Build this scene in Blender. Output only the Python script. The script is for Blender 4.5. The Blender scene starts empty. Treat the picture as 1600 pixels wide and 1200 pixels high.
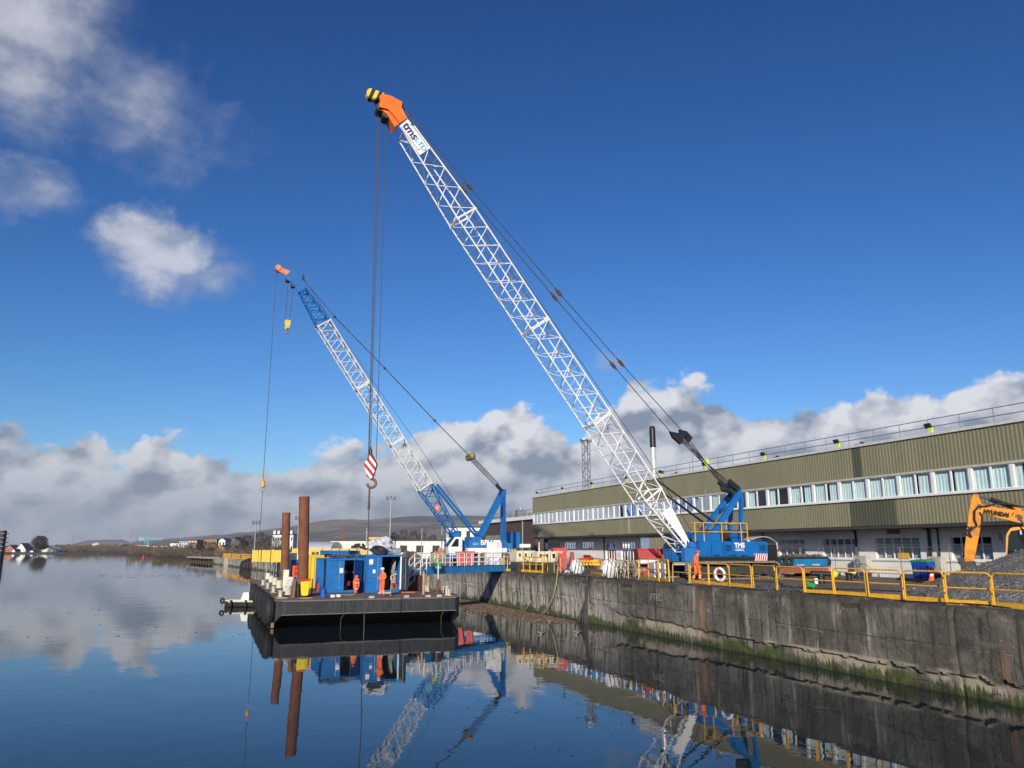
import bpy, bmesh, math, random
from mathutils import Vector, Matrix, noise as mnoise
random.seed(7)
scene = bpy.context.scene
C = scene.collection
PI = math.pi
rad = math.radians

# ------------------------------------------------------------------ camera
FPX, EYE = 1202.0, 4.7
PITCH, YAW = math.atan(257/FPX), rad(20.9)
cam = bpy.data.cameras.new('camera'); camo = bpy.data.objects.new('camera', cam); C.objects.link(camo)
cam.sensor_width = 36; cam.lens = FPX/1600*36; cam.clip_start = 0.1; cam.clip_end = 30000
camo.location = (0, 0, EYE); camo.rotation_euler = (PI/2+PITCH, 0, -YAW)
scene.camera = camo
scene.view_settings.view_transform = 'Standard'; scene.view_settings.look = 'None'
scene.view_settings.exposure = 0.0; scene.view_settings.gamma = 1.0
scene.cycles.use_denoising = True
scene.cycles.max_bounces = 8; scene.cycles.transparent_max_bounces = 16
scene.cycles.caustics_reflective = False; scene.cycles.caustics_refractive = False
scene.cycles.sample_clamp_indirect = 4.0

# ------------------------------------------------------------------ node helpers
class NT:
    def __init__(s, tree): s.t = tree; s.n = tree.nodes; s.l = tree.links; s.n.clear()
    def new(s, typ, **kw):
        nd = s.n.new(typ)
        for k, v in kw.items():
            if k.startswith('i_'): s.put(nd, k[2:], v)
            else: setattr(nd, k, v)
        return nd
    def put(s, nd, key, v):
        sock = nd.inputs[int(key)] if key.isdigit() else nd.inputs[key.replace('_', ' ')]
        if isinstance(v, bpy.types.NodeSocket): s.l.new(v, sock)
        else: sock.default_value = v
    def m(s, op, a, b=0.0, c=0.0, clamp=False):
        nd = s.n.new('ShaderNodeMath'); nd.operation = op; nd.use_clamp = clamp
        for i, v in enumerate((a, b, c)):
            if isinstance(v, bpy.types.NodeSocket): s.l.new(v, nd.inputs[i])
            else: nd.inputs[i].default_value = v
        return nd.outputs[0]
    def mix(s, f, a, b, blend='MIX'):
        nd = s.n.new('ShaderNodeMix'); nd.data_type = 'RGBA'; nd.blend_type = blend; nd.clamp_factor = True
        for i, v in ((0, f), (6, a), (7, b)):
            if isinstance(v, bpy.types.NodeSocket): s.l.new(v, nd.inputs[i])
            else: nd.inputs[i].default_value = (tuple(v)+(1,) if (i > 0 and len(v) == 3) else v)
        return nd.outputs[2]
    def noise(s, vec, scale, detail=4, rough=.55, dist=0.0, dim='3D'):
        nd = s.n.new('ShaderNodeTexNoise'); nd.noise_dimensions = dim
        if vec is not None: s.l.new(vec, nd.inputs['Vector'])
        nd.inputs['Scale'].default_value = scale; nd.inputs['Detail'].default_value = detail
        nd.inputs['Roughness'].default_value = rough; nd.inputs['Distortion'].default_value = dist
        return nd.outputs['Fac']
    def ss(s, v, lo, hi, a=0.0, b=1.0):
        nd = s.n.new('ShaderNodeMapRange'); nd.interpolation_type = 'SMOOTHSTEP'
        s.l.new(v, nd.inputs[0])
        for i, x in enumerate((lo, hi, a, b)): nd.inputs[i+1].default_value = x
        return nd.outputs[0]
    def scaled(s, vec, sc):
        nd = s.n.new('ShaderNodeVectorMath'); nd.operation = 'MULTIPLY'
        s.l.new(vec, nd.inputs[0]); nd.inputs[1].default_value = sc
        return nd.outputs[0]
    def curve(s, v, pts):
        nd = s.n.new('ShaderNodeFloatCurve'); c = nd.mapping.curves[0]
        c.points[0].location = pts[0]; c.points[1].location = pts[-1]
        for p in pts[1:-1]: c.points.new(*p)
        nd.mapping.update(); s.l.new(v, nd.inputs['Value'])
        return nd.outputs[0]

# ------------------------------------------------------------------ sun and sky
SUN_EL = rad(20.0)
TRAVEL = Vector((0.49*math.cos(SUN_EL), 0.872*math.cos(SUN_EL), -math.sin(SUN_EL)))
sun = bpy.data.lights.new('sun', 'SUN'); sun.energy = 4.9; sun.angle = rad(0.53); sun.color = (1.0, 0.93, 0.82)
suno = bpy.data.objects.new('sun', sun); C.objects.link(suno)
suno.rotation_euler = TRAVEL.to_track_quat('-Z', 'Y').to_euler()
world = bpy.data.worlds.new('World'); scene.world = world; world.use_nodes = True
def build_sky():
    n = NT(world.node_tree)
    out = n.new('ShaderNodeOutputWorld'); bg = n.new('ShaderNodeBackground')
    sky = n.new('ShaderNodeTexSky', sky_type='NISHITA', sun_disc=False, sun_elevation=SUN_EL,
                sun_rotation=math.atan2(-TRAVEL.x, -TRAVEL.y), altitude=10, air_density=1.0, dust_density=SKY_DUST, ozone_density=SKY_OZONE)
    tc = n.new('ShaderNodeTexCoord').outputs['Generated']
    sep = n.new('ShaderNodeSeparateXYZ'); n.l.new(tc, sep.inputs[0]); X, Y, Z = sep.outputs
    az = n.m('MULTIPLY', n.m('ARCTAN2', X, Y), 180/PI)
    el = n.m('MULTIPLY', n.m('ARCSINE', Z), 180/PI)
    def billow(v, sc, det, rough):
        nd = n.new('ShaderNodeTexVoronoi', voronoi_dimensions='2D', feature='F1'); n.l.new(v, nd.inputs['Vector'])
        nd.inputs['Scale'].default_value = sc; nd.inputs['Detail'].default_value = det; nd.inputs['Roughness'].default_value = rough
        nd.inputs['Lacunarity'].default_value = 2.1; nd.normalize = True
        return n.m('SUBTRACT', 1.0, nd.outputs['Distance'])
    def cloud(dAz, dEl):
        a = n.m('ADD', az, dAz); e = n.m('ADD', el, dEl)
        cmb = n.new('ShaderNodeCombineXYZ'); n.l.new(a, cmb.inputs[0]); n.l.new(n.m('MULTIPLY', e, 1.4), cmb.inputs[1])
        v = cmb.outputs[0]
        wv = n.new('ShaderNodeTexNoise', noise_dimensions='2D'); n.l.new(v, wv.inputs['Vector']); wv.inputs['Scale'].default_value = .35; wv.inputs['Detail'].default_value = 4
        wa_ = n.new('ShaderNodeVectorMath', operation='MULTIPLY_ADD'); n.l.new(wv.outputs['Color'], wa_.inputs[0]); wa_.inputs[1].default_value = (2.2, 2.2, 0); n.l.new(v, wa_.inputs[2])
        bl = billow(wa_.outputs[0], .19, 3.0, .50)
        f1 = n.noise(v, 0.17, 7, 0.6, dim='2D')
        # height of the cumulus bank along the horizon, by compass direction
        u = n.m('DIVIDE', n.m('ADD', a, 16.0), 76.0, clamp=True)
        top = n.m('MULTIPLY', n.curve(u, CLOUD_TOP), 20.0)
        band = n.m('MINIMUM', n.m('DIVIDE', n.m('SUBTRACT', top, e), 1.5), 1.6)
        d = n.m('ADD', band, n.m('MULTIPLY', n.m('SUBTRACT', bl, BLM), 3.4))
        d = n.m('ADD', d, n.m('MULTIPLY', n.m('SUBTRACT', f1, .5), 3.2))
        # single clouds higher up, their outlines warped so that none is an ellipse
        wa = n.m('ADD', a, n.m('MULTIPLY', n.m('SUBTRACT', n.noise(v, 0.12, 6, .6, dim='2D'), .5), 7.0)); we = n.m('ADD', e, n.m('MULTIPLY', n.m('SUBTRACT', n.noise(v, 0.15, 6, .6, dim='2D'), .5), 5.5))
        s_ = None
        for (ca, ce, ra, re, k) in CLOUDS:
            p_ = n.m('DIVIDE', n.m('SUBTRACT', wa, ca), ra); r_ = n.m('DIVIDE', n.m('SUBTRACT', we, ce), re)
            q = n.m('ADD', n.m('MULTIPLY', p_, p_), n.m('MULTIPLY', r_, r_))
            b = n.m('MULTIPLY', n.m('SUBTRACT', 1.0, q), k)
            s_ = b if s_ is None else n.m('MAXIMUM', s_, b)
        s_ = n.m('ADD', n.m('MAXIMUM', s_, -6.0), n.m('MULTIPLY', n.m('SUBTRACT', f1, 0.5), 2.0))
        s_ = n.m('ADD', s_, n.m('MULTIPLY', n.m('SUBTRACT', bl, BLM), .9))
        return d, s_, bl, n.noise(v, 0.22, 3.5, 0.5, dim='2D')
    b0, s0, g0, h0 = cloud(0.0, 0.0)
    b1, s1, g1, h1 = cloud(-0.8, 1.1)
    mb_ = n.ss(b0, 0.0, 0.55); ms = n.m('MULTIPLY', n.ss(s0, -0.7, 2.0), .80)
    mask = n.m('MAXIMUM', mb_, ms)
    lit = n.m('ADD', LIT0, n.m('MULTIPLY', n.m('SUBTRACT', g0, g1), 1.7))
    lit = n.m('ADD', lit, n.m('MULTIPLY', n.m('SUBTRACT', h0, h1), 2.6))
    lit = n.m('ADD', lit, n.m('MULTIPLY', n.m('SUBTRACT', g0, BLM), .9))
    edge = n.m('MULTIPLY', n.ss(b0, 2.2, .2), .16)
    lit = n.m('ADD', lit, edge)
    big = n.noise(n.scaled(tc, (4, 4, 16)), 1.0, 4, .55)
    lit = n.m('ADD', lit, n.m('MULTIPLY', n.m('SUBTRACT', big, .5), 1.5), clamp=True)
    puff = n.m('SUBTRACT', n.m('MULTIPLY', n.ss(s0, .2, 2.0), .5), n.m('MULTIPLY', n.m('SUBTRACT', 30.5, el), 0.0))
    lit = n.mix(n.m('GREATER_THAN', ms, mb_), lit, n.m('ADD', n.m('MULTIPLY', lit, .45), n.m('ADD', puff, -.02), clamp=True))
    low = n.ss(el, 0.5, 9.0)
    dark = n.mix(low, (0.215, 0.26, 0.33), (0.235, 0.275, 0.36))
    brt = n.mix(low, (0.36, 0.40, 0.47), (0.76, 0.76, 0.80))
    ccol = n.mix(lit, dark, brt)
    skyc = n.mix(1.0, sky.outputs[0], SKY_TINT, 'MULTIPLY')
    skyk = n.new('ShaderNodeVectorMath', operation='SCALE'); n.l.new(skyc, skyk.inputs[0]); skyk.inputs['Scale'].default_value = SKY_K
    sk = n.new('ShaderNodeSeparateXYZ'); n.l.new(skyk.outputs[0], sk.inputs[0]); grade = n.new('ShaderNodeCombineXYZ')
    for i, (a_, g_) in enumerate(SKY_GRADE): n.l.new(n.m('MULTIPLY', n.m('POWER', sk.outputs[i], g_), a_), grade.inputs[i])
    gap = n.m('MULTIPLY', mask, CLOUD_OPAC)
    col = n.mix(gap, grade.outputs[0], ccol)
    n.l.new(col, bg.inputs[0]); bg.inputs[1].default_value = 1.0
    n.l.new(bg.outputs[0], out.inputs[0])
BLM, LIT0 = .62, .49
SKY_DUST, SKY_OZONE, SKY_K, CLOUD_OPAC = 0.6, 2.5, 0.11, 0.96
SKY_GRADE = ((1.62, 1.85), (1.085, 1.475), (1.064, 1.32))
SKY_TINT = (0.80, 0.95, 1.12)
CLOUD_TOP = [(0, 0.36), (0.04, 0.34), (0.091, 0.338), (0.104, 0.362), (0.13, 0.29), (0.149, 0.369), (0.168, 0.356), (0.204, 0.308), (0.254, 0.322), (0.301, 0.327), (0.336, 0.359), (0.373, 0.373), (0.41, 0.43), (0.447, 0.472), (0.486, 0.527), (0.505, 0.472), (0.53, 0.448), (0.549, 0.388), (0.584, 0.48), (0.612, 0.583), (0.644, 0.609), (0.68, 0.561), (0.703, 0.53), (0.731, 0.49), (0.77, 0.50), (0.804, 0.5), (0.841, 0.53), (0.87, 0.5), (0.914, 0.52), (0.935, 0.49), (1, 0.45)]
CLOUDS = [(-16.5, 31.2, 9.5, 5.5, 1.25), (-7, 28.4, 5.5, 3.0, .6), (-13.5, 22.3, 3.4, 1.8, .8), (-5.0, 19.8, 3.6, 2.7, 1.9), (-1.4, 18.6, 2.0, 1.5, .5), (28.2, 13.8, 1.5, .8, .6)]
build_sky()
world.cycles.sampling_method = 'MANUAL'; world.cycles.sample_map_resolution = 256

# ------------------------------------------------------------------ pixel-to-place helpers (authoring aids: everything gets its own real distance)
_F = Vector((math.sin(YAW)*math.cos(PITCH), math.cos(YAW)*math.cos(PITCH), math.sin(PITCH)))
_R = Vector((math.cos(YAW), -math.sin(YAW), 0)); _U = _R.cross(_F)
def _ray(px, py): return _F + _R*((px-800)/FPX) + _U*((600-py)/FPX)
def on_z(px, py, z):
    d = _ray(px, py); t = (z-EYE)/d.z; return Vector((t*d.x, t*d.y, z))
def on_x(px, py, x):
    d = _ray(px, py); t = x/d.x; return Vector((x, t*d.y, EYE+t*d.z))
def on_y(px, py, y):
    d = _ray(px, py); t = y/d.y; return Vector((t*d.x, y, EYE+t*d.z))
def far(px, py, D):
    d = _ray(px, py); h = math.sin(YAW)*d.x+math.cos(YAW)*d.y; t = D/h; return Vector((t*d.x, t*d.y, EYE+t*d.z))

# ------------------------------------------------------------------ materials
MATS = {}
def mat(name, col, rough=.6, metal=0.0, var=.12, dirt=0.0, dcol=(.10, .075, .05), scale=2.0, bump=0.0, bscale=20.0, streak=False, spec=.5):
    if name in MATS: return MATS[name]
    m = bpy.data.materials.new(name); m.use_nodes = True; n = NT(m.node_tree)
    out = n.new('ShaderNodeOutputMaterial'); p = n.new('ShaderNodeBsdfPrincipled')
    tc = n.new('ShaderNodeTexCoord').outputs['Object']
    f = n.noise(tc, scale, 5, .6)
    g = n.noise(tc, scale*6.3, 3, .6)
    k = n.m('ADD', n.m('MULTIPLY', f, .7), n.m('MULTIPLY', g, .3))
    dk = tuple(c*(1-var) for c in col); lt = tuple(min(1, c*(1+var)) for c in col)
    c = n.mix(n.ss(k, .35, .65), dk, lt)
    if dirt > 0:
        v = n.scaled(tc, (3.2, 3.2, .35)) if streak else tc
        s_ = n.noise(v, scale*1.7, 6, .7)
        c = n.mix(n.ss(s_, .62-.25*dirt, .86-.25*dirt, 0, min(1, .35+dirt*.6)), c, dcol)
    n.l.new(c, p.inputs['Base Color'])
    rr = n.m('ADD', rough-.08, n.m('MULTIPLY', g, .16), clamp=True); n.l.new(rr, p.inputs['Roughness'])
    p.inputs['Metallic'].default_value = metal; p.inputs['Specular IOR Level'].default_value = spec
    if bump:
        b = n.new('ShaderNodeBump'); b.inputs['Strength'].default_value = bump; b.inputs['Distance'].default_value = .05
        n.l.new(n.noise(tc, bscale, 5, .65), b.inputs['Height']); n.l.new(b.outputs[0], p.inputs['Normal'])
    if 'olive' in name:   # sheets of cladding fade differently
        sp = n.new('ShaderNodeSeparateXYZ'); n.l.new(tc, sp.inputs[0]); wn = n.new('ShaderNodeTexWhiteNoise', noise_dimensions='1D')
        n.l.new(n.m('FLOOR', sp.outputs[1]), wn.inputs['W']); f_ = n.m('ADD', .93, n.m('MULTIPLY', wn.outputs['Value'], .11))
        sc_ = n.new('ShaderNodeVectorMath', operation='SCALE'); n.l.new(c, sc_.inputs[0]); n.l.new(f_, sc_.inputs['Scale']); n.l.new(sc_.outputs[0], p.inputs['Base Color'])
    n.l.new(p.outputs[0], out.inputs[0]); MATS[name] = m
    return m
white = mat('white_paint', (.80, .80, .77), .45, dirt=.25, dcol=(.35, .30, .24), scale=3)
boomwhite = mat('boom_white_paint', (.80, .80, .78), .4, var=.05, dirt=.12, dcol=(.45, .40, .34), scale=4)
cream = mat('cream_paint', (.62, .58, .44), .5, dirt=.3)
blue = mat('crane_blue', (.004, .125, .39), .42, dirt=.35, dcol=(.02, .05, .10), scale=1.5)
blue2 = mat('deep_blue_paint', (.02, .15, .42), .45, dirt=.3, dcol=(.03, .05, .09), scale=1.5)
cblue = mat('container_blue', (.004, .14, .43), .45, dirt=.35, dcol=(.03, .07, .12), scale=1.2, streak=True)
dblue = mat('door_blue', (.012, .07, .25), .5, dirt=.2)
orange = mat('crane_orange', (.80, .17, .015), .42, dirt=.2, dcol=(.25, .06, .02))
xorange = mat('excavator_yellow', (.70, .26, .02), .45, dirt=.55, dcol=(.2, .09, .03))
hivis = mat('orange_fabric', (.88, .15, .03), .85, dirt=.25, dcol=(.35, .08, .03), scale=5)
red = mat('red_paint', (.48, .03, .025), .5, dirt=.35, dcol=(.16, .04, .03))
yellow = mat('safety_yellow', (.76, .40, .018), .45, dirt=.42, dcol=(.30, .15, .05), scale=3.5)
yellow2 = mat('container_yellow', (.72, .50, .03), .5, dirt=.35, dcol=(.3, .2, .05), scale=.8, streak=True)
brightyel = mat('bright_yellow', (.80, .66, .03), .45)
limeyel = mat('lime_yellow', (.62, .75, .06), .5)
black = mat('black_rubber', (.018, .018, .018), .75, var=.3, dirt=.3, dcol=(.07, .065, .06), bump=.3)
blackp = mat('black_paint', (.015, .016, .018), .4, dirt=.15, dcol=(.06, .05, .04))
steel = mat('galvanised_steel', (.27, .28, .29), .45, .5, dirt=.2)
dsteel = mat('dark_steel', (.07, .065, .06), .55, .4, dirt=.3, dcol=(.12, .06, .03))
rope = mat('wire_rope', (.06, .055, .05), .6, .3)
rust = mat('rusted_steel', (.17, .065, .032), .85, var=.25, dirt=.5, dcol=(.075, .035, .025), scale=1.1, bump=.4, bscale=14, streak=True)
brownred = mat('red_brown_antifouling', (.26, .085, .045), .7, dirt=.4, dcol=(.12, .06, .04))
wood = mat('weathered_timber', (.20, .13, .08), .85, var=.3, dirt=.4, dcol=(.07, .05, .04), bump=.4)
palewood = mat('pale_timber', (.42, .31, .19), .85, var=.25, dirt=.3)
skin = mat('skin', (.52, .28, .19), .6)
green = mat('green_plastic', (.03, .30, .08), .5)
bagw = mat('white_woven_plastic', (.72, .72, .70), .75, var=.12, dirt=.3, dcol=(.4, .38, .34), bump=.6, bscale=4)
hose = mat('pale_yellow_hose', (.42, .38, .14), .7)
mudsteel = mat('muddy_track_steel', (.24, .185, .14), .8, var=.35, dirt=.6, dcol=(.28, .24, .2), bump=.5)
tarp = mat('grey_tarpaulin', (.50, .52, .55), .35, var=.3, bump=.8, bscale=5)
brick = mat('orange_brick', (.38, .17, .09), .9, dirt=.2)
slate = mat('dark_slate_roof', (.06, .06, .07), .8)
render_w = mat('white_render_wall', (.70, .69, .65), .8, dirt=.2, dcol=(.4, .38, .34), scale=.4)
deckm = mat('rusty_deck_plate', (.17, .12, .09), .8, var=.35, dirt=.5, dcol=(.30, .22, .17), scale=1.5, bump=.3)
hullm = mat('hull_black_paint', (.022, .024, .028), .55, var=.3, dirt=.5, dcol=(.085, .077, .07), scale=1.0, streak=True)
def glass_mat(name, tint=(.93, .97, .97), refl=.6):
    m = bpy.data.materials.new(name); m.use_nodes = True; n = NT(m.node_tree)
    out = n.new('ShaderNodeOutputMaterial'); tr = n.new('ShaderNodeBsdfTransparent'); gl = n.new('ShaderNodeBsdfGlossy')
    tr.inputs[0].default_value = tint+(1,); gl.inputs['Roughness'].default_value = .02; gl.inputs[0].default_value = (1, 1, 1, 1)
    fr = n.new('ShaderNodeFresnel'); fr.inputs[0].default_value = 1.22
    mx = n.new('ShaderNodeMixShader'); n.l.new(fr.outputs[0], mx.inputs[0]); n.l.new(tr.outputs[0], mx.inputs[1]); n.l.new(gl.outputs[0], mx.inputs[2])
    n.l.new(mx.outputs[0], out.inputs[0]); return m
glass = glass_mat('window_glass')
dglass = mat('dark_cab_glass', (.012, .018, .02), .08, spec=.8, var=.05)
def stripes(name, c1, c2, pitch, direction, duty=.5):
    m = bpy.data.materials.new(name); m.use_nodes = True; n = NT(m.node_tree)
    out = n.new('ShaderNodeOutputMaterial'); p = n.new('ShaderNodeBsdfPrincipled'); p.inputs['Roughness'].default_value = .45
    tc = n.new('ShaderNodeTexCoord').outputs['Object']
    d = n.new('ShaderNodeVectorMath', operation='DOT_PRODUCT'); n.l.new(tc, d.inputs[0]); d.inputs[1].default_value = direction
    fr = n.m('FRACT', n.m('DIVIDE', d.outputs['Value'], pitch))
    n.l.new(n.mix(n.m('GREATER_THAN', fr, duty), c1, c2), p.inputs['Base Color']); n.l.new(p.outputs[0], out.inputs[0]); return m

# ------------------------------------------------------------------ mesh builder
class MB:
    def __init__(s): s.bm = bmesh.new(); s.mi = 0
    def face(s, vs):
        try: f = s.bm.faces.new(vs); f.material_index = s.mi; return f
        except ValueError: return None
    def quad(s, *ps): s.face([s.bm.verts.new(p) for p in ps]); return s
    def box(s, a, b):
        x0, y0, z0 = a; x1, y1, z1 = b
        return s.frame_box(Vector(((x0+x1)/2, (y0+y1)/2, (z0+z1)/2)), Vector((abs(x1-x0)/2, 0, 0)), Vector((0, abs(y1-y0)/2, 0)), Vector((0, 0, abs(z1-z0)/2)))
    def frame_box(s, c, u, v, w):
        c = Vector(c); vs = [s.bm.verts.new(c+u*i+v*j+w*k) for i in (-1, 1) for j in (-1, 1) for k in (-1, 1)]
        for f in ((0, 1, 3, 2), (4, 6, 7, 5), (0, 4, 5, 1), (2, 3, 7, 6), (0, 2, 6, 4), (1, 5, 7, 3)): s.face([vs[i] for i in f])
        return s
    def bar(s, p, q, w, h, up=(0, 0, 1)):
        p, q = Vector(p), Vector(q); d = q-p; L = d.length
        if L < 1e-6: return s
        d.normalize(); up = Vector(up)
        if abs(d.dot(up)) > .98: up = Vector((0, 1, 0)) if abs(d.y) < .9 else Vector((1, 0, 0))
        r = d.cross(up).normalized(); u = r.cross(d)
        return s.frame_box((p+q)/2, d*(L/2), r*(w/2), u*(h/2))
    def tube(s, p, q, r, n=6, r2=None, cap=True):
        p, q = Vector(p), Vector(q); d = q-p
        if d.length < 1e-6: return s
        d.normalize(); a = d.orthogonal().normalized(); b = d.cross(a); r2 = r if r2 is None else r2
        A = [s.bm.verts.new(p+(a*math.cos(2*PI*i/n)+b*math.sin(2*PI*i/n))*r) for i in range(n)]
        B = [s.bm.verts.new(q+(a*math.cos(2*PI*i/n)+b*math.sin(2*PI*i/n))*r2) for i in range(n)]
        for i in range(n): s.face([A[i], A[(i+1) % n], B[(i+1) % n], B[i]])
        if cap: s.face(A[::-1]); s.face(B)
        return s
    def path(s, pts, r, n=6):
        pts = [Vector(p) for p in pts]; rings = []; prev = None
        for i, p in enumerate(pts):
            d = (pts[min(i+1, len(pts)-1)]-pts[max(i-1, 0)]).normalized()
            a = d.orthogonal().normalized() if prev is None else (prev-d*prev.dot(d)).normalized()
            prev = a; b = d.cross(a)
            rings.append([s.bm.verts.new(p+(a*math.cos(2*PI*k/n)+b*math.sin(2*PI*k/n))*r) for k in range(n)])
        for A, B in zip(rings, rings[1:]):
            for i in range(n): s.face([A[i], A[(i+1) % n], B[(i+1) % n], B[i]])
        s.face(rings[0][::-1]); s.face(rings[-1]); return s
    def torus(s, c, axis, R, r, n=20, m=8, flat=1.0):
        c = Vector(c); ax = Vector(axis).normalized(); a = ax.orthogonal().normalized(); b = ax.cross(a); rings = []
        for i in range(n):
            d = a*math.cos(2*PI*i/n)+b*math.sin(2*PI*i/n)
            rings.append([s.bm.verts.new(c+d*(R+r*math.cos(2*PI*k/m))+ax*(r*flat*math.sin(2*PI*k/m))) for k in range(m)])
        for i in range(n):
            A, B = rings[i], rings[(i+1) % n]
            for k in range(m): s.face([A[k], B[k], B[(k+1) % m], A[(k+1) % m]])
        return s
    def ball(s, c, rx, ry=None, rz=None, n=12, m=8, jit=0.0, zmin=-1.0):
        ry = ry or rx; rz = rz or rx; c = Vector(c); rows = []
        for j in range(m+1):
            t = PI*j/m; row = []
            for i in range(n):
                a = 2*PI*i/n; d = Vector((math.sin(t)*math.cos(a), math.sin(t)*math.sin(a), max(zmin, math.cos(t))))
                k = 1+jit*(mnoise.noise(d*2.3+c)*1.6)
                row.append(s.bm.verts.new(c+Vector((d.x*rx*k, d.y*ry*k, d.z*rz*k))))
            rows.append(row)
        for A, B in zip(rows, rows[1:]):
            for i in range(n): s.face([A[i], B[i], B[(i+1) % n], A[(i+1) % n]])
        bmesh.ops.remove_doubles(s.bm, verts=[v for r in (rows[0], rows[-1]) for v in r], dist=1e-5)
        return s
    def prism(s, pts, vec):
        vec = Vector(vec); A = [s.bm.verts.new(Vector(p)) for p in pts]; B = [s.bm.verts.new(Vector(p)+vec) for p in pts]; n = len(pts)
        s.face(A[::-1]); s.face(B)
        for i in range(n): s.face([A[i], A[(i+1) % n], B[(i+1) % n], B[i]])
        return s
    def lattice(s, P0, P1, w0, h0, w1, h1, n, rc, rl, up, side=(0, 1, 0)):
        """four chords with zigzag lacing; side = width direction, up = depth direction"""
        P0, P1, up, side = Vector(P0), Vector(P1), Vector(up), Vector(side); st = []
        for i in range(n+1):
            t = i/n; c = P0.lerp(P1, t); w = w0+(w1-w0)*t; h = h0+(h1-h0)*t
            st.append([c+side*(a*w/2)+up*(b*h/2) for a, b in ((-1, -1), (-1, 1), (1, 1), (1, -1))])
        for k in range(4): s.tube(st[0][k], st[-1][k], rc, 7)
        for i in range(n+1):
            if i in (0, n) :
                for k in range(4): s.tube(st[i][k], st[i][(k+1) % 4], rl*1.3, 5, cap=False)
        for i in range(n):
            A, B = st[i], st[i+1]
            for k in range(4):
                k2 = (k+1) % 4
                if (i+k) % 2: s.tube(A[k], B[k2], rl, 5, cap=False)
                else: s.tube(A[k2], B[k], rl, 5, cap=False)
            if i and i % 2: s.tube(A[0], A[3], rl, 5, cap=False); s.tube(A[1], A[2], rl, 5, cap=False)
            if i % 3 == 1: s.tube(A[0], A[2], rl, 5, cap=False)
        return s
    def shift(s, v): bmesh.ops.translate(s.bm, verts=s.bm.verts, vec=Vector(v)); return s
    def rot(s, ang, axis='Z', cent=(0, 0, 0)):
        bmesh.ops.rotate(s.bm, verts=s.bm.verts, cent=cent, matrix=Matrix.Rotation(ang, 3, axis)); return s
    def bevel(s, w, seg=2):
        bmesh.ops.bevel(s.bm, geom=list(s.bm.edges), offset=w, segments=seg, affect='EDGES', clamp_overlap=True); return s
    def build(s, name, mats, parent=None, W=True, smooth=False, loc=None):
        me = bpy.data.meshes.new(name)
        bmesh.ops.recalc_face_normals(s.bm, faces=s.bm.faces)
        o = bpy.data.objects.new(name, me)
        if parent is not None:
            if W: s.shift(-parent_origin(parent))
            o.parent = parent
        elif loc is not None: s.shift(-Vector(loc)); o.location = loc
        s.bm.to_mesh(me); s.bm.free()
        for m in (mats if isinstance(mats, (list, tuple)) else [mats]): me.materials.append(m)
        if smooth:
            for p in me.polygons: p.use_smooth = True
            me.set_sharp_from_angle(angle=rad(35))
        C.objects.link(o); return o
def parent_origin(o):
    v = Vector((0, 0, 0))
    while o is not None: v = v+o.location; o = o.parent
    return v
def tag(o, label=None, cat=None, group=None, kind=None):
    for k, v in (('label', label), ('category', cat), ('group', group), ('kind', kind)):
        if v: o[k] = v
    return o
def thing(name, loc, label, cat, group=None, rz=0.0):
    o = bpy.data.objects.new(name, None); o.empty_display_size = .3; C.objects.link(o)
    o.location = loc; o.rotation_euler = (0, 0, rz); return tag(o, label, cat, group)
def kids(o): return [c for c in bpy.data.objects if c.parent == o]
def copy_tree(o, loc=None, rz=None, parent=None, label=None):
    c = o.copy(); C.objects.link(c); c.parent = parent
    if loc is not None: c.location = loc
    if rz is not None: c.rotation_euler = (0, 0, rz)
    if label: c['label'] = label
    for ch in kids(o): copy_tree(ch, parent=c)
    return c
def text(name, s_, size, loc, xd, yd, m, parent, depth=.01, center=True, bold=0.0):
    cu = bpy.data.curves.new(name, 'FONT'); cu.body = s_; cu.size = size; cu.extrude = depth; cu.offset = bold
    cu.align_x = 'CENTER' if center else 'LEFT'; cu.align_y = 'CENTER'
    t = bpy.data.objects.new(name, cu); C.objects.link(t); bpy.context.view_layer.update()
    me = bpy.data.meshes.new_from_object(t.evaluated_get(bpy.context.evaluated_depsgraph_get()))
    bpy.data.objects.remove(t); xd = Vector(xd).normalized(); yd = Vector(yd); yd = (yd-xd*yd.dot(xd)).normalized(); zd = xd.cross(yd)
    org = Vector(loc)-(parent_origin(parent) if parent else Vector())
    for v in me.vertices: v.co = org+xd*v.co.x+yd*v.co.y+zd*v.co.z
    me.materials.clear(); me.materials.append(m)
    o = bpy.data.objects.new(name, me); C.objects.link(o); o.parent = parent; return o
# ================================================================== SETTING
def water():
    m = bpy.data.materials.new('river_water'); m.use_nodes = True; n = NT(m.node_tree)
    out = n.new('ShaderNodeOutputMaterial'); p = n.new('ShaderNodeBsdfPrincipled')
    p.inputs['Base Color'].default_value = (.012, .020, .024, 1); p.inputs['Roughness'].default_value = .02; p.inputs['IOR'].default_value = 1.33
    tc = n.new('ShaderNodeTexCoord').outputs['Object']
    b = n.new('ShaderNodeBump'); b.inputs['Strength'].default_value = 1.0; b.inputs['Distance'].default_value = 1.0
    h = n.m('MULTIPLY', n.noise(n.scaled(tc, (1, 1, 1)), 1.1, 3, .5, .4), .0030)
    patch = n.ss(n.noise(tc, .02, 3), .45, .62)
    h2 = n.m('MULTIPLY', n.m('MULTIPLY', n.noise(tc, 4.5, 2, .5), .0009), patch)
    h3 = n.m('MULTIPLY', n.noise(tc, .28, 2, .5), .010)
    n.l.new(n.m('ADD', n.m('ADD', h, h2), h3), b.inputs['Height']); n.l.new(b.outputs[0], p.inputs['Normal'])
    n.l.new(p.outputs[0], out.inputs[0])
    mb = MB(); mb.quad((-6000, -300, 0), (9000, -300, 0), (9000, 9000, 0), (-6000, 9000, 0))
    tag(mb.build('water', m), kind='structure')
water()

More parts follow.
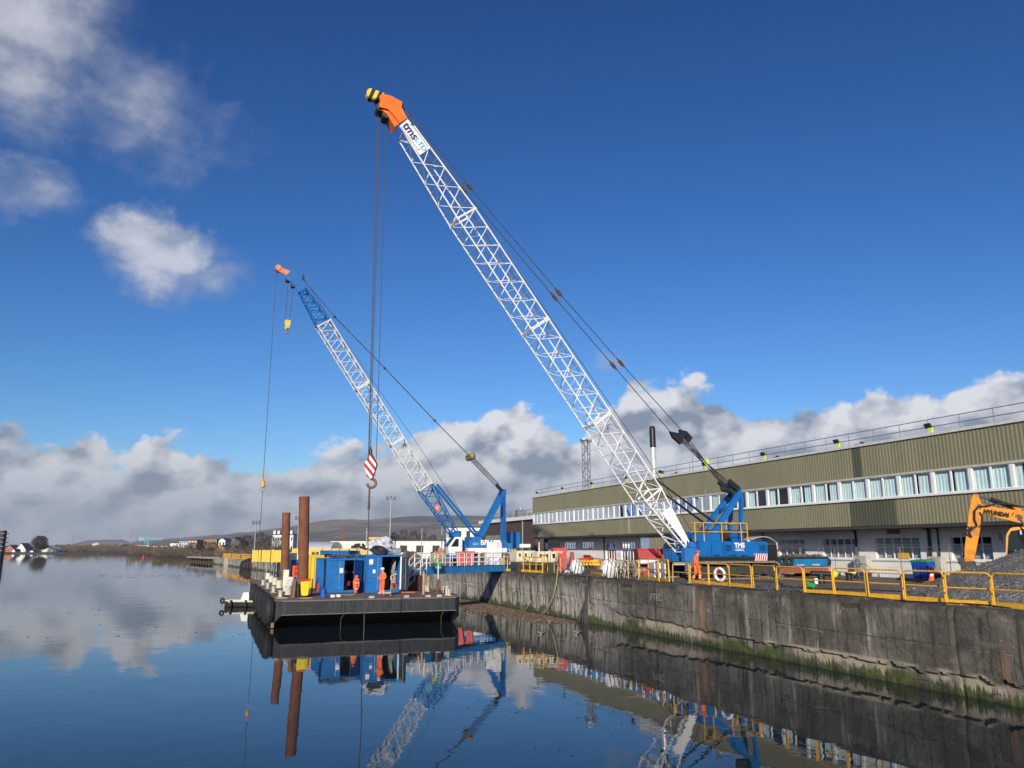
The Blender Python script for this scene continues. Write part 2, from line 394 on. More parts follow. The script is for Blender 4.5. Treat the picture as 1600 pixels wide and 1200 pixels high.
# quay wall line: (x, y, top height)
def edge_x(y):
    pts = [(-20, 23.1), (98, 23.1), (154, 12.9), (183, 10.2), (256, 1.6), (262, .9)]
    for (a, xa), (b, xb) in zip(pts, pts[1:]):
        if y <= b: return xa+(xb-xa)*(y-a)/(b-a)
    return pts[-1][1]
def top_z(y): return 2.8 if y < 100 else max(1.95, 2.8-(y-100)*.012)
def wallmat():
    m = bpy.data.materials.new('stained_quay_concrete'); m.use_nodes = True; n = NT(m.node_tree)
    out = n.new('ShaderNodeOutputMaterial'); p = n.new('ShaderNodeBsdfPrincipled'); p.inputs['Roughness'].default_value = .9
    tc = n.new('ShaderNodeTexCoord').outputs['Object']
    sp = n.new('ShaderNodeSeparateXYZ'); n.l.new(tc, sp.inputs[0]); Y, Z = sp.outputs[1], sp.outputs[2]
    big = n.noise(tc, .35, 5, .6); med = n.noise(tc, 2.2, 6, .7)
    c = n.mix(n.ss(big, .35, .68), (.108, .099, .076), (.270, .248, .196))
    c = n.mix(n.m('MULTIPLY', n.ss(med, .42, .72), .6), c, (.058, .050, .038)); c = n.mix(n.m('MULTIPLY', n.ss(n.noise(tc, 11, 4, .7), .5, .7), .35), c, (.22, .19, .15))
    sv = n.scaled(tc, (1, 1.6, .16))
    s1 = n.noise(sv, 1.0, 7, .72)
    s2 = n.noise(n.scaled(tc, (1, 3.8, .28)), 1.0, 6, .7)
    c = n.mix(n.m('MULTIPLY', n.ss(s2, .49, .66), .82), c, (.026, .023, .020))
    wm = n.m('MULTIPLY', n.ss(s1, .53, .64), n.ss(n.noise(tc, .22, 4), .40, .58)); ln = n.m('ABSOLUTE', n.m('SUBTRACT', Z, n.m('ADD', 1.32, n.m('MULTIPLY', n.noise(tc, .5, 5, .7), .35)))); c = n.mix(n.m('MULTIPLY', n.m('MULTIPLY', n.ss(ln, .03, .005), n.ss(n.noise(tc, .7, 4, .7), .45, .6)), .6), c, (.42, .39, .33))
    c = n.mix(n.m('MULTIPLY', wm, .66), c, (.52, .48, .41))
    # pale efflorescence just above the tide band, farther along the wall
    far_ = n.ss(Y, 40, 47)
    s3 = n.noise(n.scaled(tc, (1, 2.6, .22)), 1.0, 6, .7)
    c = n.mix(n.m('MULTIPLY', n.m('MULTIPLY', n.ss(s3, .44, .53), far_), n.m('MULTIPLY', n.ss(Z, 2.6, 1.6), .88)), c, (.60, .56, .47))
    blot = n.ss(n.noise(tc, 5.5, 2, .5), .72, .76)
    c = n.mix(n.m('MULTIPLY', blot, .7), c, (.5, .48, .43))
    dk = n.ss(n.noise(n.scaled(tc, (1, 1, 1.6)), .9, 3, .5), .62, .72)
    c = n.mix(n.m('MULTIPLY', dk, .45), c, (.02, .02, .018))
    cop = n.m('MULTIPLY', n.ss(n.m('ADD', Z, n.m('MULTIPLY', n.m('SUBTRACT', n.noise(tc, 1.6, 4, .7), .5), .5)), 2.5, 2.7), .75)
    c = n.mix(cop, c, (.050, .044, .030))
    crk = n.new('ShaderNodeTexVoronoi', feature='DISTANCE_TO_EDGE'); n.l.new(n.scaled(tc, (1, .22, .45)), crk.inputs['Vector']); crk.inputs['Scale'].default_value = 1.6
    c = n.mix(n.m('MULTIPLY', n.ss(n.m('ADD', crk.outputs['Distance'], n.m('MULTIPLY', n.m('SUBTRACT', n.noise(tc, 2.5, 5, .7), .5), .12)), .014, .002), .32), c, (.03, .026, .02))
    cb = n.new('ShaderNodeCombineXYZ'); wv = n.m('MULTIPLY', n.m('SUBTRACT', n.noise(tc, 1.5, 4, .7), .5), .16)
    n.l.new(n.m('ADD', Y, wv), cb.inputs[0]); n.l.new(n.m('ADD', n.m('ADD', Z, 1.02), wv), cb.inputs[1])
    bk = n.new('ShaderNodeTexBrick'); n.l.new(cb.outputs[0], bk.inputs['Vector']); bk.inputs['Scale'].default_value = 1; bk.inputs['Brick Width'].default_value = 4.4; bk.inputs['Row Height'].default_value = 1.28; bk.inputs['Mortar Size'].default_value = .022; bk.inputs['Mortar Smooth'].default_value = .4
    for k_, cc_ in (('Color1', (1, 1, 1, 1)), ('Color2', (.72, .72, .72, 1)), ('Mortar', (.85, .85, .85, 1))): bk.inputs[k_].default_value = cc_
    c = n.mix(n.m('MULTIPLY', n.ss(Y, 22, 40), .8), c, n.mix(1.0, c, bk.outputs['Color'], 'MULTIPLY'))
    c = n.mix(n.m('MULTIPLY', bk.outputs['Fac'], n.m('MULTIPLY', n.ss(n.noise(tc, .8, 3), .36, .5), .7)), c, (.03, .027, .02))
    pat = n.ss(n.noise(n.scaled(tc, (1, .55, .9)), .9, 5, .65), .54, .62)
    c = n.mix(n.m('MULTIPLY', pat, .35), c, (.27, .235, .185))
    # rust runs
    for (yy, w, z0, z1) in ((17.9, .16, .0, 1.9), (34.0, .55, 0, 2.7), (17.3, .05, 0, 2.2)):
        dy = n.m('ABSOLUTE', n.m('SUBTRACT', Y, yy)); f = n.m('MULTIPLY', n.ss(dy, w, w*.45), n.m('MULTIPLY', n.ss(Z, z1, z1-.7), .6))
        c = n.mix(f, c, (.30, .165, .09))
    # tide band: lime, algae, wet dark foot
    lj = n.noise(n.scaled(tc, (1, 6.5, .5)), 1.0, 6, .75)
    hgt = n.m('ADD', Z, n.m('MULTIPLY', n.m('SUBTRACT', lj, .5), 1.5))
    near_ = n.ss(Y, 46, 38)
    lime = n.m('MULTIPLY', n.m('MULTIPLY', n.ss(hgt, .30, .42), n.ss(Z, .84, .70)), n.m('MULTIPLY', near_, n.ss(n.noise(tc, .45, 3), .42, .54)))
    mossn = n.noise(tc, 3.0, 5, .7)
    mz = n.m('SUBTRACT', .42, n.m('ADD', Z, n.m('MULTIPLY', n.m('SUBTRACT', n.noise(tc, .7, 4, .6), .5), -2.2)))
    moss = n.ss(mz, -.02, .18)
    c = n.mix(n.m('MULTIPLY', moss, .9), c, n.mix(n.ss(mossn, .3, .7), (.026, .038, .008), (.095, .125, .018)))
    c = n.mix(n.m('MULTIPLY', lime, .85), c, (.50, .43, .31))
    wet = n.ss(hgt, .16, -.05)
    c = n.mix(n.m('MULTIPLY', wet, .75), c, (.016, .016, .010))
    n.l.new(c, p.inputs['Base Color'])
    b = n.new('ShaderNodeBump'); b.inputs['Strength'].default_value = .9; b.inputs['Distance'].default_value = .06
    n.l.new(n.m('ADD', n.noise(tc, 7, 6, .7), n.m('MULTIPLY', n.noise(tc, 28, 3, .6), .35)), b.inputs['Height']); n.l.new(b.outputs[0], p.inputs['Normal'])
    n.l.new(p.outputs[0], out.inputs[0]); return m
wallm = wallmat()
def nz(x, y=0.0, z=0.0): return mnoise.noise(Vector((x, y, z)))
def quay_wall():
    mb = MB(); ys = []; y = -20.0
    while y < 262: ys.append(y); y += .12 if y < 60 else (.3 if y < 98 else 1.5)
    ys.append(262)
    joints = [9.5, 13.9, 19.6, 26.0, 29.5, 33.2, 38.9, 45.7, 48.6, 54.4, 57.6, 62.5, 66.0, 69.8, 74.0, 78.2, 83.0, 87.5, 92]
    zs = [i/26 for i in range(0, 7)]+[.25+.0175*i for i in range(1, 15)]+[.52+.048*i for i in range(0, 10)]+[.97, 1.0]
    prev = None
    for y in ys:
        row = []; T = top_z(y)+(.05*nz(y*.9)+.035*nz(y*3.1) if y < 100 else 0)
        ledge = .62+.10*nz(y*.5, 3)+.14*nz(y*2.3, 7)+.02*nz(y*9, 1)
        if y > 30: ledge += .22*min(1, (y-30)/8)
        if y > 42: ledge += .5*min(1, (y-42)/3)
        jn = min(abs(y-j) for j in joints)
        for t in zs:
            z = -1.0+t*(T+1.0); X = edge_x(y)
            x = X+.03*nz(y*.6, z*1.2)+.02*nz(y*3, z*3, 5)
            if z < ledge: x += .11 if y < 46 else .08
            if jn < .09: x += .09*(1-jn/.09)*(.6+.4*nz(y, z*3))
            course = 1.55+.1*nz(y*.3, 9)
            if 33 < y < 100 and abs(z-course) < .07: x += .05
            e = T-z
            if e < .16: x += (.16-e)*(.5+.9*max(0, nz(y*1.7, 11)))
            if .2 < e < .5 and y > 20 and nz(y*.35, 21) > .28: x += .10
            row.append(mb.bm.verts.new((x, y, z)))
        row.append(mb.bm.verts.new((edge_x(y)+.8, y, T+.012)))
        if prev:
            for i in range(len(row)-1): mb.face([prev[i], row[i], row[i+1], prev[i+1]])
        prev = row
    # return at the far end
    mb.box((1.0, 262, -1), (60, 263, 1.95))
    o = mb.build('quay_wall', wallm, smooth=True); tag(o, 'long stained concrete quay wall rising from the dark water below the yellow barriers', 'quay wall')
    lt = text('lettering', 'FTEC', .52, (23.02, 38.1, 2.05), (0, -1, 0), (0, .05, 1), mat('chalk_white', (.36, .34, .30), .9), o, .004)
    return o
quay_wall()

def groundmat():
    m = bpy.data.materials.new('quay_gravel_ground'); m.use_nodes = True; n = NT(m.node_tree)
    out = n.new('ShaderNodeOutputMaterial'); p = n.new('ShaderNodeBsdfPrincipled'); p.inputs['Roughness'].default_value = .95
    tc = n.new('ShaderNodeTexCoord').outputs['Object']; sp = n.new('ShaderNodeSeparateXYZ'); n.l.new(tc, sp.inputs[0])
    big = n.noise(tc, .25, 5, .6); fine = n.noise(tc, 14, 4, .8)
    c = n.mix(n.ss(big, .35, .65), (.125, .095, .075), (.20, .16, .13))
    gm = n.ss(n.m('ADD', sp.outputs[0], n.m('MULTIPLY', n.m('SUBTRACT', big, .5), 5)), 29.5, 27.5)
    grav = n.mix(n.ss(fine, .38, .62), (.045, .042, .040), (.17, .16, .15))
    c = n.mix(gm, c, grav)
    c = n.mix(n.m('MULTIPLY', n.ss(n.noise(tc, 1.3, 5, .7), .55, .7), .4), c, (.06, .05, .04))
    n.l.new(c, p.inputs['Base Color'])
    b = n.new('ShaderNodeBump'); b.inputs['Strength'].default_value = 1.0; b.inputs['Distance'].default_value = .06
    n.l.new(fine, b.inputs['Height']); n.l.new(b.outputs[0], p.inputs['Normal']); n.l.new(p.outputs[0], out.inputs[0]); return m
def quay_ground():
    mb = MB(); ys = [-20+i*1.0 for i in range(0, 121)]+[105+i*8 for i in range(20)]+[262]
    ys = sorted(set(y for y in ys if y <= 262)); prev = None
    for y in ys:
        xs = [edge_x(y)+.75+dx for dx in (0, .4, .9, 1.5, 2.2, 3, 4, 5, 6.5, 8, 10, 13, 17, 25, 60, 200, 700)]
        row = []
        for i, x in enumerate(xs):
            bumpz = .035*nz(x*.5, y*.5)+(.03*nz(x*1.9, y*1.9)) if i < 11 else 0
            row.append(mb.bm.verts.new((x, y, top_z(y)+bumpz*(1 if i else .5)-(.0 if i else .03))))
        if prev:
            for i in range(len(row)-1): mb.face([prev[i], prev[i+1], row[i+1], row[i]])
        prev = row
    tag(mb.build('quay_ground', groundmat(), smooth=True), kind='structure')
quay_ground()

def far_land():
    bankm = mat('winter_river_bank', (.055, .046, .030), .95, var=.35, dirt=.5, dcol=(.05, .05, .03), scale=.05)
    def sheet(name, shore, inland, m, z=1.2):
        mb = MB(); prev = None
        for (a, b) in zip(shore, inland):
            ax, ay = a; bx, by = b; d = Vector((bx-ax, by-ay)).normalized()
            row = [mb.bm.verts.new(v) for v in ((ax, ay, -.5), (ax+d.x*4, ay+d.y*4, z*.6), (ax+d.x*12, ay+d.y*12, z), (bx, by, z+1.0))]
            if prev:
                for i in range(3): mb.face([prev[i], prev[i+1], row[i+1], row[i]])
            prev = row
        return tag(mb.build(name, m), kind='structure')
    sheet('far_river_bank', [(1.6, 258), (-2, 380), (0, 487), (-46, 594), (-90, 700), (-132, 800), (-170, 840), (-260, 850), (-900, 900)],
          [(900, 300), (1500, 700), (3000, 2000), (3500, 5200), (1500, 7000), (0, 7500), (-1500, 7500), (-3000, 7000), (-6000, 4000)], bankm)
    p = far(18, 872, 330)
    sheet('near_left_bank', [(-112, 395), (-92, 330), (-96, 300), (-120, 240), (-150, 180)], [(-160, 600), (-300, 600), (-400, 400), (-400, 300), (-400, 100)],
          mat('dark_stone_bank', (.03, .03, .03), .9), 1.6)
far_land()

def hills():
    m = bpy.data.materials.new('moorland'); m.use_nodes = True; n = NT(m.node_tree)
    out = n.new('ShaderNodeOutputMaterial'); p = n.new('ShaderNodeBsdfPrincipled'); p.inputs['Roughness'].default_value = 1
    tc = n.new('ShaderNodeTexCoord').outputs['Object']
    a = n.noise(tc, .0022, 6, .6, .4); b = n.noise(n.scaled(tc, (1, 1, 3)), .006, 5, .65)
    c = n.mix(n.ss(a, .42, .58), (.085, .064, .050), (.23, .175, .115)); c = n.mix(n.m('MULTIPLY', n.ss(b, .5, .65), .6), c, (.055, .062, .042))
    n.l.new(c, p.inputs['Base Color']); n.l.new(p.outputs[0], out.inputs[0])
    def ridge(name, pts, D0, D1):
        mb = MB(); cols = []
        steps = 110; x0, x1 = pts[0][0], pts[-1][0]
        for i in range(steps+1):
            px = x0+(x1-x0)*i/steps
            for (a_, ya), (b_, yb) in zip(pts, pts[1:]):
                if a_ <= px <= b_: py = ya+(yb-ya)*(px-a_)/(b_-a_)
            col = []
            for j in range(15):
                t = j/14; D = D0+(D1-D0)*t
                q = far(px, 857, D); hz = max(0, far(px, py, D1).z)
                z = hz*(t**1.15 if t < 1 else 1)*(1+.18*nz(px*.03, t*4)*(1-t)*2)+6*nz(px*.05, t*5)*t+1.2*nz(px*.4, t*9)
                col.append(mb.bm.verts.new((q.x, q.y, z-2)))
            q = far(px, 857, D1*1.5); col.append(mb.bm.verts.new((q.x, q.y, -5)))
            cols.append(col)
        for A, B in zip(cols, cols[1:]):
            for i in range(len(A)-1): mb.face([A[i], B[i], B[i+1], A[i+1]])
        tag(mb.build(name, m, smooth=True), kind='structure')
    ridge('moorland_hills', [(215, 850), (245, 843), (300, 838), (340, 835), (375, 832), (400, 829), (430, 825), (455, 822), (490, 815), (520, 811), (545, 811), (570, 812), (605, 809), (640, 806), (700, 805), (760, 806), (840, 812), (1000, 830), (1300, 850)], 3200, 5200)
    ridge('distant_low_hills', [(-200, 854), (40, 853), (95, 851), (115, 849), (135, 843.5), (165, 842.5), (190, 843), (203, 847), (215, 844), (240, 843), (300, 846), (420, 851)], 5200, 7000)
hills()

# ================================================================== OFFICE BUILDING ON THE QUAY
def office_building():
    XB, Y0, Y1, ZG = 40.0, 9.25, 96.85, 2.8
    B = thing('office_building', (XB, (Y0+Y1)/2, ZG), 'long low olive green clad office building with a strip of upper windows', 'building')
    olive = mat('olive_cladding', (.235, .221, .132), .5, var=.05, dirt=.12, dcol=(.15, .14, .09), scale=.35, streak=True)
    dolive = mat('darker_olive_cladding', (.080, .088, .050), .5, var=.05, dirt=.1)
    def rib(name, z0, z1, ya, yb, m, off=0.0):
        mb = MB(); y = ya; prof = []; k = 0
        while y < yb-1e-6:
            for dy, dx in ((0, 0), (.10, 0), (.13, -.016), (.22, -.016), (.25, 0)):
                if y+dy <= yb: prof.append((y+dy, dx-off))
            y += .25
        prof.append((yb, -off)); last = None
        for (yy, dx) in prof:
            if last is not None and abs(yy-last) < 1e-5: continue
            last = yy
            a, b = mb.bm.verts.new((XB+dx, yy, z0)), mb.bm.verts.new((XB+dx, yy, z1))
            if k: mb.face([pa, a, b, pb])
            pa, pb = a, b; k += 1
        return mb.build(name, m, B)
    pu = (39.55, 40.30); pl = (37.1, 40.9)
    for ya, yb, m in ((Y0, pu[0], olive), (pu[0], pu[1], dolive), (pu[1], Y1, olive)): rib('upper_cladding', 9.33, 11.35, ya, yb, m)
    for ya, yb, m in ((Y0, pl[0], olive), (pl[0], pl[1], dolive), (pl[1], Y1, olive)): rib('lower_cladding', 6.15, 7.78, ya, yb, m)
    # cladding joints
    for y, z0, z1 in ((70.9, 6.2, 7.7), (54.6, 6.2, 7.7)): mb = MB(); mb.box((XB-.11, y-.10, z0), (XB-.05, y+.10, z1)); mb.build('cladding_joint', mat('faded_joint_strip', (.36, .35, .26), .6), B)
    # roof slab, parapet cap, end walls, core
    mb = MB(); mb.box((XB-.12, Y0, 11.35), (XB+.25, Y1+.1, 11.52)); mb.build('parapet_cap', mat('pale_parapet_metal', (.60, .60, .57), .5), B)
    mb = MB(); mb.box((XB+.25, Y0, 11.1), (XB+22, Y1, 11.3)); mb.build('roof', mat('grey_roof_felt', (.2, .2, .2), .9), B)
    mb = MB(); mb.box((XB, Y1-.02, 6.15), (XB+22, Y1+.09, 11.35)); mb.build('end_wall', olive, B)
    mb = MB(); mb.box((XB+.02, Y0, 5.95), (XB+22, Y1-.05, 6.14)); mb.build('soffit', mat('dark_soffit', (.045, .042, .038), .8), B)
    mb = MB(); mb.box((XB+3.2, Y0, 6.2), (XB+3.3, Y1-.1, 11.0)); mb.build('office_back_wall', mat('office_interior', (.22, .21, .19), .9), B)
    # window band
    fr = mat('white_window_frame', (.80, .80, .77), .35, var=.04)
    mb = MB(); mb.box((XB-.13, Y0, 7.78), (XB+.12, Y1, 7.90)); mb.build('sill', fr, B)
    mb = MB(); mb.box((XB-.07, Y0, 9.20), (XB+.12, Y1, 9.33)); mb.build('head_flashing', mat('pale_flashing', (.50, .49, .42), .5), B)
    blindm = mat('pale_blue_curtain', (.62, .76, .76), .85, var=.05)
    openm = dglass
    r = random.Random(5)
    y = 96.75; idx = 0
    while y > 14:
        ya, yb = y-2.5, y
        w = MB(); z0, z1 = 7.90, 9.20; post = .17
        w.box((XB-.03, yb-post, z0), (XB+.09, yb+post*.25, z1))                      # wide post between bays
        yc = (ya+yb)/2-.05
        for a, b in ((ya+.06, yc), (yc, yb-post)):
            t = .055
            w.box((XB+.0, a, z0), (XB+.07, b, z0+t)); w.box((XB+.0, a, z1-t), (XB+.07, b, z1))
            w.box((XB+.0, a, z0+t), (XB+.07, a+t, z1-t)); w.box((XB+.0, b-t, z0+t), (XB+.07, b, z1-t))
        f = w.build('window', fr, B)
        g = MB(); g.quad((XB+.035, ya+.1, z0+.04), (XB+.035, yb-post-.04, z0+.04), (XB+.035, yb-post-.04, z1-.04), (XB+.035, ya+.1, z1-.04)); g.build('pane', glass, f)
        # curtains behind the panes
        cb = MB(); px = 1180+(44.21-ya)*20
        dark = {13: (.6, 1), 14: (0, .6), 15: (0, .5), 16: (0, .7), 17: (.0, .45), 18: (0, .6), 19: (0, .55), 20: (.8, 1), 27: (.0, .35)}
        spans = []
        full = ((ya+.08, yc), (yc, yb-post))
        if idx in dark:
            k = dark[idx]; spans = [(a, a+(b-a)*kk) if j == 0 else (b-(b-a)*kk, b) for j, ((a, b), kk) in enumerate(zip(full, k)) if kk > 0]
        elif r.random() < .45: spans = [(full[0][0], yc-r.uniform(.0, .35)), (yc+r.uniform(.0, .3), full[1][1])]
        else: spans = [(full[0][0], full[1][1])]
        for a, b in spans:
            if b-a < .1: continue
            nn = max(2, int((b-a)/.07)); pv = None
            for i in range(nn+1):
                yy = a+(b-a)*i/nn; xx = XB+.16+.013*math.sin(i*1.9)+.01*r.random()
                q = (cb.bm.verts.new((xx, yy, z0-.02)), cb.bm.verts.new((xx, yy, z1)))
                if pv: cb.face([pv[0], q[0], q[1], pv[1]])
                pv = q
        if spans: cb.build('curtain', blindm, f)
        else: cb.bm.free()
        # one top-hung light standing open
        if idx == 27:
            o_ = MB(); a, b = ya+.06, yc
            for (p, q) in (((a, z1), (b, z1)), ((a, z0), (b, z0)), ((a, z0), (a, z1)), ((b, z0), (b, z1))):
                def P_(yy, zz): return (XB-.05-(.28*(z1-zz)/(z1-z0)), yy, zz)
                o_.bar(P_(*p), P_(*q), .07, .07)
            sh = o_.build('opening_light', fr, f)
            o_ = MB(); o_.quad(P_(a, z0), P_(b, z0), P_(b, z1), P_(a, z1)); o_.build('blue_pane', mat('dark_blue_glass', (.008, .02, .10), .05, spec=.8, var=.03), f)
        y -= 2.5; idx += 1
    # recessed ground floor
    XG = 42.0
    gw = mat('white_painted_brick', (.84, .82, .77), .8, var=.06, dirt=.25, dcol=(.45, .41, .35), scale=.6, bump=.2, bscale=9)
    wins = []
    for c, w_ in ((19.5, 3.2), (24.5, 3.2), (29.2, 3.0), (33.8, 2.7), (39.2, 3.6), (44.2, 3.4), (49.2, 2.9), (54.2, 3.0), (59.2, 3)): wins.append((c-w_/2, c+w_/2, 4.02, 5.42))
    for pa, pb, z0, z1 in ((970, 992, 3.2, 5.4), (946, 962, 3.3, 5.3), (908, 927, 4.6, 5.5), (880, 899, 4.6, 5.5), (852, 875, 4.6, 5.5)):
        a, b = on_x(pb, 850, XG).y, on_x(pa, 850, XG).y; wins.append((a, b, z0, z1))
    wins.sort()
    mb = MB(); cur = Y0
    for a, b, z0, z1 in wins:
        mb.box((XG, cur, ZG-.2), (XG+.3, a, 5.95)); mb.box((XG, a, ZG-.2), (XG+.3, b, z0)); mb.box((XG, a, z1), (XG+.3, b, 5.95)); cur = b
    mb.box((XG, cur, ZG-.2), (XG+.3, Y1-.3, 5.95)); mb.build('ground_floor_wall', gw, B)
    mb = MB(); mb.box((XG-.04, Y0, 3.86), (XG-.002, 62, 3.93)); mb.build('string_course', mat('grey_sill', (.42, .41, .38), .8), B)
    mb = MB(); mb.box((XG+2.6, Y0, 2.8), (XG+2.7, Y1-.4, 5.94)); mb.build('inner_wall', mat('dim_interior', (.12, .12, .12), .9), B)
    for a, b, z0, z1 in wins:
        w = MB(); nn = max(2, round((b-a)/.68)); t = .06
        w.box((XG+.08, a, z0), (XG+.16, b, z0+t)); w.box((XG+.08, a, z1-t), (XG+.16, b, z1))
        for i in range(nn+1):
            yy = a+(b-a)*i/nn; w.box((XG+.08, max(a, yy-t/2), z0+t), (XG+.16, min(b, yy+t/2), z1-t))
        w.box((XG+.085, a, z1-.5), (XG+.155, b, z1-.46))
        f = w.build('window', fr, B)
        g = MB(); g.quad((XG+.12, a, z0), (XG+.12, b, z0), (XG+.12, b, z1), (XG+.12, a, z1)); g.build('pane', glass, f)
        g = MB(); i0 = r.randint(0, nn-1); y_a, y_b = a+(b-a)*i0/nn, a+(b-a)*min(nn, i0+2)/nn
        g.box((XG+.25, a+.02, z0), (XG+.27, b-.02, z0+(z1-z0)*r.uniform(.35, .95))); g.build('blind', mat('grey_blind', (.33, .36, .38), .8, var=.1), f)
    # yellow board in a window, drain pipes, vent
    mb = MB(); mb.box((XG+.02, 38.35, 4.05), (XG+.07, 39.2, 4.42)); mb.build('yellow_board', mat('dull_yellow_board', (.75, .42, .04), .6), B)
    for y_, r_ in ((42.55, .07), (36.55, .10), (35.9, .05), (52.3, .06), (66.6, .06), (80.2, .07)):
        mb = MB(); mb.tube((XG-.12, y_, 2.85), (XG-.12, y_, 6.0), r_, 8); mb.tube((XG-.12, y_, 5.9), (XG-.9, y_, 6.05), r_, 8); mb.build('drain_pipe', blackp, B)
    mb = MB(); 
    for i in range(6): mb.box((XG-.07, 38.85, 5.62+i*.05), (XG-.005, 39.85, 5.65+i*.05))
    mb.build('vent_grille', dsteel, B)
    # flush infill panel with roller shutter
    a, b, c_ = on_x(1041, 850, XB+.3).y, on_x(1014, 850, XB+.3).y, on_x(1001, 850, XB+.3).y
    mb = MB(); y = a
    while y < b: mb.box((XB+.3+.04*(int(y*4) % 2), y, ZG-.1), (XB+.5, min(b, y+.25), 5.94)); y += .25
    mb.build('ribbed_panel', mat('brown_ribbed_panel', (.26, .23, .18), .7, dirt=.3), B)
    mb = MB(); mb.box((XB+.32, b, ZG-.1), (XB+.5, c_, 5.94)); mb.build('pale_blue_door', mat('faded_blue_door', (.33, .42, .50), .6, dirt=.2), B)
    # columns under the overhang
    for y_ in (11, 21, 52.6, 96.2):
        mb = MB(); mb.box((XB+.5, y_-.08, ZG-.1), (XB+.66, y_+.08, 5.94)); mb.build('column', gw, B)
    # roof edge handrail
    mb = MB(); zr = 11.52
    for z in (12.43, 11.97): mb.tube((XB+.5, Y0, z), (XB+.5, Y1, z), .026, 6)
    y_ = 30.2-2.15*9
    while y_ < Y1: mb.tube((XB+.5, y_, 11.3), (XB+.5, y_, 12.43), .024, 6); y_ += 2.15
    mb.build('roof_handrail', steel, B)
    # small roof gear
    for y_ in (39.5, 48.0, 62.2): mb = MB(); mb.box((XB+.2, y_, 11.53), (XB+.7, y_+.7, 11.60)); mb.box((XB+.3, y_+.1, 11.60), (XB+.5, y_+.3, 11.72)); mb.build('roof_vent', dsteel, B)
    mb = MB(); mb.tube((XB+1, 60.5, 11.3), (XB+1, 60.5, 13.2), .03, 6); mb.tube((XB+.7, 60.1, 13.1), (XB+1.3, 60.9, 13.1), .02, 5); mb.tube((XB+.8, 60.2, 12.8), (XB+1.2, 60.8, 12.8), .02, 5); mb.build('aerial', steel, B)
    # corridor of floodlights on the roof edge
    def flood():
        t = thing('roof_floodlight', (XB+.42, 0, 11.52), '', 'floodlight', 'floodlights along the roof edge')
        m_ = MB(); m_.tube((.08, 0, -.1), (.08, 0, .45), .03, 6); m_.build('post', steel, t, W=False)
        m_ = MB(); m_.frame_box(Vector((-.04, -.02, .14)), Vector((.05, 0, 0)), Vector((0, .17, 0)), Vector((0, 0, .25))); m_.bevel(.02, 1); m_.build('yellow_box', limeyel, t, W=False)
        m_ = MB(); d = Vector((-.7, .1, -.55)).normalized(); u = Vector((0, 1, 0)); v = d.cross(u).normalized()
        m_.frame_box(Vector((-.12, .06, .50)), d*.06, u*.20, v*.15); m_.bar((.08, 0, .42), (-.08, .05, .5), .04, .04); m_.build('lamp_head', blackp, t, W=False)
        return t
    names = ['roof floodlight farthest away at the left end of the olive building', 'roof floodlight second from the left end of the olive building', 'roof floodlight just left of the lattice crane boom foot',
             'roof floodlight hidden behind the white lattice boom', 'roof floodlight between the black chimney and the crane gantry ropes', 'roof floodlight seen through the crane gantry ropes', 'roof floodlight just right of the blue crane gantry',
             'roof floodlight above the narrow dark strip of cladding', 'roof floodlight nearest the camera above the excavator']
    f0 = flood()
    for i, (nm, y_) in enumerate(zip(names, (96.1, 87.9, 79.8, 71.8, 65.0, 57.7, 49.7, 41.85, 34.3))):
        o = f0 if i == 0 else copy_tree(f0)
        o.location = (XB+.42, y_, 11.52); o['label'] = nm
office_building()

# ================================================================== FAR BUILDINGS, MASTS, TREES
def slab(name, px0, px1, pyt, D, depth, m, label, cat, roof=None, rz=0, group=None, gable=0.0, zb=1.5, win=None, overhang=.0):
    """a building seen far away: front face from px0 to px1 at distance D, real depth"""
    a, b = far(px0, 857, D), far(px1, 857, D); top = far((px0+px1)/2, pyt, D).z
    c = (a+b)/2; u = (b-a); L = u.length; u.normalize(); v = Vector((-u.y, u.x, 0))
    if v.y < 0: v = -v
    B = thing(name, (c.x, c.y, zb), label, cat, group)
    def P(s_, t_, z): p = c+u*s_+v*t_; return Vector((p.x, p.y, z))
    mb = MB(); mb.prism([P(-L/2, 0, zb-2), P(L/2, 0, zb-2), P(L/2, depth, zb-2), P(-L/2, depth, zb-2)], (0, 0, top-zb+2)); mb.build('wall', m, B)
    mb = MB(); o = overhang
    if gable:
        g_ = MB(); g_.prism([P(-L/2, 0, top), P(L/2, 0, top), P(0, 0, top+gable)], v*depth); g_.build('gable', m, B)
        th = max(.15, gable*.07)
        for sx in (-1, 1): mb.prism([P(sx*(L/2+o+.3), -o, top-.1), P(0, -o, top+gable+.05), P(0, -o, top+gable+.05+th), P(sx*(L/2+o+.3), -o, top-.1+th)], v*(depth+2*o))
    else: mb.prism([P(-L/2-o, -o, top+.01), P(L/2+o, -o, top+.01), P(L/2+o, depth+o, top+.01), P(-L/2-o, depth+o, top+.01)], (0, 0, max(.4, (top-zb)*.06)))
    mb.build('roof', roof or slate, B)
    if win:
        nx, nzz, wm = win; h = top-zb
        for i in range(nx):
            for j in range(nzz):
                s0 = -L/2+L*(i+.28)/nx; s1 = -L/2+L*(i+.72)/nx; z0 = zb+h*(j+.35)/nzz; z1 = zb+h*(j+.75)/nzz
                mb = MB(); mb.prism([P(s0, -.06, z0), P(s1, -.06, z0), P(s1, -.06, z1), P(s0, -.06, z1)], v*.05); mb.build('window', wm, B)
    return B, P, L, top
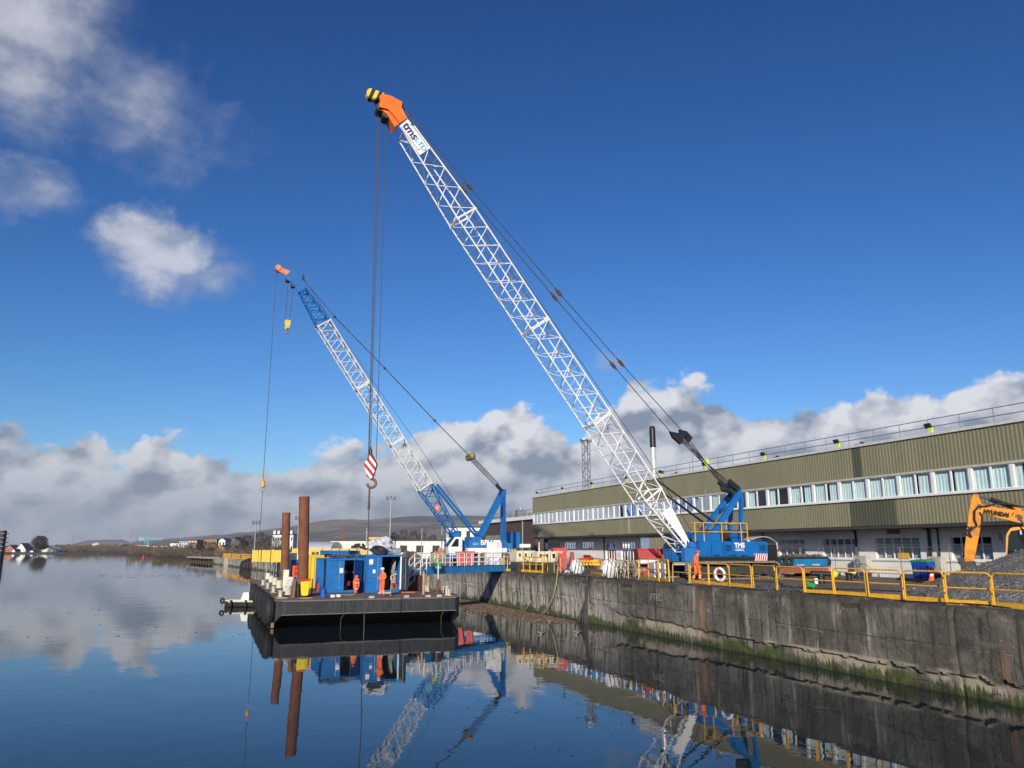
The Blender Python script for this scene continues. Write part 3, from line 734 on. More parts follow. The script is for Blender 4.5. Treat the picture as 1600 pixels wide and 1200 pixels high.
def far_buildings():
    dw = mat('dark_window', (.03, .035, .04), .2)
    whp = mat('warehouse_pale_cladding', (.64, .62, .56), .6, var=.05, dirt=.2, scale=.1)
    # brown building left of the office block
    bw = mat('brown_ribbed_cladding', (.085, .055, .045), .7, var=.15, dirt=.2)
    a = (33.5, 0, 0)
    B = thing('brown_warehouse', (48, 125, 2.8), 'brown clad warehouse with white fascia left of the olive office building', 'building')
    L0, R0 = far(752, 857, 142), far(836, 857, 118)
    tL, tR = far(752, 818, 142).z, far(836, 812, 118).z; tL = tR = (tL+tR)/2
    u = (R0-L0).normalized(); v = Vector((-u.y, u.x, 0)); v = v if v.x > 0 else -v
    mb = MB(); mb.prism([(L0.x, L0.y, 2.5), (R0.x, R0.y, 2.5), (R0.x+v.x*20, R0.y+v.y*20, 2.5), (L0.x+v.x*20, L0.y+v.y*20, 2.5)], (0, 0, tL-2.5)); mb.build('wall', bw, B)
    mb = MB(); mb.prism([Vector((L0.x, L0.y, tL))-v*.4-u*.5, Vector((R0.x, R0.y, tL))-v*.4, Vector((R0.x, R0.y, tL))+v*20, Vector((L0.x, L0.y, tL))+v*20], (0, 0, .55)); mb.build('fascia', white, B)
    mb = MB(); w0, w1 = L0.lerp(R0, .10), L0.lerp(R0, .45)
    for i in range(12):
        q0, q1 = w0.lerp(w1, i/12+.01), w0.lerp(w1, (i+1)/12-.01)
        mb.prism([Vector((q0.x, q0.y, 5.2))-v*.1, Vector((q1.x, q1.y, 5.2))-v*.1, Vector((q1.x, q1.y, 6.9))-v*.1, Vector((q0.x, q0.y, 6.9))-v*.1], v*.05)
    mb.build('window_strip', mat('grey_glazing', (.20, .22, .22), .2), B)
    mb = MB(); zt = tL+.56
    for i in range(15):
        q = L0.lerp(R0, i/14)+v*1.5; mb.tube((q.x, q.y, zt), (q.x, q.y, zt+1.15), .04, 5)
    for dz in (.6, 1.15): mb.tube(Vector((L0.x, L0.y, zt+dz))+v*1.5, Vector((R0.x, R0.y, zt+dz))+v*1.5, .035, 5)
    mb.build('roof_handrail', steel, B)
    r = random.Random(3)
    for i in range(7):
        q = L0.lerp(R0, .1+.12*i)+v*(3+r.random()*3); mb = MB(); s = r.uniform(.35, .8)
        mb.frame_box(Vector((q.x, q.y, zt+s)), Vector((s, 0, 0)), Vector((0, s, 0)), Vector((0, 0, s))); mb.bevel(.08, 1); mb.tube((q.x, q.y, zt+2*s), (q.x, q.y, zt+2*s+.4), .2, 8); mb.build('roof_vent', steel, B)
    mb = MB(); q = L0.lerp(R0, .82)-v*.2; mb.tube((q.x, q.y, 2.8), (q.x, q.y, tL), .12, 6); mb.build('drain_pipe', steel, B)
    slab('white_warehouse', 516, 694, 845.5, 215, 30, whp, 'long pale low warehouse with dark roof line behind the barge containers', 'building', roof=mat('dark_roof_edge', (.05, .05, .055), .8), win=(7, 1, dw), zb=2)
    # curved roof shed
    B = thing('curved_roof_shed', far(498, 865, 200), 'low shed with rounded pale grey metal roof left of the long warehouse', 'building')
    a_, b_ = far(474, 857, 200), far(517, 857, 200); u = (b_-a_).normalized(); v = Vector((-u.y, u.x, 0)); v = v if v.y > 0 else -v; L = (b_-a_).length
    mb = MB(); mb.prism([a_+Vector((0, 0, -3)), b_+Vector((0, 0, -3)), b_+v*14+Vector((0, 0, -3)), a_+v*14+Vector((0, 0, -3))], (0, 0, 2.6)); mb.build('wall', white, B)
    mb = MB(); pr = [(a_+v*(7-7.3*math.cos(PI*i/12))+Vector((0, 0, -.7+2.4*math.sin(PI*i/12)))) for i in range(13)]; mb.prism(pr, u*L); mb.build('roof', mat('pale_metal_roof', (.5, .52, .55), .4), B)
    slab('white_office_block', 697, 752, 823, 150, 14, white, 'tall plain white building directly behind the farther crane cab', 'building', roof=mat('green_grey_roof', (.07, .12, .12), .6), win=(4, 2, dw), zb=2.5, overhang=.6)
    slab('yellow_depot', 574, 609, 839, 330, 16, mat('dull_yellow_wall', (.55, .40, .12), .7), 'dull yellow flat roofed depot peeping over the long warehouse', 'building', win=(4, 1, dw), zb=2)
    slab('terrace_building', 545, 574, 843, 420, 14, mat('pale_tan_wall', (.48, .40, .30), .8), 'pale tan low building left of the yellow depot', 'building', zb=2)
    # distant left side
    slab('white_house', 25, 40, 858.5, 800, 12, render_w, 'white gabled house between the brick house and the big bare tree', 'house', gable=6, win=(3, 2, dw), overhang=.4)
    slab('brick_house', 8, 21, 858, 800, 12, brick, 'small brick house with white porch left of the white gabled house', 'house', gable=4, win=(3, 2, dw), overhang=.4)
    slab('white_cottage', 19, 24, 861, 780, 9, render_w, 'tiny white cottage squeezed between the brick house and the white gabled house', 'house', gable=2)
    slab('boat_club', 66, 88, 860, 780, 14, render_w, 'wide white clubhouse with shallow pale roof right of the big bare tree', 'building', roof=mat('pale_roof', (.55, .56, .52), .7), gable=2.8, win=(6, 1, dw), overhang=1)
    slab('boathouse', 47, 53, 862, 770, 7, render_w, 'tiny white boathouse under the big bare tree', 'building', gable=1.4)
    B, P, L, top = slab('apartment_block', -60, 2, 831, 410, 3, mat('dark_cladding', (.035, .03, .035), .6), 'dark stepped apartment block with balconies at the left edge', 'apartment block', zb=1.6)
    for j in range(5):
        z = 1.6+(top-1.6)*(j+.8)/5.3; mb = MB(); mb.prism([P(L/2-4, -1.2, z), P(L/2+1.3, -1.2, z), P(L/2+1.3, 3, z), P(L/2-4, 3, z)], (0, 0, .35)); mb.build('balcony', mat('grey_balcony', (.22, .22, .24), .6), B)
    slab('shipyard_shed', 207, 233, 852, 1500, 40, whp, 'long low white shipyard shed below the pale blue giant crane', 'shed', win=None)
    slab('riverside_shed', 233, 265, 853, 1450, 40, render_w, 'long low white shed right of the pale blue giant crane', 'shed')
    slab('white_hall', 265, 279, 849, 900, 25, render_w, 'white boxy hall left of the blue and white flats', 'building')
    slab('white_flats', 279, 293, 846, 760, 15, mat('pale_blue_flats', (.42, .50, .56), .7), 'pale blue and white flats left of the orange brick flats', 'apartment block', win=(4, 4, dw))
    slab('brick_flats', 293, 307, 844.5, 740, 15, brick, 'orange brick flats beside the pale blue flats', 'apartment block', win=(3, 4, mat('pale_window', (.6, .6, .55), .5)))
    slab('tan_flats', 320, 338, 843, 560, 14, mat('tan_brick', (.30, .20, .10), .9), 'tan flats with flat roof behind the bare trees', 'apartment block', win=(5, 2, dw))
    slab('white_villa', 341, 351, 844.5, 420, 9, render_w, 'narrow white house with dark roof among bare trees', 'house', gable=1.2, win=(2, 2, dw), overhang=.5)
    slab('red_roof_house', 337, 352, 857, 380, 10, brick, 'low red brick house in front of the narrow white house', 'house', gable=1.5)
    slab('grey_roof_house', 352, 376, 847, 440, 12, mat('grey_wall', (.2, .19, .17), .9), 'grey house with wide dark roof right of the narrow white house', 'house', gable=2.4, win=(4, 1, dw), overhang=.5)
    B, P, L, top = slab('hilltop_flats', 424, 457, 836, 620, 15, render_w, 'cream flats with many small towers left of the rusty piles', 'apartment block', win=(8, 2, dw))
    for i in range(5):
        mb = MB(); s = -L/2+L*(i+.25)/5; mb.prism([P(s, -.3, top+.8), P(s+1.8, -.3, top+.8), P(s+1.8, 5, top+.8), P(s, 5, top+.8)], (0, 0, 2.6)); mb.build('roof_tower', render_w, B)
    slab('factory_shed', 96, 112, 858, 2200, 40, mat('grey_factory', (.25, .26, .28), .8), 'grey low factory on the far shore left of the pale steam stacks', 'factory')
    slab('grey_works', 165, 188, 851, 2300, 60, mat('blue_grey_works', (.13, .15, .18), .8), 'wide blue grey works building on the far shore', 'factory')
    slab('white_tanks', 128, 141, 858, 2000, 30, render_w, 'row of small white tanks and huts on the far shore', 'industrial building')
    # tall silo with pale top
    for nm, px, pt, wd, lab in (('storage_silo', 149, 848, 9, 'tall pale silo tower on the far shore'), ('storage_silo', 145.5, 852, 5, 'shorter pale silo left of the tall silo tower'), ('storage_silo', 154, 853, 5, 'shorter pale silo right of the tall silo tower')):
        q = far(px, 865, 2000); zt = far(px, pt, 2000).z; mb = MB(); mb.tube((q.x, q.y, 0), (q.x, q.y, zt*.85), wd, 10); mb.tube((q.x, q.y, zt*.85), (q.x, q.y, zt), wd, 10, r2=wd*.35); mb.build
        tag(mb.build(nm, render_w, loc=(q.x, q.y, 1)), lab, 'silo', 'silos on the far shore')
    for px, pt, lab in ((111, 833, 'thin tall mast standing alone on the far shore'), (123, 852, 'short pale pole left of the silos'), (186, 849, 'pale pole by the wide works building'), (190, 849, 'pale pole just right of the wide works building'), (201, 826, 'very thin tall pylon left of the pale blue giant crane')):
        q = far(px, 865, 1800); zt = far(px, pt, 1800).z; mb = MB(); mb.lattice((q.x, q.y, 0), (q.x, q.y, zt), 3, 3, 1, 1, 6, .35, .2, (1, 0, 0)); mb.bar((q.x-3, q.y, zt*.9), (q.x+3, q.y, zt*.9), .5, .5)
        tag(mb.build('mast', mat('faint_steel', (.33, .34, .36), .6), loc=(q.x, q.y, 1)), lab, 'mast')
    # giant cantilever crane
    cb = mat('pale_turquoise_paint', (.22, .48, .56), .6); D = 1700
    q = far(227, 865, D); B = thing('cantilever_crane', (q.x, q.y, 1.5), 'giant pale blue hammerhead shipyard crane on the far shore', 'crane')
    zt = far(227, 844, D).z; mb = MB(); mb.lattice((q.x, q.y, 0), (q.x, q.y, zt), 11, 11, 7, 7, 5, .6, .35, (1, 0, 0)); mb.build('tower', cb, B)
    l, r_ = far(219, 842, D), far(254, 842, D); mb = MB(); mb.lattice(l, q+Vector((0, 0, l.z-q.z)), 6, 6, 5, 5, 4, .5, .3, (0, 0, 1)); mb.lattice(q+Vector((0, 0, l.z-q.z)), r_, 5, 5, 4, 2, 7, .5, .3, (0, 0, 1)); mb.build('jib', cb, B)
    mb = MB(); mb.frame_box(l+Vector((3, 0, -1)), Vector((5, 0, 0)), Vector((0, 3, 0)), Vector((0, 0, 3.5))); mb.build('counterweight_house', cb, B)
    # channel buoy
    q = on_z(224, 872.5, 0); B = thing('channel_buoy', q, 'small red channel buoy floating far out on the river', 'buoy')
    mb = MB(); mb.tube(q+Vector((0, 0, -.3)), q+Vector((0, 0, .4)), .75, 12); mb.tube(q+Vector((0, 0, .4)), q+Vector((0, 0, 1.3)), .45, 10, r2=.2); mb.build('float', red, B); mb = MB(); mb.ball(q+Vector((0, 0, 1.45)), .25); mb.build('topmark', red, B)
far_buildings()

def masts():
    def floodmast(px, pt, pb, D, label, heads=3, thick=1.0, lattice=False, zg=2.4):
        q = far(px, pb, D); zt = far(px, pt, D).z; T = thing('floodlight_mast', (q.x, q.y, zg), label, 'floodlight mast')
        s = D/1202
        mb = MB()
        if lattice: mb.lattice((q.x, q.y, zg), (q.x, q.y, zt-1.2*s*6), 9*s, 9*s, 9*s, 9*s, 14, .8*s, .5*s, (1, 0, 0))
        else: mb.tube((q.x, q.y, zg), (q.x, q.y, zt), 1.25*s*thick, 8, r2=.7*s*thick)
        mb.build('pole', steel, T)
        u = Vector((math.cos(YAW), -math.sin(YAW), 0)); zz = zt-(1.2*s*6 if lattice else 0); w = 6.5*s*thick if not lattice else 9*s
        mb = MB(); mb.bar(Vector((q.x, q.y, zz))-u*w, Vector((q.x, q.y, zz))+u*w, .8*s, .8*s)
        if heads > 2 or lattice: mb.bar(Vector((q.x, q.y, zz-3*s))-u*w*.8, Vector((q.x, q.y, zz-3*s))+u*w*.8, .6*s, .6*s)
        mb.build('crossbar', dsteel, T)
        for i in range(heads):
            for lv in ((0, -3*s) if heads > 2 else (0,)):
                c = Vector((q.x, q.y, zz+lv+1.0*s))+u*(w*(-.9+1.8*i/(heads-1))); mb = MB(); mb.frame_box(c, u*1.1*s, Vector((-.2, -.6, -.5)).normalized()*.45*s, Vector((0, -.5, .7)).normalized()*.8*s); mb.build('lamp', dsteel, T)
        if lattice:
            mb = MB(); c = Vector((q.x, q.y, zz+2.2*s)); mb.frame_box(c-u*4*s, u*2.0*s, Vector((0, 2*s, 0)), Vector((0, 0, 1.8*s))); mb.ball(c+u*1.5*s+Vector((0, 0, 1.5*s)), 1.9*s); mb.build('camera_dome', mat('pale_grey_plastic', (.5, .52, .52), .5), T)
        return T
    floodmast(608.5, 778, 858, 210, 'tall floodlight mast with a ring of lamps left of the farther crane boom')
    floodmast(397, 816, 866, 260, 'floodlight mast beside the thin left crane rope', thick=.8)
    floodmast(464, 809, 866, 250, 'floodlight mast half hidden behind the front rusty pile', thick=.8)
    floodmast(658.5, 826, 864, 130, 'short twin lamp post in front of the long pale warehouse', heads=2, thick=.7)
    floodmast(917, 681, 770, 140, 'grey lattice floodlight tower rising behind the olive building roof', heads=4, lattice=True)
    for px, pt, lab in ((690, 824, 'thin pale post left of the white office block'), (572, 826, 'thin grey post behind the hook rope')):
        q = far(px, 864, 160); zt = far(px, pt, 160).z; mb = MB(); mb.tube((q.x, q.y, 2), (q.x, q.y, zt), .12, 6); mb.ball((q.x, q.y, zt), .25); tag(mb.build('post', steel, loc=(q.x, q.y, 2)), lab, 'post')
    # red slewing crane far off
    a, b = far(538, 843, 700), far(533, 822, 700); mb = MB(); mb.lattice(a, b, 1.5, 1.5, .8, .8, 8, .25, .15, (1, 0, 0)); mb.box((a.x-2, a.y-2, a.z-4), (a.x+2, a.y+2, a.z)); tag(mb.build('distant_crane', mat('dull_red', (.3, .08, .06), .7), loc=a), 'thin leaning red crane boom far away before the hills', 'crane')
    # chimney behind the building
    q = far(1022, 745, 90); zt = far(1022, 666, 90).z; zm = far(1022, 699, 90).z; T = thing('chimney', (q.x, q.y, 11.3), 'round chimney flue, white below and black above, behind the roof', 'chimney')
    mb = MB(); mb.tube((q.x, q.y, 6), (q.x, q.y, zm), .31, 16); mb.build('lower_flue', mat('shiny_pale_flue', (.66, .66, .66), .3, .3), T, smooth=True)
    mb = MB(); mb.tube((q.x, q.y, zm+.002), (q.x, q.y, zt-.3), .36, 16); mb.tube((q.x, q.y, zt-.3), (q.x, q.y, zt), .36, 16, r2=.25); mb.build('upper_flue', blackp, T, smooth=True)
masts()

def bare_tree(px, pb, pt, D, w, label, seed, col=(.055, .045, .035), n=1600):
    r = random.Random(seed); q = far(px, pb, D); zb = max(.8, q.z) if D > 300 else 2.4; zt = far(px, pt, D).z; H = zt-zb; W = w*D/1202
    T = thing('bare_tree', (q.x, q.y, zb), label, 'tree'); s = D/1202
    mb = MB(); mb.tube((q.x, q.y, zb-1), (q.x, q.y, zb+H*.45), H*.035, 7, r2=H*.02)
    tips = []
    for i in range(11):
        a = r.uniform(0, 2*PI); t = r.uniform(.25, .5); b = Vector((q.x, q.y, zb+H*t)); e = b+Vector((math.cos(a)*W*.32, math.sin(a)*W*.32, H*r.uniform(.22, .42))); mb.tube(b, e, H*.012, 5, r2=H*.004); tips.append(e)
    tm = mat('bare_bark', (.055, .045, .035), .95)
    mb.build('trunk', tm, T)
    mb = MB()
    for i in range(n):
        a = r.uniform(0, 2*PI); z = r.random(); rr = W/2*math.sin(PI*(.12+.80*z))**.7*r.random()**.45*(1+.45*nz(math.cos(a)*1.6+seed, math.sin(a)*1.6, z*2.5))
        c = Vector((q.x+math.cos(a)*rr, q.y+math.sin(a)*rr, zb+H*(.2+.8*z*(.9+.1*r.random())-.1*(rr/W))))
        d = Vector((math.cos(a)*.5+r.gauss(0, .4), math.sin(a)*.5+r.gauss(0, .4), .8+r.gauss(0, .3))).normalized(); l = H*r.uniform(.05, .11); k = d.orthogonal().normalized()*s*.22
        mb.quad(c-k, c+k, c+d*l+k*.3, c+d*l-k*.3)
    mb.build('crown', mat('bare_twigs_%d' % (seed % 3), [(.060, .045, .038), (.075, .055, .04), (.05, .05, .035)][seed % 3], .95), T)
bare_tree(61, 864, 837.5, 760, 24, 'big dark rounded bare tree between the white houses on the left bank', 1, n=2600)
bare_tree(34, 864, 851, 840, 13, 'small dark tree behind the white gabled house', 2)
bare_tree(70, 864, 851, 840, 16, 'low dark tree behind the wide white clubhouse', 3)
for i, (px, pt, w, D, lab) in enumerate(((300, 848, 22, 420, 'bare bush in front of the orange brick flats'), (316, 846, 24, 400, 'bare tree left of the tan flats'), (332, 848, 20, 380, 'bare tree below the tan flats'), (372, 838, 26, 360, 'bare tree behind the dark scrap heap'),
        (385, 836, 24, 340, 'bare tree left of the left floodlight mast'), (404, 832, 26, 330, 'bare tree right of the left floodlight mast'), (420, 836, 22, 330, 'bare tree below the cream hilltop flats'), (437, 840, 22, 320, 'bare tree left of the rear rusty pile'),
        (615, 831, 18, 300, 'bare tree just right of the tall floodlight mast'), (630, 827, 22, 300, 'tallest bare tree above the long pale warehouse'), (646, 829, 20, 300, 'round bare tree above the long pale warehouse'), (660, 832, 20, 300, 'bare tree behind the twin lamp post'), (676, 835, 18, 300, 'low bare tree left of the white office block'))):
    bare_tree(px, 864, pt, D, w, lab, 10+i, n=900)
def scrub():
    r = random.Random(9); mb = MB()
    def strip(pa, pb, D0, D1, h, n):
        for i in range(n):
            px = r.uniform(pa, pb); D = r.uniform(D0, D1); q = far(px, 857, D); s = D/1202; z = 1.0+r.random()**1.3*h*(.7+.6*nz(px*.09, D*.01)); k = Vector((math.cos(YAW), -math.sin(YAW), 0))*s*r.uniform(.2, .7)
            c = Vector((q.x, q.y, z)); d = Vector((r.gauss(0, .4), r.gauss(0, .4), 1)).normalized()*s*r.uniform(1.2, 3)
            mb.quad(c-k, c+k, c+d+k*.4, c+d-k*.4)
    strip(86, 215, 900, 1500, 9, 5500); strip(200, 300, 520, 900, 6.5, 6000); strip(240, 335, 380, 520, 4.2, 5000); strip(335, 470, 265, 420, 5.5, 5000); strip(88, 140, 800, 900, 6, 1500); strip(470, 600, 380, 520, 6.5, 3500); strip(600, 700, 260, 300, 6, 3000); strip(0, 30, 820, 900, 6, 600)
    tag(mb.build('bank_scrub', mat('winter_scrub', (.085, .062, .040), .95, var=.5, scale=.08)), 'brown winter scrub covering the far river banks', 'scrub', kind='stuff')
scrub()
# ================================================================== CRANES
def track_unit(name, xc, yc, L, Hh, W_, z0, parent, m=None):
    """one crawler track: shoes round a rounded frame, rollers, sprocket"""
    R_ = Hh/2; mb = MB(); x0, x1 = xc-L/2+R_, xc+L/2-R_; path = []
    n1 = int((x1-x0)/.24)
    for i in range(n1): path.append((x0+(x1-x0)*i/n1, z0, (1, 0)))
    for i in range(8): a = -PI/2+PI*i/8; path.append((x1+R_*math.cos(a), z0+R_+R_*math.sin(a), (-math.sin(a), math.cos(a))))
    for i in range(n1): path.append((x1-(x1-x0)*i/n1, z0+Hh, (-1, 0)))
    for i in range(8): a = PI/2+PI*i/8; path.append((x0+R_*math.cos(a), z0+R_+R_*math.sin(a), (-math.sin(a), math.cos(a))))
    for (x, z, t) in path:
        tx = Vector((t[0], 0, t[1])); nn = Vector((t[1], 0, -t[0])); c = Vector((x, yc, z))
        mb.frame_box(c-nn*.03, tx*.105, Vector((0, W_/2, 0)), nn*.035); mb.frame_box(c+nn*.03, tx*.03, Vector((0, W_/2, 0)), nn*.03)
    o = mb.build(name, m or mudsteel, parent)
    mb = MB(); mb.box((x0-.05, yc-W_*.36, z0+Hh*.28), (x1+.05, yc+W_*.36, z0+Hh*.74))
    for i in range(7): x = x0+(x1-x0)*(i+.5)/7; mb.tube((x, yc-W_*.42, z0+.2), (x, yc+W_*.42, z0+.2), .15, 10)
    for x in (x0, x1): mb.tube((x, yc-W_*.44, z0+R_), (x, yc+W_*.44, z0+R_), R_-.12, 14)
    mb.build('track_frame', dsteel, o); return o
def curve_rope(p, q, sag, n=16):
    p, q = Vector(p), Vector(q); return [p.lerp(q, i/n)+Vector((0, 0, -sag*4*(i/n)*(1-i/n))) for i in range(n+1)]

def crane_one():
    Y = 43.0; T = thing('crawler_crane', (30.6, Y, 2.8), 'larger white boomed crawler crane with orange head and blue body on the quay', 'crawler crane')
    P = lambda x, y, yy=Y: on_y(x, y, yy)
    track_unit('track', 30.5, 41.1, 6.6, 1.02, .8, 2.86, T); track_unit('track', 30.5, 45.0, 6.6, 1.02, .8, 2.86, T)
    mb = MB(); mb.box((29.3, 41.5, 3.15), (31.8, 44.6, 3.65)); mb.tube((30.6, Y, 3.6), (30.6, Y, 3.84), 1.1, 20); mb.build('carbody', dsteel, T)
    # machinery house
    mb = MB(); mb.box((28.25, 41.4, 4.18), (33.45, 44.6, 5.14)); mb.bevel(.05, 2); bodyo = mb.build('machinery_house', blue, T)
    mb = MB(); mb.box((28.3, 41.45, 3.84), (33.4, 44.55, 4.18)); mb.build('underframe', blackp, T)
    mb = MB()
    for x in (29.1, 30.0, 30.9, 32.7): mb.box((x, 41.385, 4.25), (x+.03, 41.41, 5.05))
    for x in (29.3, 30.5, 31.3): mb.box((x, 41.375, 4.24), (x+.45, 41.41, 4.29)); mb.box((x+.18, 41.36, 4.30), (x+.27, 41.39, 4.33))
    mb.build('door_seams', mat('seam_dark_blue', (.004, .03, .09), .6), T)
    for gx in (30.15, 32.8):
        mb = MB()
        for k in range(7): mb.box((gx, 41.375, 4.55+k*.055), (gx+.45, 41.41, 4.575+k*.055))
        mb.build('louvre_grille', mat('seam_dark_blue', (.004, .03, .09), .6), T)
    mb = MB(); mb.tube((28.6, 41.8, 5.14), (28.6, 41.8, 5.95), .05, 8); mb.tube((28.6, 41.8, 5.95), (28.45, 41.8, 6.1), .05, 8); mb.build('exhaust_pipe', rust, T)
    text('logo', 'TMS', .42, on_y(1155.5, 852.5, 41.385), (1, 0, 0), (0, 0, 1), white, T, .004, bold=.018)
    mb = MB(); q = on_y(1155.5, 858, 41.385); mb.box((q.x-.34, 41.378, q.z-.012), (q.x+.34, 41.392, q.z+.012)); mb.box((q.x-.36, 41.378, q.z-.10), (q.x+.36, 41.392, q.z-.075)); mb.box((q.x-.25, 41.378, q.z-.055), (q.x+.25, 41.392, q.z-.04)); mb.build('logo_lines', white, T)
    q0, q1 = on_y(1179, 865, 41.36), on_y(1199.5, 878, 41.36)
    mb = MB(); mb.box((q0.x, 41.34, q1.z), (q1.x, 41.38, q0.z)); mb.build('hazard_panel', stripes('red_white_stripes', (.42, .03, .03), (.75, .73, .7), .165, Vector((1, 0, -.28))), T)
    mb = MB(); mb.box((33.47, 41.5, 3.5), (34.3, 44.5, 4.95)); mb.bevel(.08, 2); mb.build('counterweight', blackp, T)
    # front of the upper works: boom foot brackets, cab, engine bits
    mb = MB()
    for yy in (42.15, 43.85): mb.prism([(27.6, yy, 3.85), (28.5, yy, 3.85), (28.5, yy, 5.1), (28.0, yy, 5.05), (27.7, yy, 4.6)], (0, .12, 0))
    mb.box((28.2, 41.5, 5.15), (29.9, 42.1, 5.62)); mb.box((28.5, 43.9, 5.14), (31.2, 44.6, 5.65)); mb.tube((28.6, 42.3, 5.45), (28.6, 43.7, 5.45), .28, 14); mb.tube((29.9, 42.3, 5.5), (29.9, 43.7, 5.5), .36, 16)
    mb.box((29.6, 42.2, 5.14), (30.5, 42.32, 5.7)); mb.box((29.6, 43.7, 5.14), (30.5, 43.82, 5.7)); mb.tube((31.6, 42.3, 5.42), (31.6, 43.7, 5.42), .3, 16)
    mb.build('winch_deck', blue, T)
    for x_, z_, r_ in ((29.9, 5.5, .39), (31.6, 5.42, .325)): mb = MB(); mb.tube((x_, 42.4, z_), (x_, 43.6, z_), r_, 16); mb.build('rope_drum', rope, T)
    mb = MB(); mb.prism([(26.35, 43.95, 4.0), (27.6, 43.95, 4.0), (27.6, 43.95, 5.6), (26.9, 43.95, 5.6), (26.3, 43.95, 4.7)], (0, .95, 0)); mb.bevel(.06, 2); cabo = mb.shift((1.45, 0, 0)).build('cab', blue2, T)
    mb = MB(); mb.prism([(26.42, 43.93, 4.3), (27.35, 43.93, 4.3), (27.35, 43.93, 5.5), (26.95, 43.93, 5.5), (26.4, 43.93, 4.72)], (0, .015, 0)); mb.prism([(26.27, 44.05, 4.75), (26.86, 44.05, 5.56), (26.83, 44.05, 5.58), (26.24, 44.05, 4.75)], (0, .75, 0)); mb.shift((1.45, 0, 0)).build('cab_window', dglass, cabo)
    mb = MB(); mb.box((27.35, 41.6, 3.86), (28.25, 42.1, 4.75)); mb.box((27.9, 41.7, 4.75), (28.25, 42.1, 5.1)); mb.box((27.55, 41.62, 3.3), (27.95, 42.0, 3.86)); mb.bevel(.03, 1); mb.build('front_bracket', blue2, T)
    mb = MB(); mb.box((27.4, 43.2, 3.86), (28.3, 43.9, 3.91)); mb.tube((27.45, 43.3, 3.9), (27.45, 43.3, 4.8), .02, 5); mb.tube((27.45, 43.3, 4.8), (27.45, 44, 4.8), .02, 5); mb.build('cab_step', dsteel, T)
    # yellow handrail on the roof of the machinery house
    mb = MB(); zt, zm, zb = 6.28, 5.72, 5.1; ya = 41.5
    for x in (28.05, 28.7, 30.05, 31.5, 31.98): mb.tube((x, ya, zb), (x, ya, zt), .028, 6)
    for z in (zt, zm): mb.tube((28.05, ya, z), (31.98, ya, z), .028, 6); mb.tube((31.98, ya, z), (31.98, 44.4, z), .028, 6); mb.tube((28.05, ya, z), (28.05, 42.0, z), .028, 6)
    mb.tube((31.98, 44.4, zb), (31.98, 44.4, zt), .028, 6); mb.build('handrail', yellow, T)
    # gantry
    mb = MB(); nr, fr_ = 41.9, 44.1
    for yy, base, topp in ((nr, (1112, 838), (1157, 768)), (fr_, (1096, 832), (1144, 771))):
        mb.bar(P(*base, yy), P(*topp, yy), .24, .36)
    a, b = P(1148, 788, nr), P(1136, 789, fr_); mb.bar(P(1139, 798, nr), P(1125, 796, fr_), .28, .28)
    mb.bar(P(1157, 770, nr), P(1144, 772, fr_), .30, .42)
    mb.build('gantry', blue, T)
    mb = MB()
    for yy, tx, ty, bx in ((nr, 1158, 776, 1157.5), (fr_, 1143, 778, 1140)): mb.bar(P(bx, 846, yy), P(tx, ty, yy), .2, .26)
    mb.build('gantry_rear_leg', blue, T)
    mb = MB()
    for yy, x_, y_ in ((nr-.1, 1146, 758), (fr_, 1130, 758)): mb.frame_box(P(x_, y_, yy), Vector((.34, 0, -.24)), Vector((0, .10, 0)), Vector((.09, 0, .14)))
    mb.tube(P(1150, 765, nr), P(1132, 762, fr_), .33, 12); mb.build('gantry_sheaves', blackp, T)
    # boom: three lattice pieces along one axis
    foot = P(1070, 862); a0 = P(952, 680); a1 = P(709.5, 320); d = (a1-foot).normalized(); up = Vector((-d.z, 0, d.x)); up = up if up.z > 0 else -up
    d2 = (a1-a0).normalized()
    def at(px, py):   # point of the boom axis nearest to the pixel, plane Y
        q = P(px, py); return foot+d*((q-foot).dot(d))
    s0 = at(1012, 775); s1 = at(935, 655); s2 = at(838, 510); s3 = at(723, 340); s4 = at(664, 253); s5 = at(636, 208)
    w, h = 1.5, 1.4
    mb = MB(); mb.lattice(foot+d*.1, s0, 1.5, .34, w, h, 6, .055, .032, up); mb.build('boom_foot_section', boomwhite, T)
    for k, (pa, pb, nb) in enumerate(((s0, s1, 6), (s1, s2, 7), (s2, s3, 8))):
        mb = MB(); mb.lattice(pa+d*.04, pb-d*.04, w, h, w, h, nb*2-4, .050, .026, up)
        for e in (pa+d*.05, pb-d*.05):
            for a_, b_ in (((-1, -1), (-1, 1)), ((-1, 1), (1, 1)), ((1, 1), (1, -1)), ((1, -1), (-1, -1))):
                S = Vector((0, 1, 0)); mb.tube(e+S*a_[0]*w/2+up*a_[1]*h/2, e+S*b_[0]*w/2+up*b_[1]*h/2, .045, 6)
            for a_ in ((-1, -1), (-1, 1), (1, 1), (1, -1)): mb.tube(e+S*a_[0]*w/2+up*a_[1]*h/2-d*.09, e+S*a_[0]*w/2+up*a_[1]*h/2+d*.09, .085, 7)
        mb.build('boom_section', boomwhite, T)
    mb = MB(); mb.lattice(s3, s5, w, h, 1.15, .85, 8, .05, .028, up); mb.build('boom_top_section', boomwhite, T)
    # solid foot plate and walkway on the boom
    mb = MB(); yy = 42.2
    mb.prism([P(1034, 802, yy), P(1046.5, 792, yy), P(1073.5, 838, yy), P(1073, 853, yy)], (0, .02, 0)); mb.build('boom_foot_plate', boomwhite, T)
    # sign panel
    yy = 42.28; c = [P(624, 197, yy), P(637, 186, yy), P(673, 231, yy), P(656, 242, yy)]
    mb = MB(); mb.prism(c, (0, .025, 0)); pan = mb.build('sign_panel', mat('sign_white', (.82, .82, .80), .4, var=.03), T)
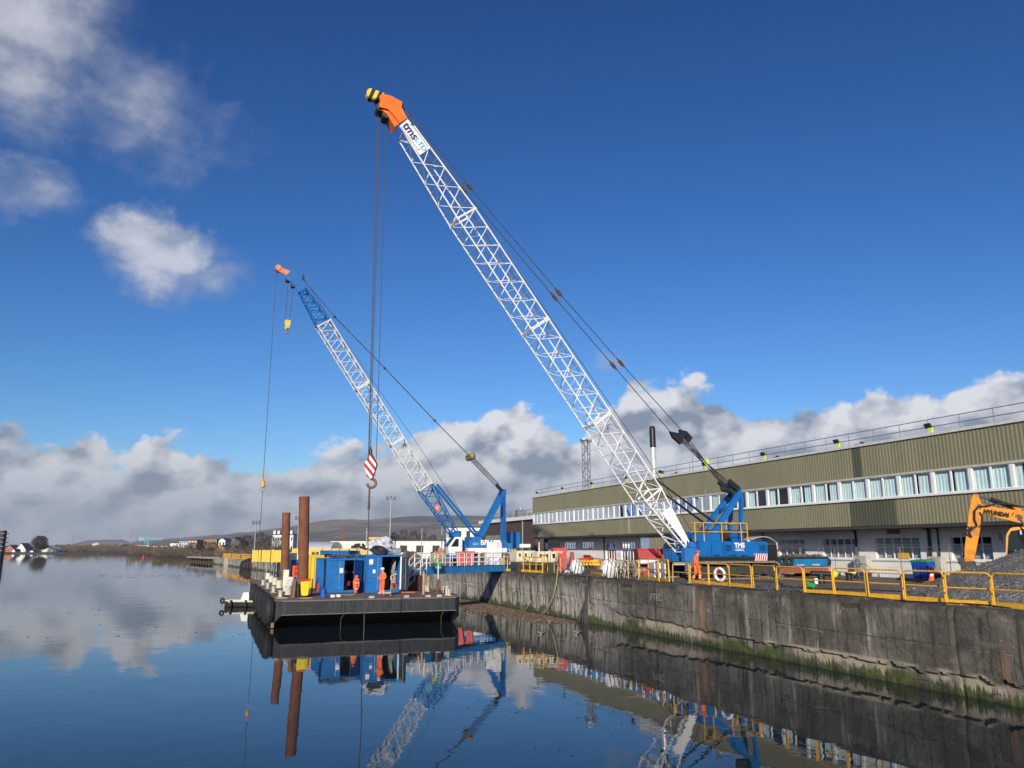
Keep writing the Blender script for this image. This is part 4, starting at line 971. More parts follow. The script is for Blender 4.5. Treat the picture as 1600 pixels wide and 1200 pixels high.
    navy = mat('navy_lettering', (.02, .02, .12), .5); cyan = mat('cyan_lettering', (.03, .42, .60), .5)
    cc = (c[0]+c[1]+c[2]+c[3])/4; dn = ((c[2]+c[3])-(c[0]+c[1])).normalized(); sd = Vector((-dn.z, 0, dn.x)); sd = sd if sd.z > 0 else -sd
    o_ = Vector((0, -.02, 0))
    text('lettering', 'tms', .76, cc-dn*.42+sd*.02+o_, dn, sd, navy, T, .006, bold=.016)
    text('lettering', 'LTD', .50, cc+dn*.60+sd*.02+o_, dn, sd, cyan, T, .006, bold=.004)
    mb = MB()
    for k, a_, b_ in ((.36, -.75, .95), (-.34, -.95, .80)): mb.bar(cc+sd*k+dn*a_+o_, cc+sd*k+dn*b_+o_, .02, .04, up=(0, 1, 0))
    mb.bar(cc+sd*.36-dn*.75+o_, cc+sd*.22-dn*.75+o_, .02, .04, up=(0, 1, 0)); mb.bar(cc-sd*.34+dn*.8+o_, cc-sd*.22+dn*.8+o_, .02, .04, up=(0, 1, 0)); mb.build('lettering_lines', navy, T)
    # orange boom head, traced outline with real thickness
    pts = [(593.5, 149), (597, 147), (610, 149), (628.5, 159), (627.5, 168), (636.5, 184.5), (624.5, 192), (613, 177), (606, 170), (592.5, 167), (594, 157)]
    def V(z): return [P(540+x/6, 120+y/6, z) for x, y in ()]
    mb = MB()
    for yy in (42.40, 43.45): mb.prism([P(x, y, yy) for x, y in pts], (0, .14, 0))
    mb.prism([P(x, y, 42.54) for x, y in ((610, 149), (628.5, 159), (627.5, 168), (636.5, 184.5), (634, 186), (625, 170), (609, 153))], (0, .91, 0))
    mb.prism([P(x, y, 42.54) for x, y in ((597, 168), (606, 171), (613, 178), (624, 193), (617, 198), (606, 180), (596, 171))], (0, .91, 0))
    mb.build('boom_head', orange, T)
    mb = MB()
    for (x, y, r_) in ((594, 172, .30), (602, 183, .26), (624, 166, .18)): q = P(x, y); mb.tube(q+Vector((0, -.40, 0)), q+Vector((0, .40, 0)), r_, 14)
    mb.build('sheaves', dsteel, T)
    mb = MB(); pj = [(573, 141), (578, 136.5), (602, 145), (594, 155), (580, 154), (574.5, 150)]
    mb.prism([P(x, y, 42.55) for x, y in pj], (0, .5, 0)); jst = stripes('yellow_black_stripes', (.78, .55, .05), (.02, .02, .02), .46, Vector((1, 0, -.35)), .5); mb.bevel(.05, 2); mb.build('jib_nose', jst, T)
    q = P(578, 160); mb = MB(); mb.tube(P(587, 162), P(593, 158), .05, 6); mb.ball(P(587, 162), .08); mb.build('limit_switch', dsteel, T)
    # ropes: boom-head pendants with links, down to the black yoke, reeving to the gantry
    for yy, off in ((42.35, -1.6), (43.75, 1.2)):
        pts = [(638, 175), (728, 290), (873 if yy > 43 else 866, 457 if yy > 43 else 464), (970 if yy > 43 else 958, 567 if yy > 43 else 571), (1068 if yy > 43 else 1052, 676 if yy > 43 else 680)]
        pts[0] = (638, 172) if yy > 43 else (637, 180); pts[1] = (733, 291) if yy > 43 else (724, 296)
        mb = MB(); W_ = [P(x, y, yy) for x, y in pts]
        for p_, q_ in zip(W_, W_[1:]): mb.tube(p_, q_, .027, 6)
        mb.build('pendant_rope', rope, T)
        for q_ in W_[1:-1]:
            dd = (W_[-1]-W_[0]).normalized(); mb = MB(); mb.tube(q_-dd*.38, q_+dd*.38, .06, 7); mb.ball(q_-dd*.1, .13, n=8, m=6); mb.ball(q_+dd*.1, .13, n=8, m=6); mb.build('pendant_link', mat('rusty_link', (.10, .045, .025), .8), T)
    y0, y1 = P(1056, 682, 42.35), P(1070, 679, 43.75); mb = MB(); mb.tube(y0, y1, .22, 10)
    for q_ in (y0, y1): mb.prism([q_+Vector((-.45, -.12, .30)), q_+Vector((.1, -.12, .22)), q_+Vector((.55, -.12, -.2)), q_+Vector((.3, -.12, -.5)), q_+Vector((-.25, -.12, -.1))], (0, .24, 0))
    mb.build('reeving_yoke', blackp, T)
    mb = MB()
    for i in range(6):
        f = i/5; mb.tube(y0.lerp(y1, f)+Vector((.2, 0, -.15)), P(1147, 760, nr).lerp(P(1131, 760, fr_), f), .02, 5)
    for i in range(4):
        f = .2+i/5; mb.tube(y0.lerp(y1, f)+Vector((.15, 0, -.3)), P(1150, 770, nr).lerp(P(1134, 770, fr_), f), .02, 5)
    mb.build('gantry_reeving', rope, T)
    mb = MB(); mb.box(tuple(P(1104, 722, Y)-Vector((.1, .1, .18))), tuple(P(1104, 722, Y)+Vector((.1, .1, .18)))); mb.build('warning_marker', limeyel, T)
    # boom back-stops
    for yy, p_, q_ in ((42.3, (1026, 750), (1117, 817)), (43.7, (1011, 752), (1100, 817))):
        mb = MB(); mb.tube(P(*p_, yy), P(*q_, yy), .055, 8); m_ = P(*p_, yy).lerp(P(*q_, yy), .45); mb.tube(m_, P(*q_, yy), .075, 8); mb.build('boom_backstop', blackp, T)
    # hoist line from the head down the back of the boom, and aerial
    mb = MB(); mb.path([P(627, 163), P(640, 182), P(800, 408), P(1000, 700), P(1035, 752), P(1085, 838)], .022, 5); mb.path([P(630, 176, 42.8), P(1005, 728, 42.8), P(1070, 838, 42.8)], .018, 5); mb.build('hoist_line', rope, T)
    mb = MB(); mb.tube(P(1102, 846, 43.4), P(1102, 764, 43.4), .035, 6); mb.tube(P(1102, 764, 43.4), P(1102, 745, 43.4), .012, 4); mb.build('aerial', steel, T)
    mb = MB(); mb.box(tuple(P(1035, 738, 43)-Vector((.06, .06, .1))), tuple(P(1035, 738, 43)+Vector((.06, .06, .1)))); mb.build('small_lamp', dsteel, T)
    # falls to the hook block
    hb = on_y(580, 730, 43.2)
    xb = hb.x
    mb = MB()
    for (px, py), (qx, qy), yy in (((590, 180), (575.5, 718), 42.95), ((594, 182), (579, 705), 43.2), ((603.5, 190), (588, 718), 43.3), ((592, 180), (576.5, 718), 43.25)):
        mb.tube(on_y(px, py, yy), on_y(qx, qy, yy), .020, 5)
    mb.build('hoist_rope', rope, T)
    # hook block (hangs from the crane): a thing of its own
    Hk = thing('hook_block', (hb.x, 43.2, hb.z), 'large red and white striped hook block hanging from the bigger crane', 'hook block')
    outline = [(579, 709), (586.5, 722), (588, 727), (583, 744), (580, 748), (573.5, 745), (569, 727), (569.5, 723)]
    st = stripes('red_white_block', (.50, .03, .04), (.80, .78, .75), .29, Vector((.72, 0, .62)), .5)
    for yy in (43.02, 43.30):
        mb = MB(); mb.prism([on_y(x, y, yy) for x, y in outline], (0, .05, 0)); mb.build('cheek_plate', st, Hk)
    mb = MB(); mb.prism([on_y(x+2.2, y-.3, 43.08) for x, y in outline], (0, .21, 0)); mb.tube(hb+Vector((0, -.1, .12)), hb+Vector((0, .1, .12)), .33, 16); mb.build('sheave', blackp, Hk)
    mb = MB(); mb.tube(on_y(579.5, 712, 43.2), on_y(579.2, 702, 43.2), .09, 8); mb.tube(on_y(579.2, 702, 43.2), on_y(579.2, 698, 43.2), .05, 8); mb.build('rope_anchor', dsteel, Hk)
    mb = MB(); c = on_y(580.5, 755, 43.2); R_ = .24
    mb.tube(on_y(580.5, 746, 43.2), on_y(580.5, 750, 43.2), .08, 8)
    mb.path([c+Vector((R_*math.cos(a), 0, R_*math.sin(a))) for a in [PI/2-i*.42 for i in range(12)]], .085, 8); mb.build('hook', mat('rusty_hook', (.20, .12, .08), .7), Hk, smooth=True)
    # sling hanging from the hook into the water
    p0 = on_y(577.5, 762, 43.2); mb = MB(); wz = Vector((p0.x, p0.y, 0))
    mb.tube(p0, p0+Vector((0, 0, -.75)), .05, 6); mb.tube(p0+Vector((0, 0, -.75)), p0+Vector((0, 0, -1.2)), .07, 6)
    mb.path([p0+Vector((0, 0, -1.2)), Vector((wz.x+.05, wz.y, 4)), Vector((wz.x-.03, wz.y, 2.2)), Vector((wz.x, wz.y, -1))], .028, 6)
    tag(mb.build('lifting_sling', rope, loc=p0), 'long dark sling hanging from the striped block down into the water', 'sling')
crane_one()

def crane_two():
    Y = 86.0; T = thing('crawler_crane', (29.5, Y, 2.8), 'smaller farther crawler crane with blue and white lattice boom, lettered side', 'crawler crane')
    P = lambda x, y, yy=Y: on_y(x, y, yy)
    track_unit('track', 29.2, 84.0, 6.4, 1.0, .8, 2.86, T, brownred); track_unit('track', 29.2, 88.0, 6.4, 1.0, .8, 2.86, T, brownred)
    mb = MB(); mb.box((28, 84.4, 3.2), (30.5, 87.6, 3.75)); mb.tube((29.3, Y, 3.7), (29.3, Y, 4.1), 1.1, 16); mb.build('carbody', brownred, T)
    nb, fb = 84.5, 87.5
    bl, br = P(733, 845, nb), P(791, 845, nb)
    mb = MB(); mb.box((bl.x, nb, 4.75), (br.x, fb, 5.62)); mb.box((bl.x+.3, nb+.2, 5.62), (bl.x+1.6, fb-.2, 6.0)); mb.bevel(.05, 2); mb.build('machinery_house', blue2, T)
    mb = MB(); mb.box((bl.x-.15, nb-.06, 4.28), (br.x+.05, fb+.06, 4.75)); mb.build('white_sill', white, T)
    text('lettering', 'BPH', .78, P(760, 848, nb-.02)+Vector((0, 0, .0)), (1, 0, 0), (0, 0, 1), white, T, .008, bold=.02)
    mb = MB(); q = P(777, 845.5, nb-.03); mb.box((q.x-.5, nb-.03, q.z-.1), (q.x+.4, nb-.01, q.z+.1)); q = P(743, 849, nb-.03)
    for dz in (-.16, .0): mb.box((q.x-.35, nb-.03, q.z+dz), (q.x+.35, nb-.01, q.z+dz+.03))
    mb.build('lettering_lines', white, T)
    c0, c1 = P(701, 860, 84.2), P(720, 842, 84.2)
    mb = MB(); mb.prism([(c0.x+.1, 84.2, 4.0), (c1.x+.2, 84.2, 4.0), (c1.x+.2, 84.2, 5.95), (c0.x+.75, 84.2, 5.95), (c0.x-.05, 84.2, 4.9)], (0, 1.3, 0)); mb.bevel(.06, 2); cb = mb.build('cab', white, T)
    mb = MB(); mb.prism([(c0.x+.25, 84.18, 4.9), (c1.x-.25, 84.18, 4.9), (c1.x-.25, 84.18, 5.75), (c0.x+.8, 84.18, 5.75)], (0, .015, 0)); mb.prism([(c0.x-.09, 84.3, 4.95), (c0.x+.68, 84.3, 5.92), (c0.x+.62, 84.3, 5.95), (c0.x-.14, 84.3, 4.97)], (0, 1.1, 0)); mb.build('cab_window', dglass, cb)
    mb = MB(); mb.box((c0.x, 84.0, 3.7), (bl.x, 85.5, 3.98)); mb.build('cab_platform', blue2, T)
    mb = MB(); mb.box((br.x-.02, nb+.1, 3.9), (br.x+.8, fb-.1, 5.3)); mb.bevel(.08, 2); mb.build('counterweight', blue2, T)
    # boom
    foot = P(723, 856); topw = P(664, 759); d = (P(505, 506)-foot).normalized(); up = Vector((-d.z, 0, d.x)); up = up if up.z > 0 else -up
    at = lambda x, y: foot+d*((P(x, y)-foot).dot(d))
    s0 = at(665, 761); s1 = at(620, 690); s2 = at(567, 603); s3 = at(505, 506); s4 = at(474, 456)
    w, h = 1.3, 1.62
    mb = MB(); mb.lattice(foot+d*1.6, s0, 1.3, .7, w, h, 8, .07, .045, up); mb.prism([foot-up*.35-d*.2+Vector((0, -.7, 0)), foot+up*.3-d*.2+Vector((0, -.7, 0)), foot+up*.42+d*2.0+Vector((0, -.7, 0)), foot-up*.42+d*2.0+Vector((0, -.7, 0))], (0, 1.4, 0)); mb.build('boom_foot_section', blue, T)
    for a, b, n_ in ((s0, s1, 8), (s1, s2, 10), (s2, s3, 12)):
        mb = MB(); mb.lattice(a+d*.05, b-d*.05, w, h, w, h, n_, .07, .038, up)
        for e in (a+d*.08, b-d*.08):
            S = Vector((0, 1, 0))
            for a_ in ((-1, -1), (-1, 1), (1, 1), (1, -1)): mb.tube(e+S*a_[0]*w/2+up*a_[1]*h/2-d*.12, e+S*a_[0]*w/2+up*a_[1]*h/2+d*.12, .11, 7)
            mb.bar(e+up*h/2-S*w/2, e+up*h/2+S*w/2, .12, .12); mb.bar(e-up*h/2-S*w/2, e-up*h/2+S*w/2, .12, .12); mb.bar(e+up*h/2-S*w/2, e-up*h/2-S*w/2, .12, .12)
        mb.build('boom_section', mat('chalky_boom_white', (.66, .66, .62), .5, dirt=.35, dcol=(.4, .38, .33), scale=4), T)
    mb = MB(); mb.lattice(s3, s4+d*.2, w, h, 1.0, .85, 8, .065, .042, up); mb.build('boom_top_section', blue, T)
    mb = MB()
    hp = [(447, 430), (455, 422), (471, 426.5), (473.5, 430), (470.5, 441), (476, 451), (466.5, 456), (457, 442), (448, 436)]
    for yy in (85.45, 86.4): mb.prism([P(x, y, yy) for x, y in hp], (0, .15, 0))
    mb.prism([P(x, y, 85.6) for x, y in ((457, 424), (471, 427), (472, 430), (469, 442), (462, 440))], (0, .8, 0)); mb.build('boom_head', blue, T)
    mb = MB(); jp = [(431, 420), (433.5, 416.5), (437, 417), (455, 424), (452, 428), (447.5, 431), (443, 427), (433, 423)]
    for yy in (85.6, 86.3): mb.prism([P(x, y, yy) for x, y in jp], (0, .1, 0))
    q = P(434.5, 420); mb.tube(q+Vector((0, -.5, 0)), q+Vector((0, .5, 0)), .32, 14); mb.build('jib_nose', mat('salmon_orange', (.72, .20, .10), .5), T)
    mb = MB()
    for (x, y, r_) in ((450, 437, .3), (458, 446, .28), (472, 433, .25)): q = P(x, y); mb.tube(q+Vector((0, -.4, 0)), q+Vector((0, .4, 0)), r_, 12)
    mb.build('sheaves', dsteel, T)
    q = P(683, 793, 85.3); mb = MB(); mb.tube(q+Vector((0, -.04, 0)), q+Vector((0, .04, 0)), .30, 20); bd = mb.build('round_badge', orange, T)
    mb = MB()
    for k in range(4): a = PI*k/2; mb.tube(q+Vector((.13*math.cos(a), -.06, .13*math.sin(a))), q+Vector((.13*math.cos(a), -.045, .13*math.sin(a))), .05, 8)
    mb.build('badge_dots', white, bd)
    # twin blue back-stops, gantry, pendants
    for yy, a, b in ((85.3, (683, 757), (749, 838)), (86.7, (679, 760), (743, 838))):
        mb = MB(); mb.tube(P(*a, yy), P(*b, yy), .13, 8); mb.tube(P(*a, yy).lerp(P(*b, yy), .78), P(*b, yy), .08, 8); mb.build('boom_backstop', blue, T)
    mb = MB(); n_, f_ = 84.9, 87.1
    for yy, b, t in ((n_, (751, 838), (788, 768)), (f_, (748, 838), (784, 768))): mb.bar(P(*b, yy), P(*t, yy), .4, .5)
    mb.bar(P(788, 768, n_), P(784, 768, f_), .5, .6); mb.build('gantry', blue, T)
    for yy, t, b in ((n_, (789, 770), (789.5, 846)), (f_, (785, 772), (785, 846))):
        mb = MB(); mb.bar(P(*b, yy), P(*t, yy), .16, .2); mb.bar(P(b[0]-2.4, b[1], yy), P(t[0]-2.4, t[1], yy), .1, .12)
        mb.build('gantry_rear_leg', blue, T)
    mb = MB()
    for yy in (n_, f_):
        a, b = P(775, 757, yy), P(785, 768, yy); mb.bar(a, b, .2, .36)
    mb.build('gantry_link', blackp, T)
    yk = P(735, 714); mb = MB(); mb.tube(yk+Vector((0, -.8, 0)), yk+Vector((0, .8, 0)), .3, 10)
    for yy in (-.8, 0, .8): mb.ball(yk+Vector((0, yy, 0)), .42, n=8, m=6)
    mb.build('reeving_yoke', mat('dull_brass', (.22, .17, .07), .6), T)
    mb = MB()
    for i in range(6):
        f = -.9+1.8*i/5; mb.tube(yk+Vector((0, f, 0)), P(776, 758)+Vector((0, f, .12*(i % 2))), .032, 5)
    mb.build('gantry_reeving', rope, T)
    for yy, off in ((85.2, 0), (86.8, 0)):
        mb = MB(); W_ = [P(472, 434, yy), P(523, 495, yy), P(601, 575, yy), P(679, 657, yy), P(735, 714, yy)]
        for a, b in zip(W_, W_[1:]): mb.tube(a, b, .05, 5)
        for q_ in W_[1:-1]: mb.ball(q_, .17, n=8, m=6)
        mb.build('pendant_rope', rope, T)
    mb = MB(); mb.path([P(473, 432), P(520, 505), P(600, 620), P(650, 690), P(745, 838)], .024, 5); mb.build('hoist_line', rope, T)
    # main falls and yellow hook block
    mb = MB()
    for (a, b) in (((449.5, 440), (446, 500)), ((457.5, 450), (452.5, 500))): mb.tube(P(*a), P(*b), .04, 5)
    mb.tube(P(432, 424), P(411, 752), .033, 5); mb.build('hoist_rope', rope, T)
    c = P(449, 507); Hk = thing('hook_block', c, 'small yellow hook block hanging near the top of the farther boom', 'hook block')
    mb = MB()
    for dy in (-.3, .2): mb.prism([c+Vector((x, dy, z)) for x, z in ((-.30, .45), (.30, .45), (.34, .1), (.18, -.5), (-.18, -.5), (-.34, .1))], (0, .1, 0))
    mb.build('cheek_plate', mat('dull_hook_yellow', (.60, .46, .08), .6, dirt=.4), Hk); mb = MB(); mb.tube(c+Vector((0, -.2, .1)), c+Vector((0, .2, .1)), .34, 14); mb.build('sheave', dsteel, Hk)
    mb = MB(); cc = c+Vector((0, 0, -.8)); mb.path([cc+Vector((.2*math.cos(a), 0, .2*math.sin(a))) for a in [PI/2-i*.42 for i in range(12)]], .09, 7); mb.build('hook', steel, Hk, smooth=True)
    c = P(411, 757); Hk = thing('hook_ball', c, 'small yellow overhaul weight on the single rope of the farther crane', 'hook block')
    mb = MB(); mb.tube(c+Vector((0, 0, .35)), c+Vector((0, 0, .55)), .12, 8); mb.tube(c+Vector((0, 0, -.3)), c+Vector((0, 0, .35)), .24, 12); mb.bevel(.04, 1); mb.build('weight', mat('worn_yellow', (.6, .36, .08), .6), Hk)
    mb = MB(); mb.path([c+Vector((0, 0, -.55))+Vector((.15*math.cos(a), 0, .15*math.sin(a)*1.3)) for a in [PI/2-i*.42 for i in range(13)]], .05, 6); mb.build('hook', steel, Hk)
    mb = MB(); mb.path([c+Vector((0, 0, -.7)), Vector((c.x+.02, c.y, 6.4)), Vector((c.x, c.y, 3)), Vector((c.x, c.y, -1))], .03, 5)
    tag(mb.build('lifting_sling', rope, loc=c), 'thin dark line hanging below the small overhaul weight at the left', 'sling')
crane_two()

# ================================================================== PEOPLE
def skin_mesh(name, verts, edges, radii, m, parent, root=0, lv=2, scale=None):
    me = bpy.data.meshes.new(name); me.from_pydata([Vector(v) for v in verts], edges, []); o = bpy.data.objects.new(name, me); C.objects.link(o)
    sk = o.modifiers.new('s', 'SKIN'); lay = me.skin_vertices[0] if me.skin_vertices else None
    if lay is None:
        bm = bmesh.new(); bm.from_mesh(me); bm.verts.layers.skin.verify(); bm.to_mesh(me); bm.free(); lay = me.skin_vertices[0]
    for i, r_ in enumerate(radii):
        lay.data[i].radius = (r_, r_) if not isinstance(r_, tuple) else r_; lay.data[i].use_root = (i == root)
    ss = o.modifiers.new('u', 'SUBSURF'); ss.levels = lv; ss.render_levels = lv
    bpy.context.view_layer.update(); m2 = bpy.data.meshes.new_from_object(o.evaluated_get(bpy.context.evaluated_depsgraph_get()))
    bpy.data.objects.remove(o); m2.materials.clear(); m2.materials.append(m)
    for p in m2.polygons: p.use_smooth = True
    o = bpy.data.objects.new(name, m2); C.objects.link(o); o.parent = parent; return o
def person(loc, rz, label, J, hat, helmet_mat, lean=None, held=None, clothes=None):
    """J: joints in metres, +x is the way the person faces, z up from the feet"""
    T = thing('person', loc, label, 'person', rz=rz)
    names = ['pelvis', 'waist', 'chest', 'neck', 'chin', 'head', 'crown']
    V_, E_, R_ = [], [], []
    def add(p, r_, link=None):
        V_.append(p); R_.append(r_)
        if link is not None: E_.append((link, len(V_)-1))
        return len(V_)-1
    pel = add(J['pelvis'], .14); wa = add(J['waist'], .13, pel); ch = add(J['chest'], (.15, .13), wa); nk = add(J['neck'], .058, ch)
    hd = Vector(J['head']); nkv = Vector(J['neck']); fx = Vector(J.get('face', (1, 0, 0)))
    h1 = add(hd+Vector((0, 0, -.05)), .082, nk); h2 = add(hd+Vector((0, 0, .05)), .088, h1); h3 = add(hd+Vector((0, 0, .10)), .06, h2)
    add(hd+fx*.105+Vector((0, 0, -.01)), .018, h1)
    for s in (-1, 1):
        side = 'L' if s > 0 else 'R'
        sh = add(J['sh'+side], .062, ch); el = add(J['el'+side], .045, sh); wr = add(J['wr'+side], .030, el)
        d = (Vector(J['wr'+side])-Vector(J['el'+side])).normalized(); pm = add(Vector(J['wr'+side])+d*.06, .030, wr)
        a = d.cross(Vector((0, 1, 0)) if abs(d.y) < .8 else Vector((0, 0, 1))).normalized(); c = d.cross(a)
        base = Vector(J['wr'+side])+d*.08
        for k, L_ in enumerate((.065, .075, .07, .055)):
            f1 = add(base+a*(.024*(k-1.5)), .010, pm); f2 = add(base+a*(.026*(k-1.5))+d*L_*.6+c*.012, .009, f1); add(base+a*(.026*(k-1.5))+d*L_+c*.035, .008, f2)
        t1 = add(Vector(J['wr'+side])+d*.04+a*.045, .011, pm); add(Vector(J['wr'+side])+d*.085+a*.06+c*.02, .009, t1)
        hp = add(J['hip'+side], .095, pel); kn = add(J['kn'+side], .065, hp); an = add(J['an'+side], .045, kn); add(Vector(J['an'+side])+Vector(J.get('toe'+side, (.16, 0, -.04))), .035, an)
    skin_mesh('body', V_, E_, R_, skin, T, lv=1)
    V_, E_, R_ = [], [], []
    pel = add(J['pelvis'], .175); wa = add(J['waist'], .165, pel); ch = add(J['chest'], (.185, .165), wa); add(Vector(J['chest']).lerp(Vector(J['neck']), .7), .075, ch)
    for side in 'LR':
        sh = add(J['sh'+side], .088, ch); el = add(J['el'+side], .068, sh); add(Vector(J['el'+side]).lerp(Vector(J['wr'+side]), .92), .05, el)
        hp = add(J['hip'+side], .125, pel); kn = add(J['kn'+side], .092, hp); add(Vector(J['kn'+side]).lerp(Vector(J['an'+side]), .95), .075, kn)
    skin_mesh('overalls', V_, E_, R_, hivis, T, lv=2)
    mb = MB(); tp = mat('reflective_tape', (.62, .62, .60), .4)
    for side in 'LR':
        a, b = Vector(J['kn'+side]), Vector(J['an'+side])
        for f in (.35, .62): q = a.lerp(b, f); d = (b-a).normalized(); mb.tube(q-d*.022, q+d*.022, .088, 12)
        a, b = Vector(J['el'+side]), Vector(J['wr'+side]); q = a.lerp(b, .45); d = (b-a).normalized(); mb.tube(q-d*.02, q+d*.02, .064, 10)
    mb.build('reflective_tape', tp, T, W=False)
    for side in 'LR':
        a = Vector(J['an'+side]); t = Vector(J.get('toe'+side, (.16, 0, -.04))); mb = MB(); mb.path([a+Vector((0, 0, .07)), a+Vector((0, 0, -.01)), a+t*.5+Vector((0, 0, -.025)), a+t*1.05], .058, 8); mb.build('boot', mat('boot_leather', (.10, .065, .04), .8), T, W=False, smooth=True)
    mb = MB(); mb.ball(hd+Vector((0, 0, .065)), .135, .12, .115, n=14, m=10, zmin=-.15); mb.tube(hd+Vector((.02, 0, .045)), hd+Vector((.02, 0, .06)), .155, 16); mb.build('hard_hat', helmet_mat, T, W=False, smooth=True)
    mb = MB()
    for s in (-1, 1): mb.ball(hd+fx*.082+Vector((-fx.y, fx.x, 0))*.034*s+Vector((0, 0, .02)), .012, n=8, m=6)
    mb.build('eyes', mat('dark_eye', (.02, .015, .01), .3), T, W=False)
    if held: held(T)
    return T
white_hat = mat('white_hard_hat', (.80, .80, .80), .3, var=.03); red_hat = mat('red_hard_hat', (.70, .07, .03), .35, var=.03)
S = 1.0
stand = dict(pelvis=(0, 0, .98), waist=(.0, 0, 1.12), chest=(-.03, 0, 1.34), neck=(0, 0, 1.53), head=(.03, 0, 1.66),
    shL=(-.02, .20, 1.44), shR=(-.02, -.20, 1.44), elL=(-.06, .30, 1.17), elR=(.02, -.30, 1.16), wrL=(.17, .20, 1.08), wrR=(.22, -.16, 1.12),
    hipL=(0, .11, .93), hipR=(0, -.11, .93), knL=(.05, .15, .50), knR=(.02, -.15, .50), anL=(-.05, .18, .09), anR=(.0, -.20, .09))
person(on_z(597, 932, 1.67), rad(-160), 'person in orange waterproofs and white hard hat standing on the barge deck', stand, None, white_hat)
walk = dict(pelvis=(0, 0, .97), waist=(.02, 0, 1.11), chest=(.04, 0, 1.33), neck=(.09, 0, 1.51), head=(.14, 0, 1.63),
    shL=(.03, .20, 1.43), shR=(.03, -.20, 1.43), elL=(-.06, .27, 1.17), elR=(.03, -.27, 1.16), wrL=(.06, .28, .93), wrR=(.16, -.25, .95),
    hipL=(0, .11, .92), hipR=(0, -.11, .92), knL=(.14, .12, .52), knR=(-.02, -.12, .50), anL=(.12, .12, .10), anR=(-.22, -.13, .14))
person(on_z(1089.5, 909.5, 2.80), rad(-60), 'person in orange overalls and red hard hat walking behind the yellow barriers', walk, None, red_hat)
crouch = dict(pelvis=(-.12, 0, .46), waist=(-.05, 0, .62), chest=(.06, 0, .84), neck=(.14, 0, 1.0), head=(.20, 0, 1.12),
    shL=(.06, .20, .93), shR=(.06, -.20, .93), elL=(.24, .30, .72), elR=(.24, -.30, .72), wrL=(.42, .14, .66), wrR=(.42, -.12, .62),
    hipL=(-.10, .12, .44), hipR=(-.10, -.12, .44), knL=(.30, .20, .50), knR=(.30, -.20, .50), anL=(.22, .20, .09), anR=(.22, -.20, .09))
person(on_z(618, 924, 1.67), rad(-115), 'person in orange waterproofs and white hard hat sitting by the container doorway', crouch, None, white_hat)
sq = on_z(618.5, 924, 1.67)
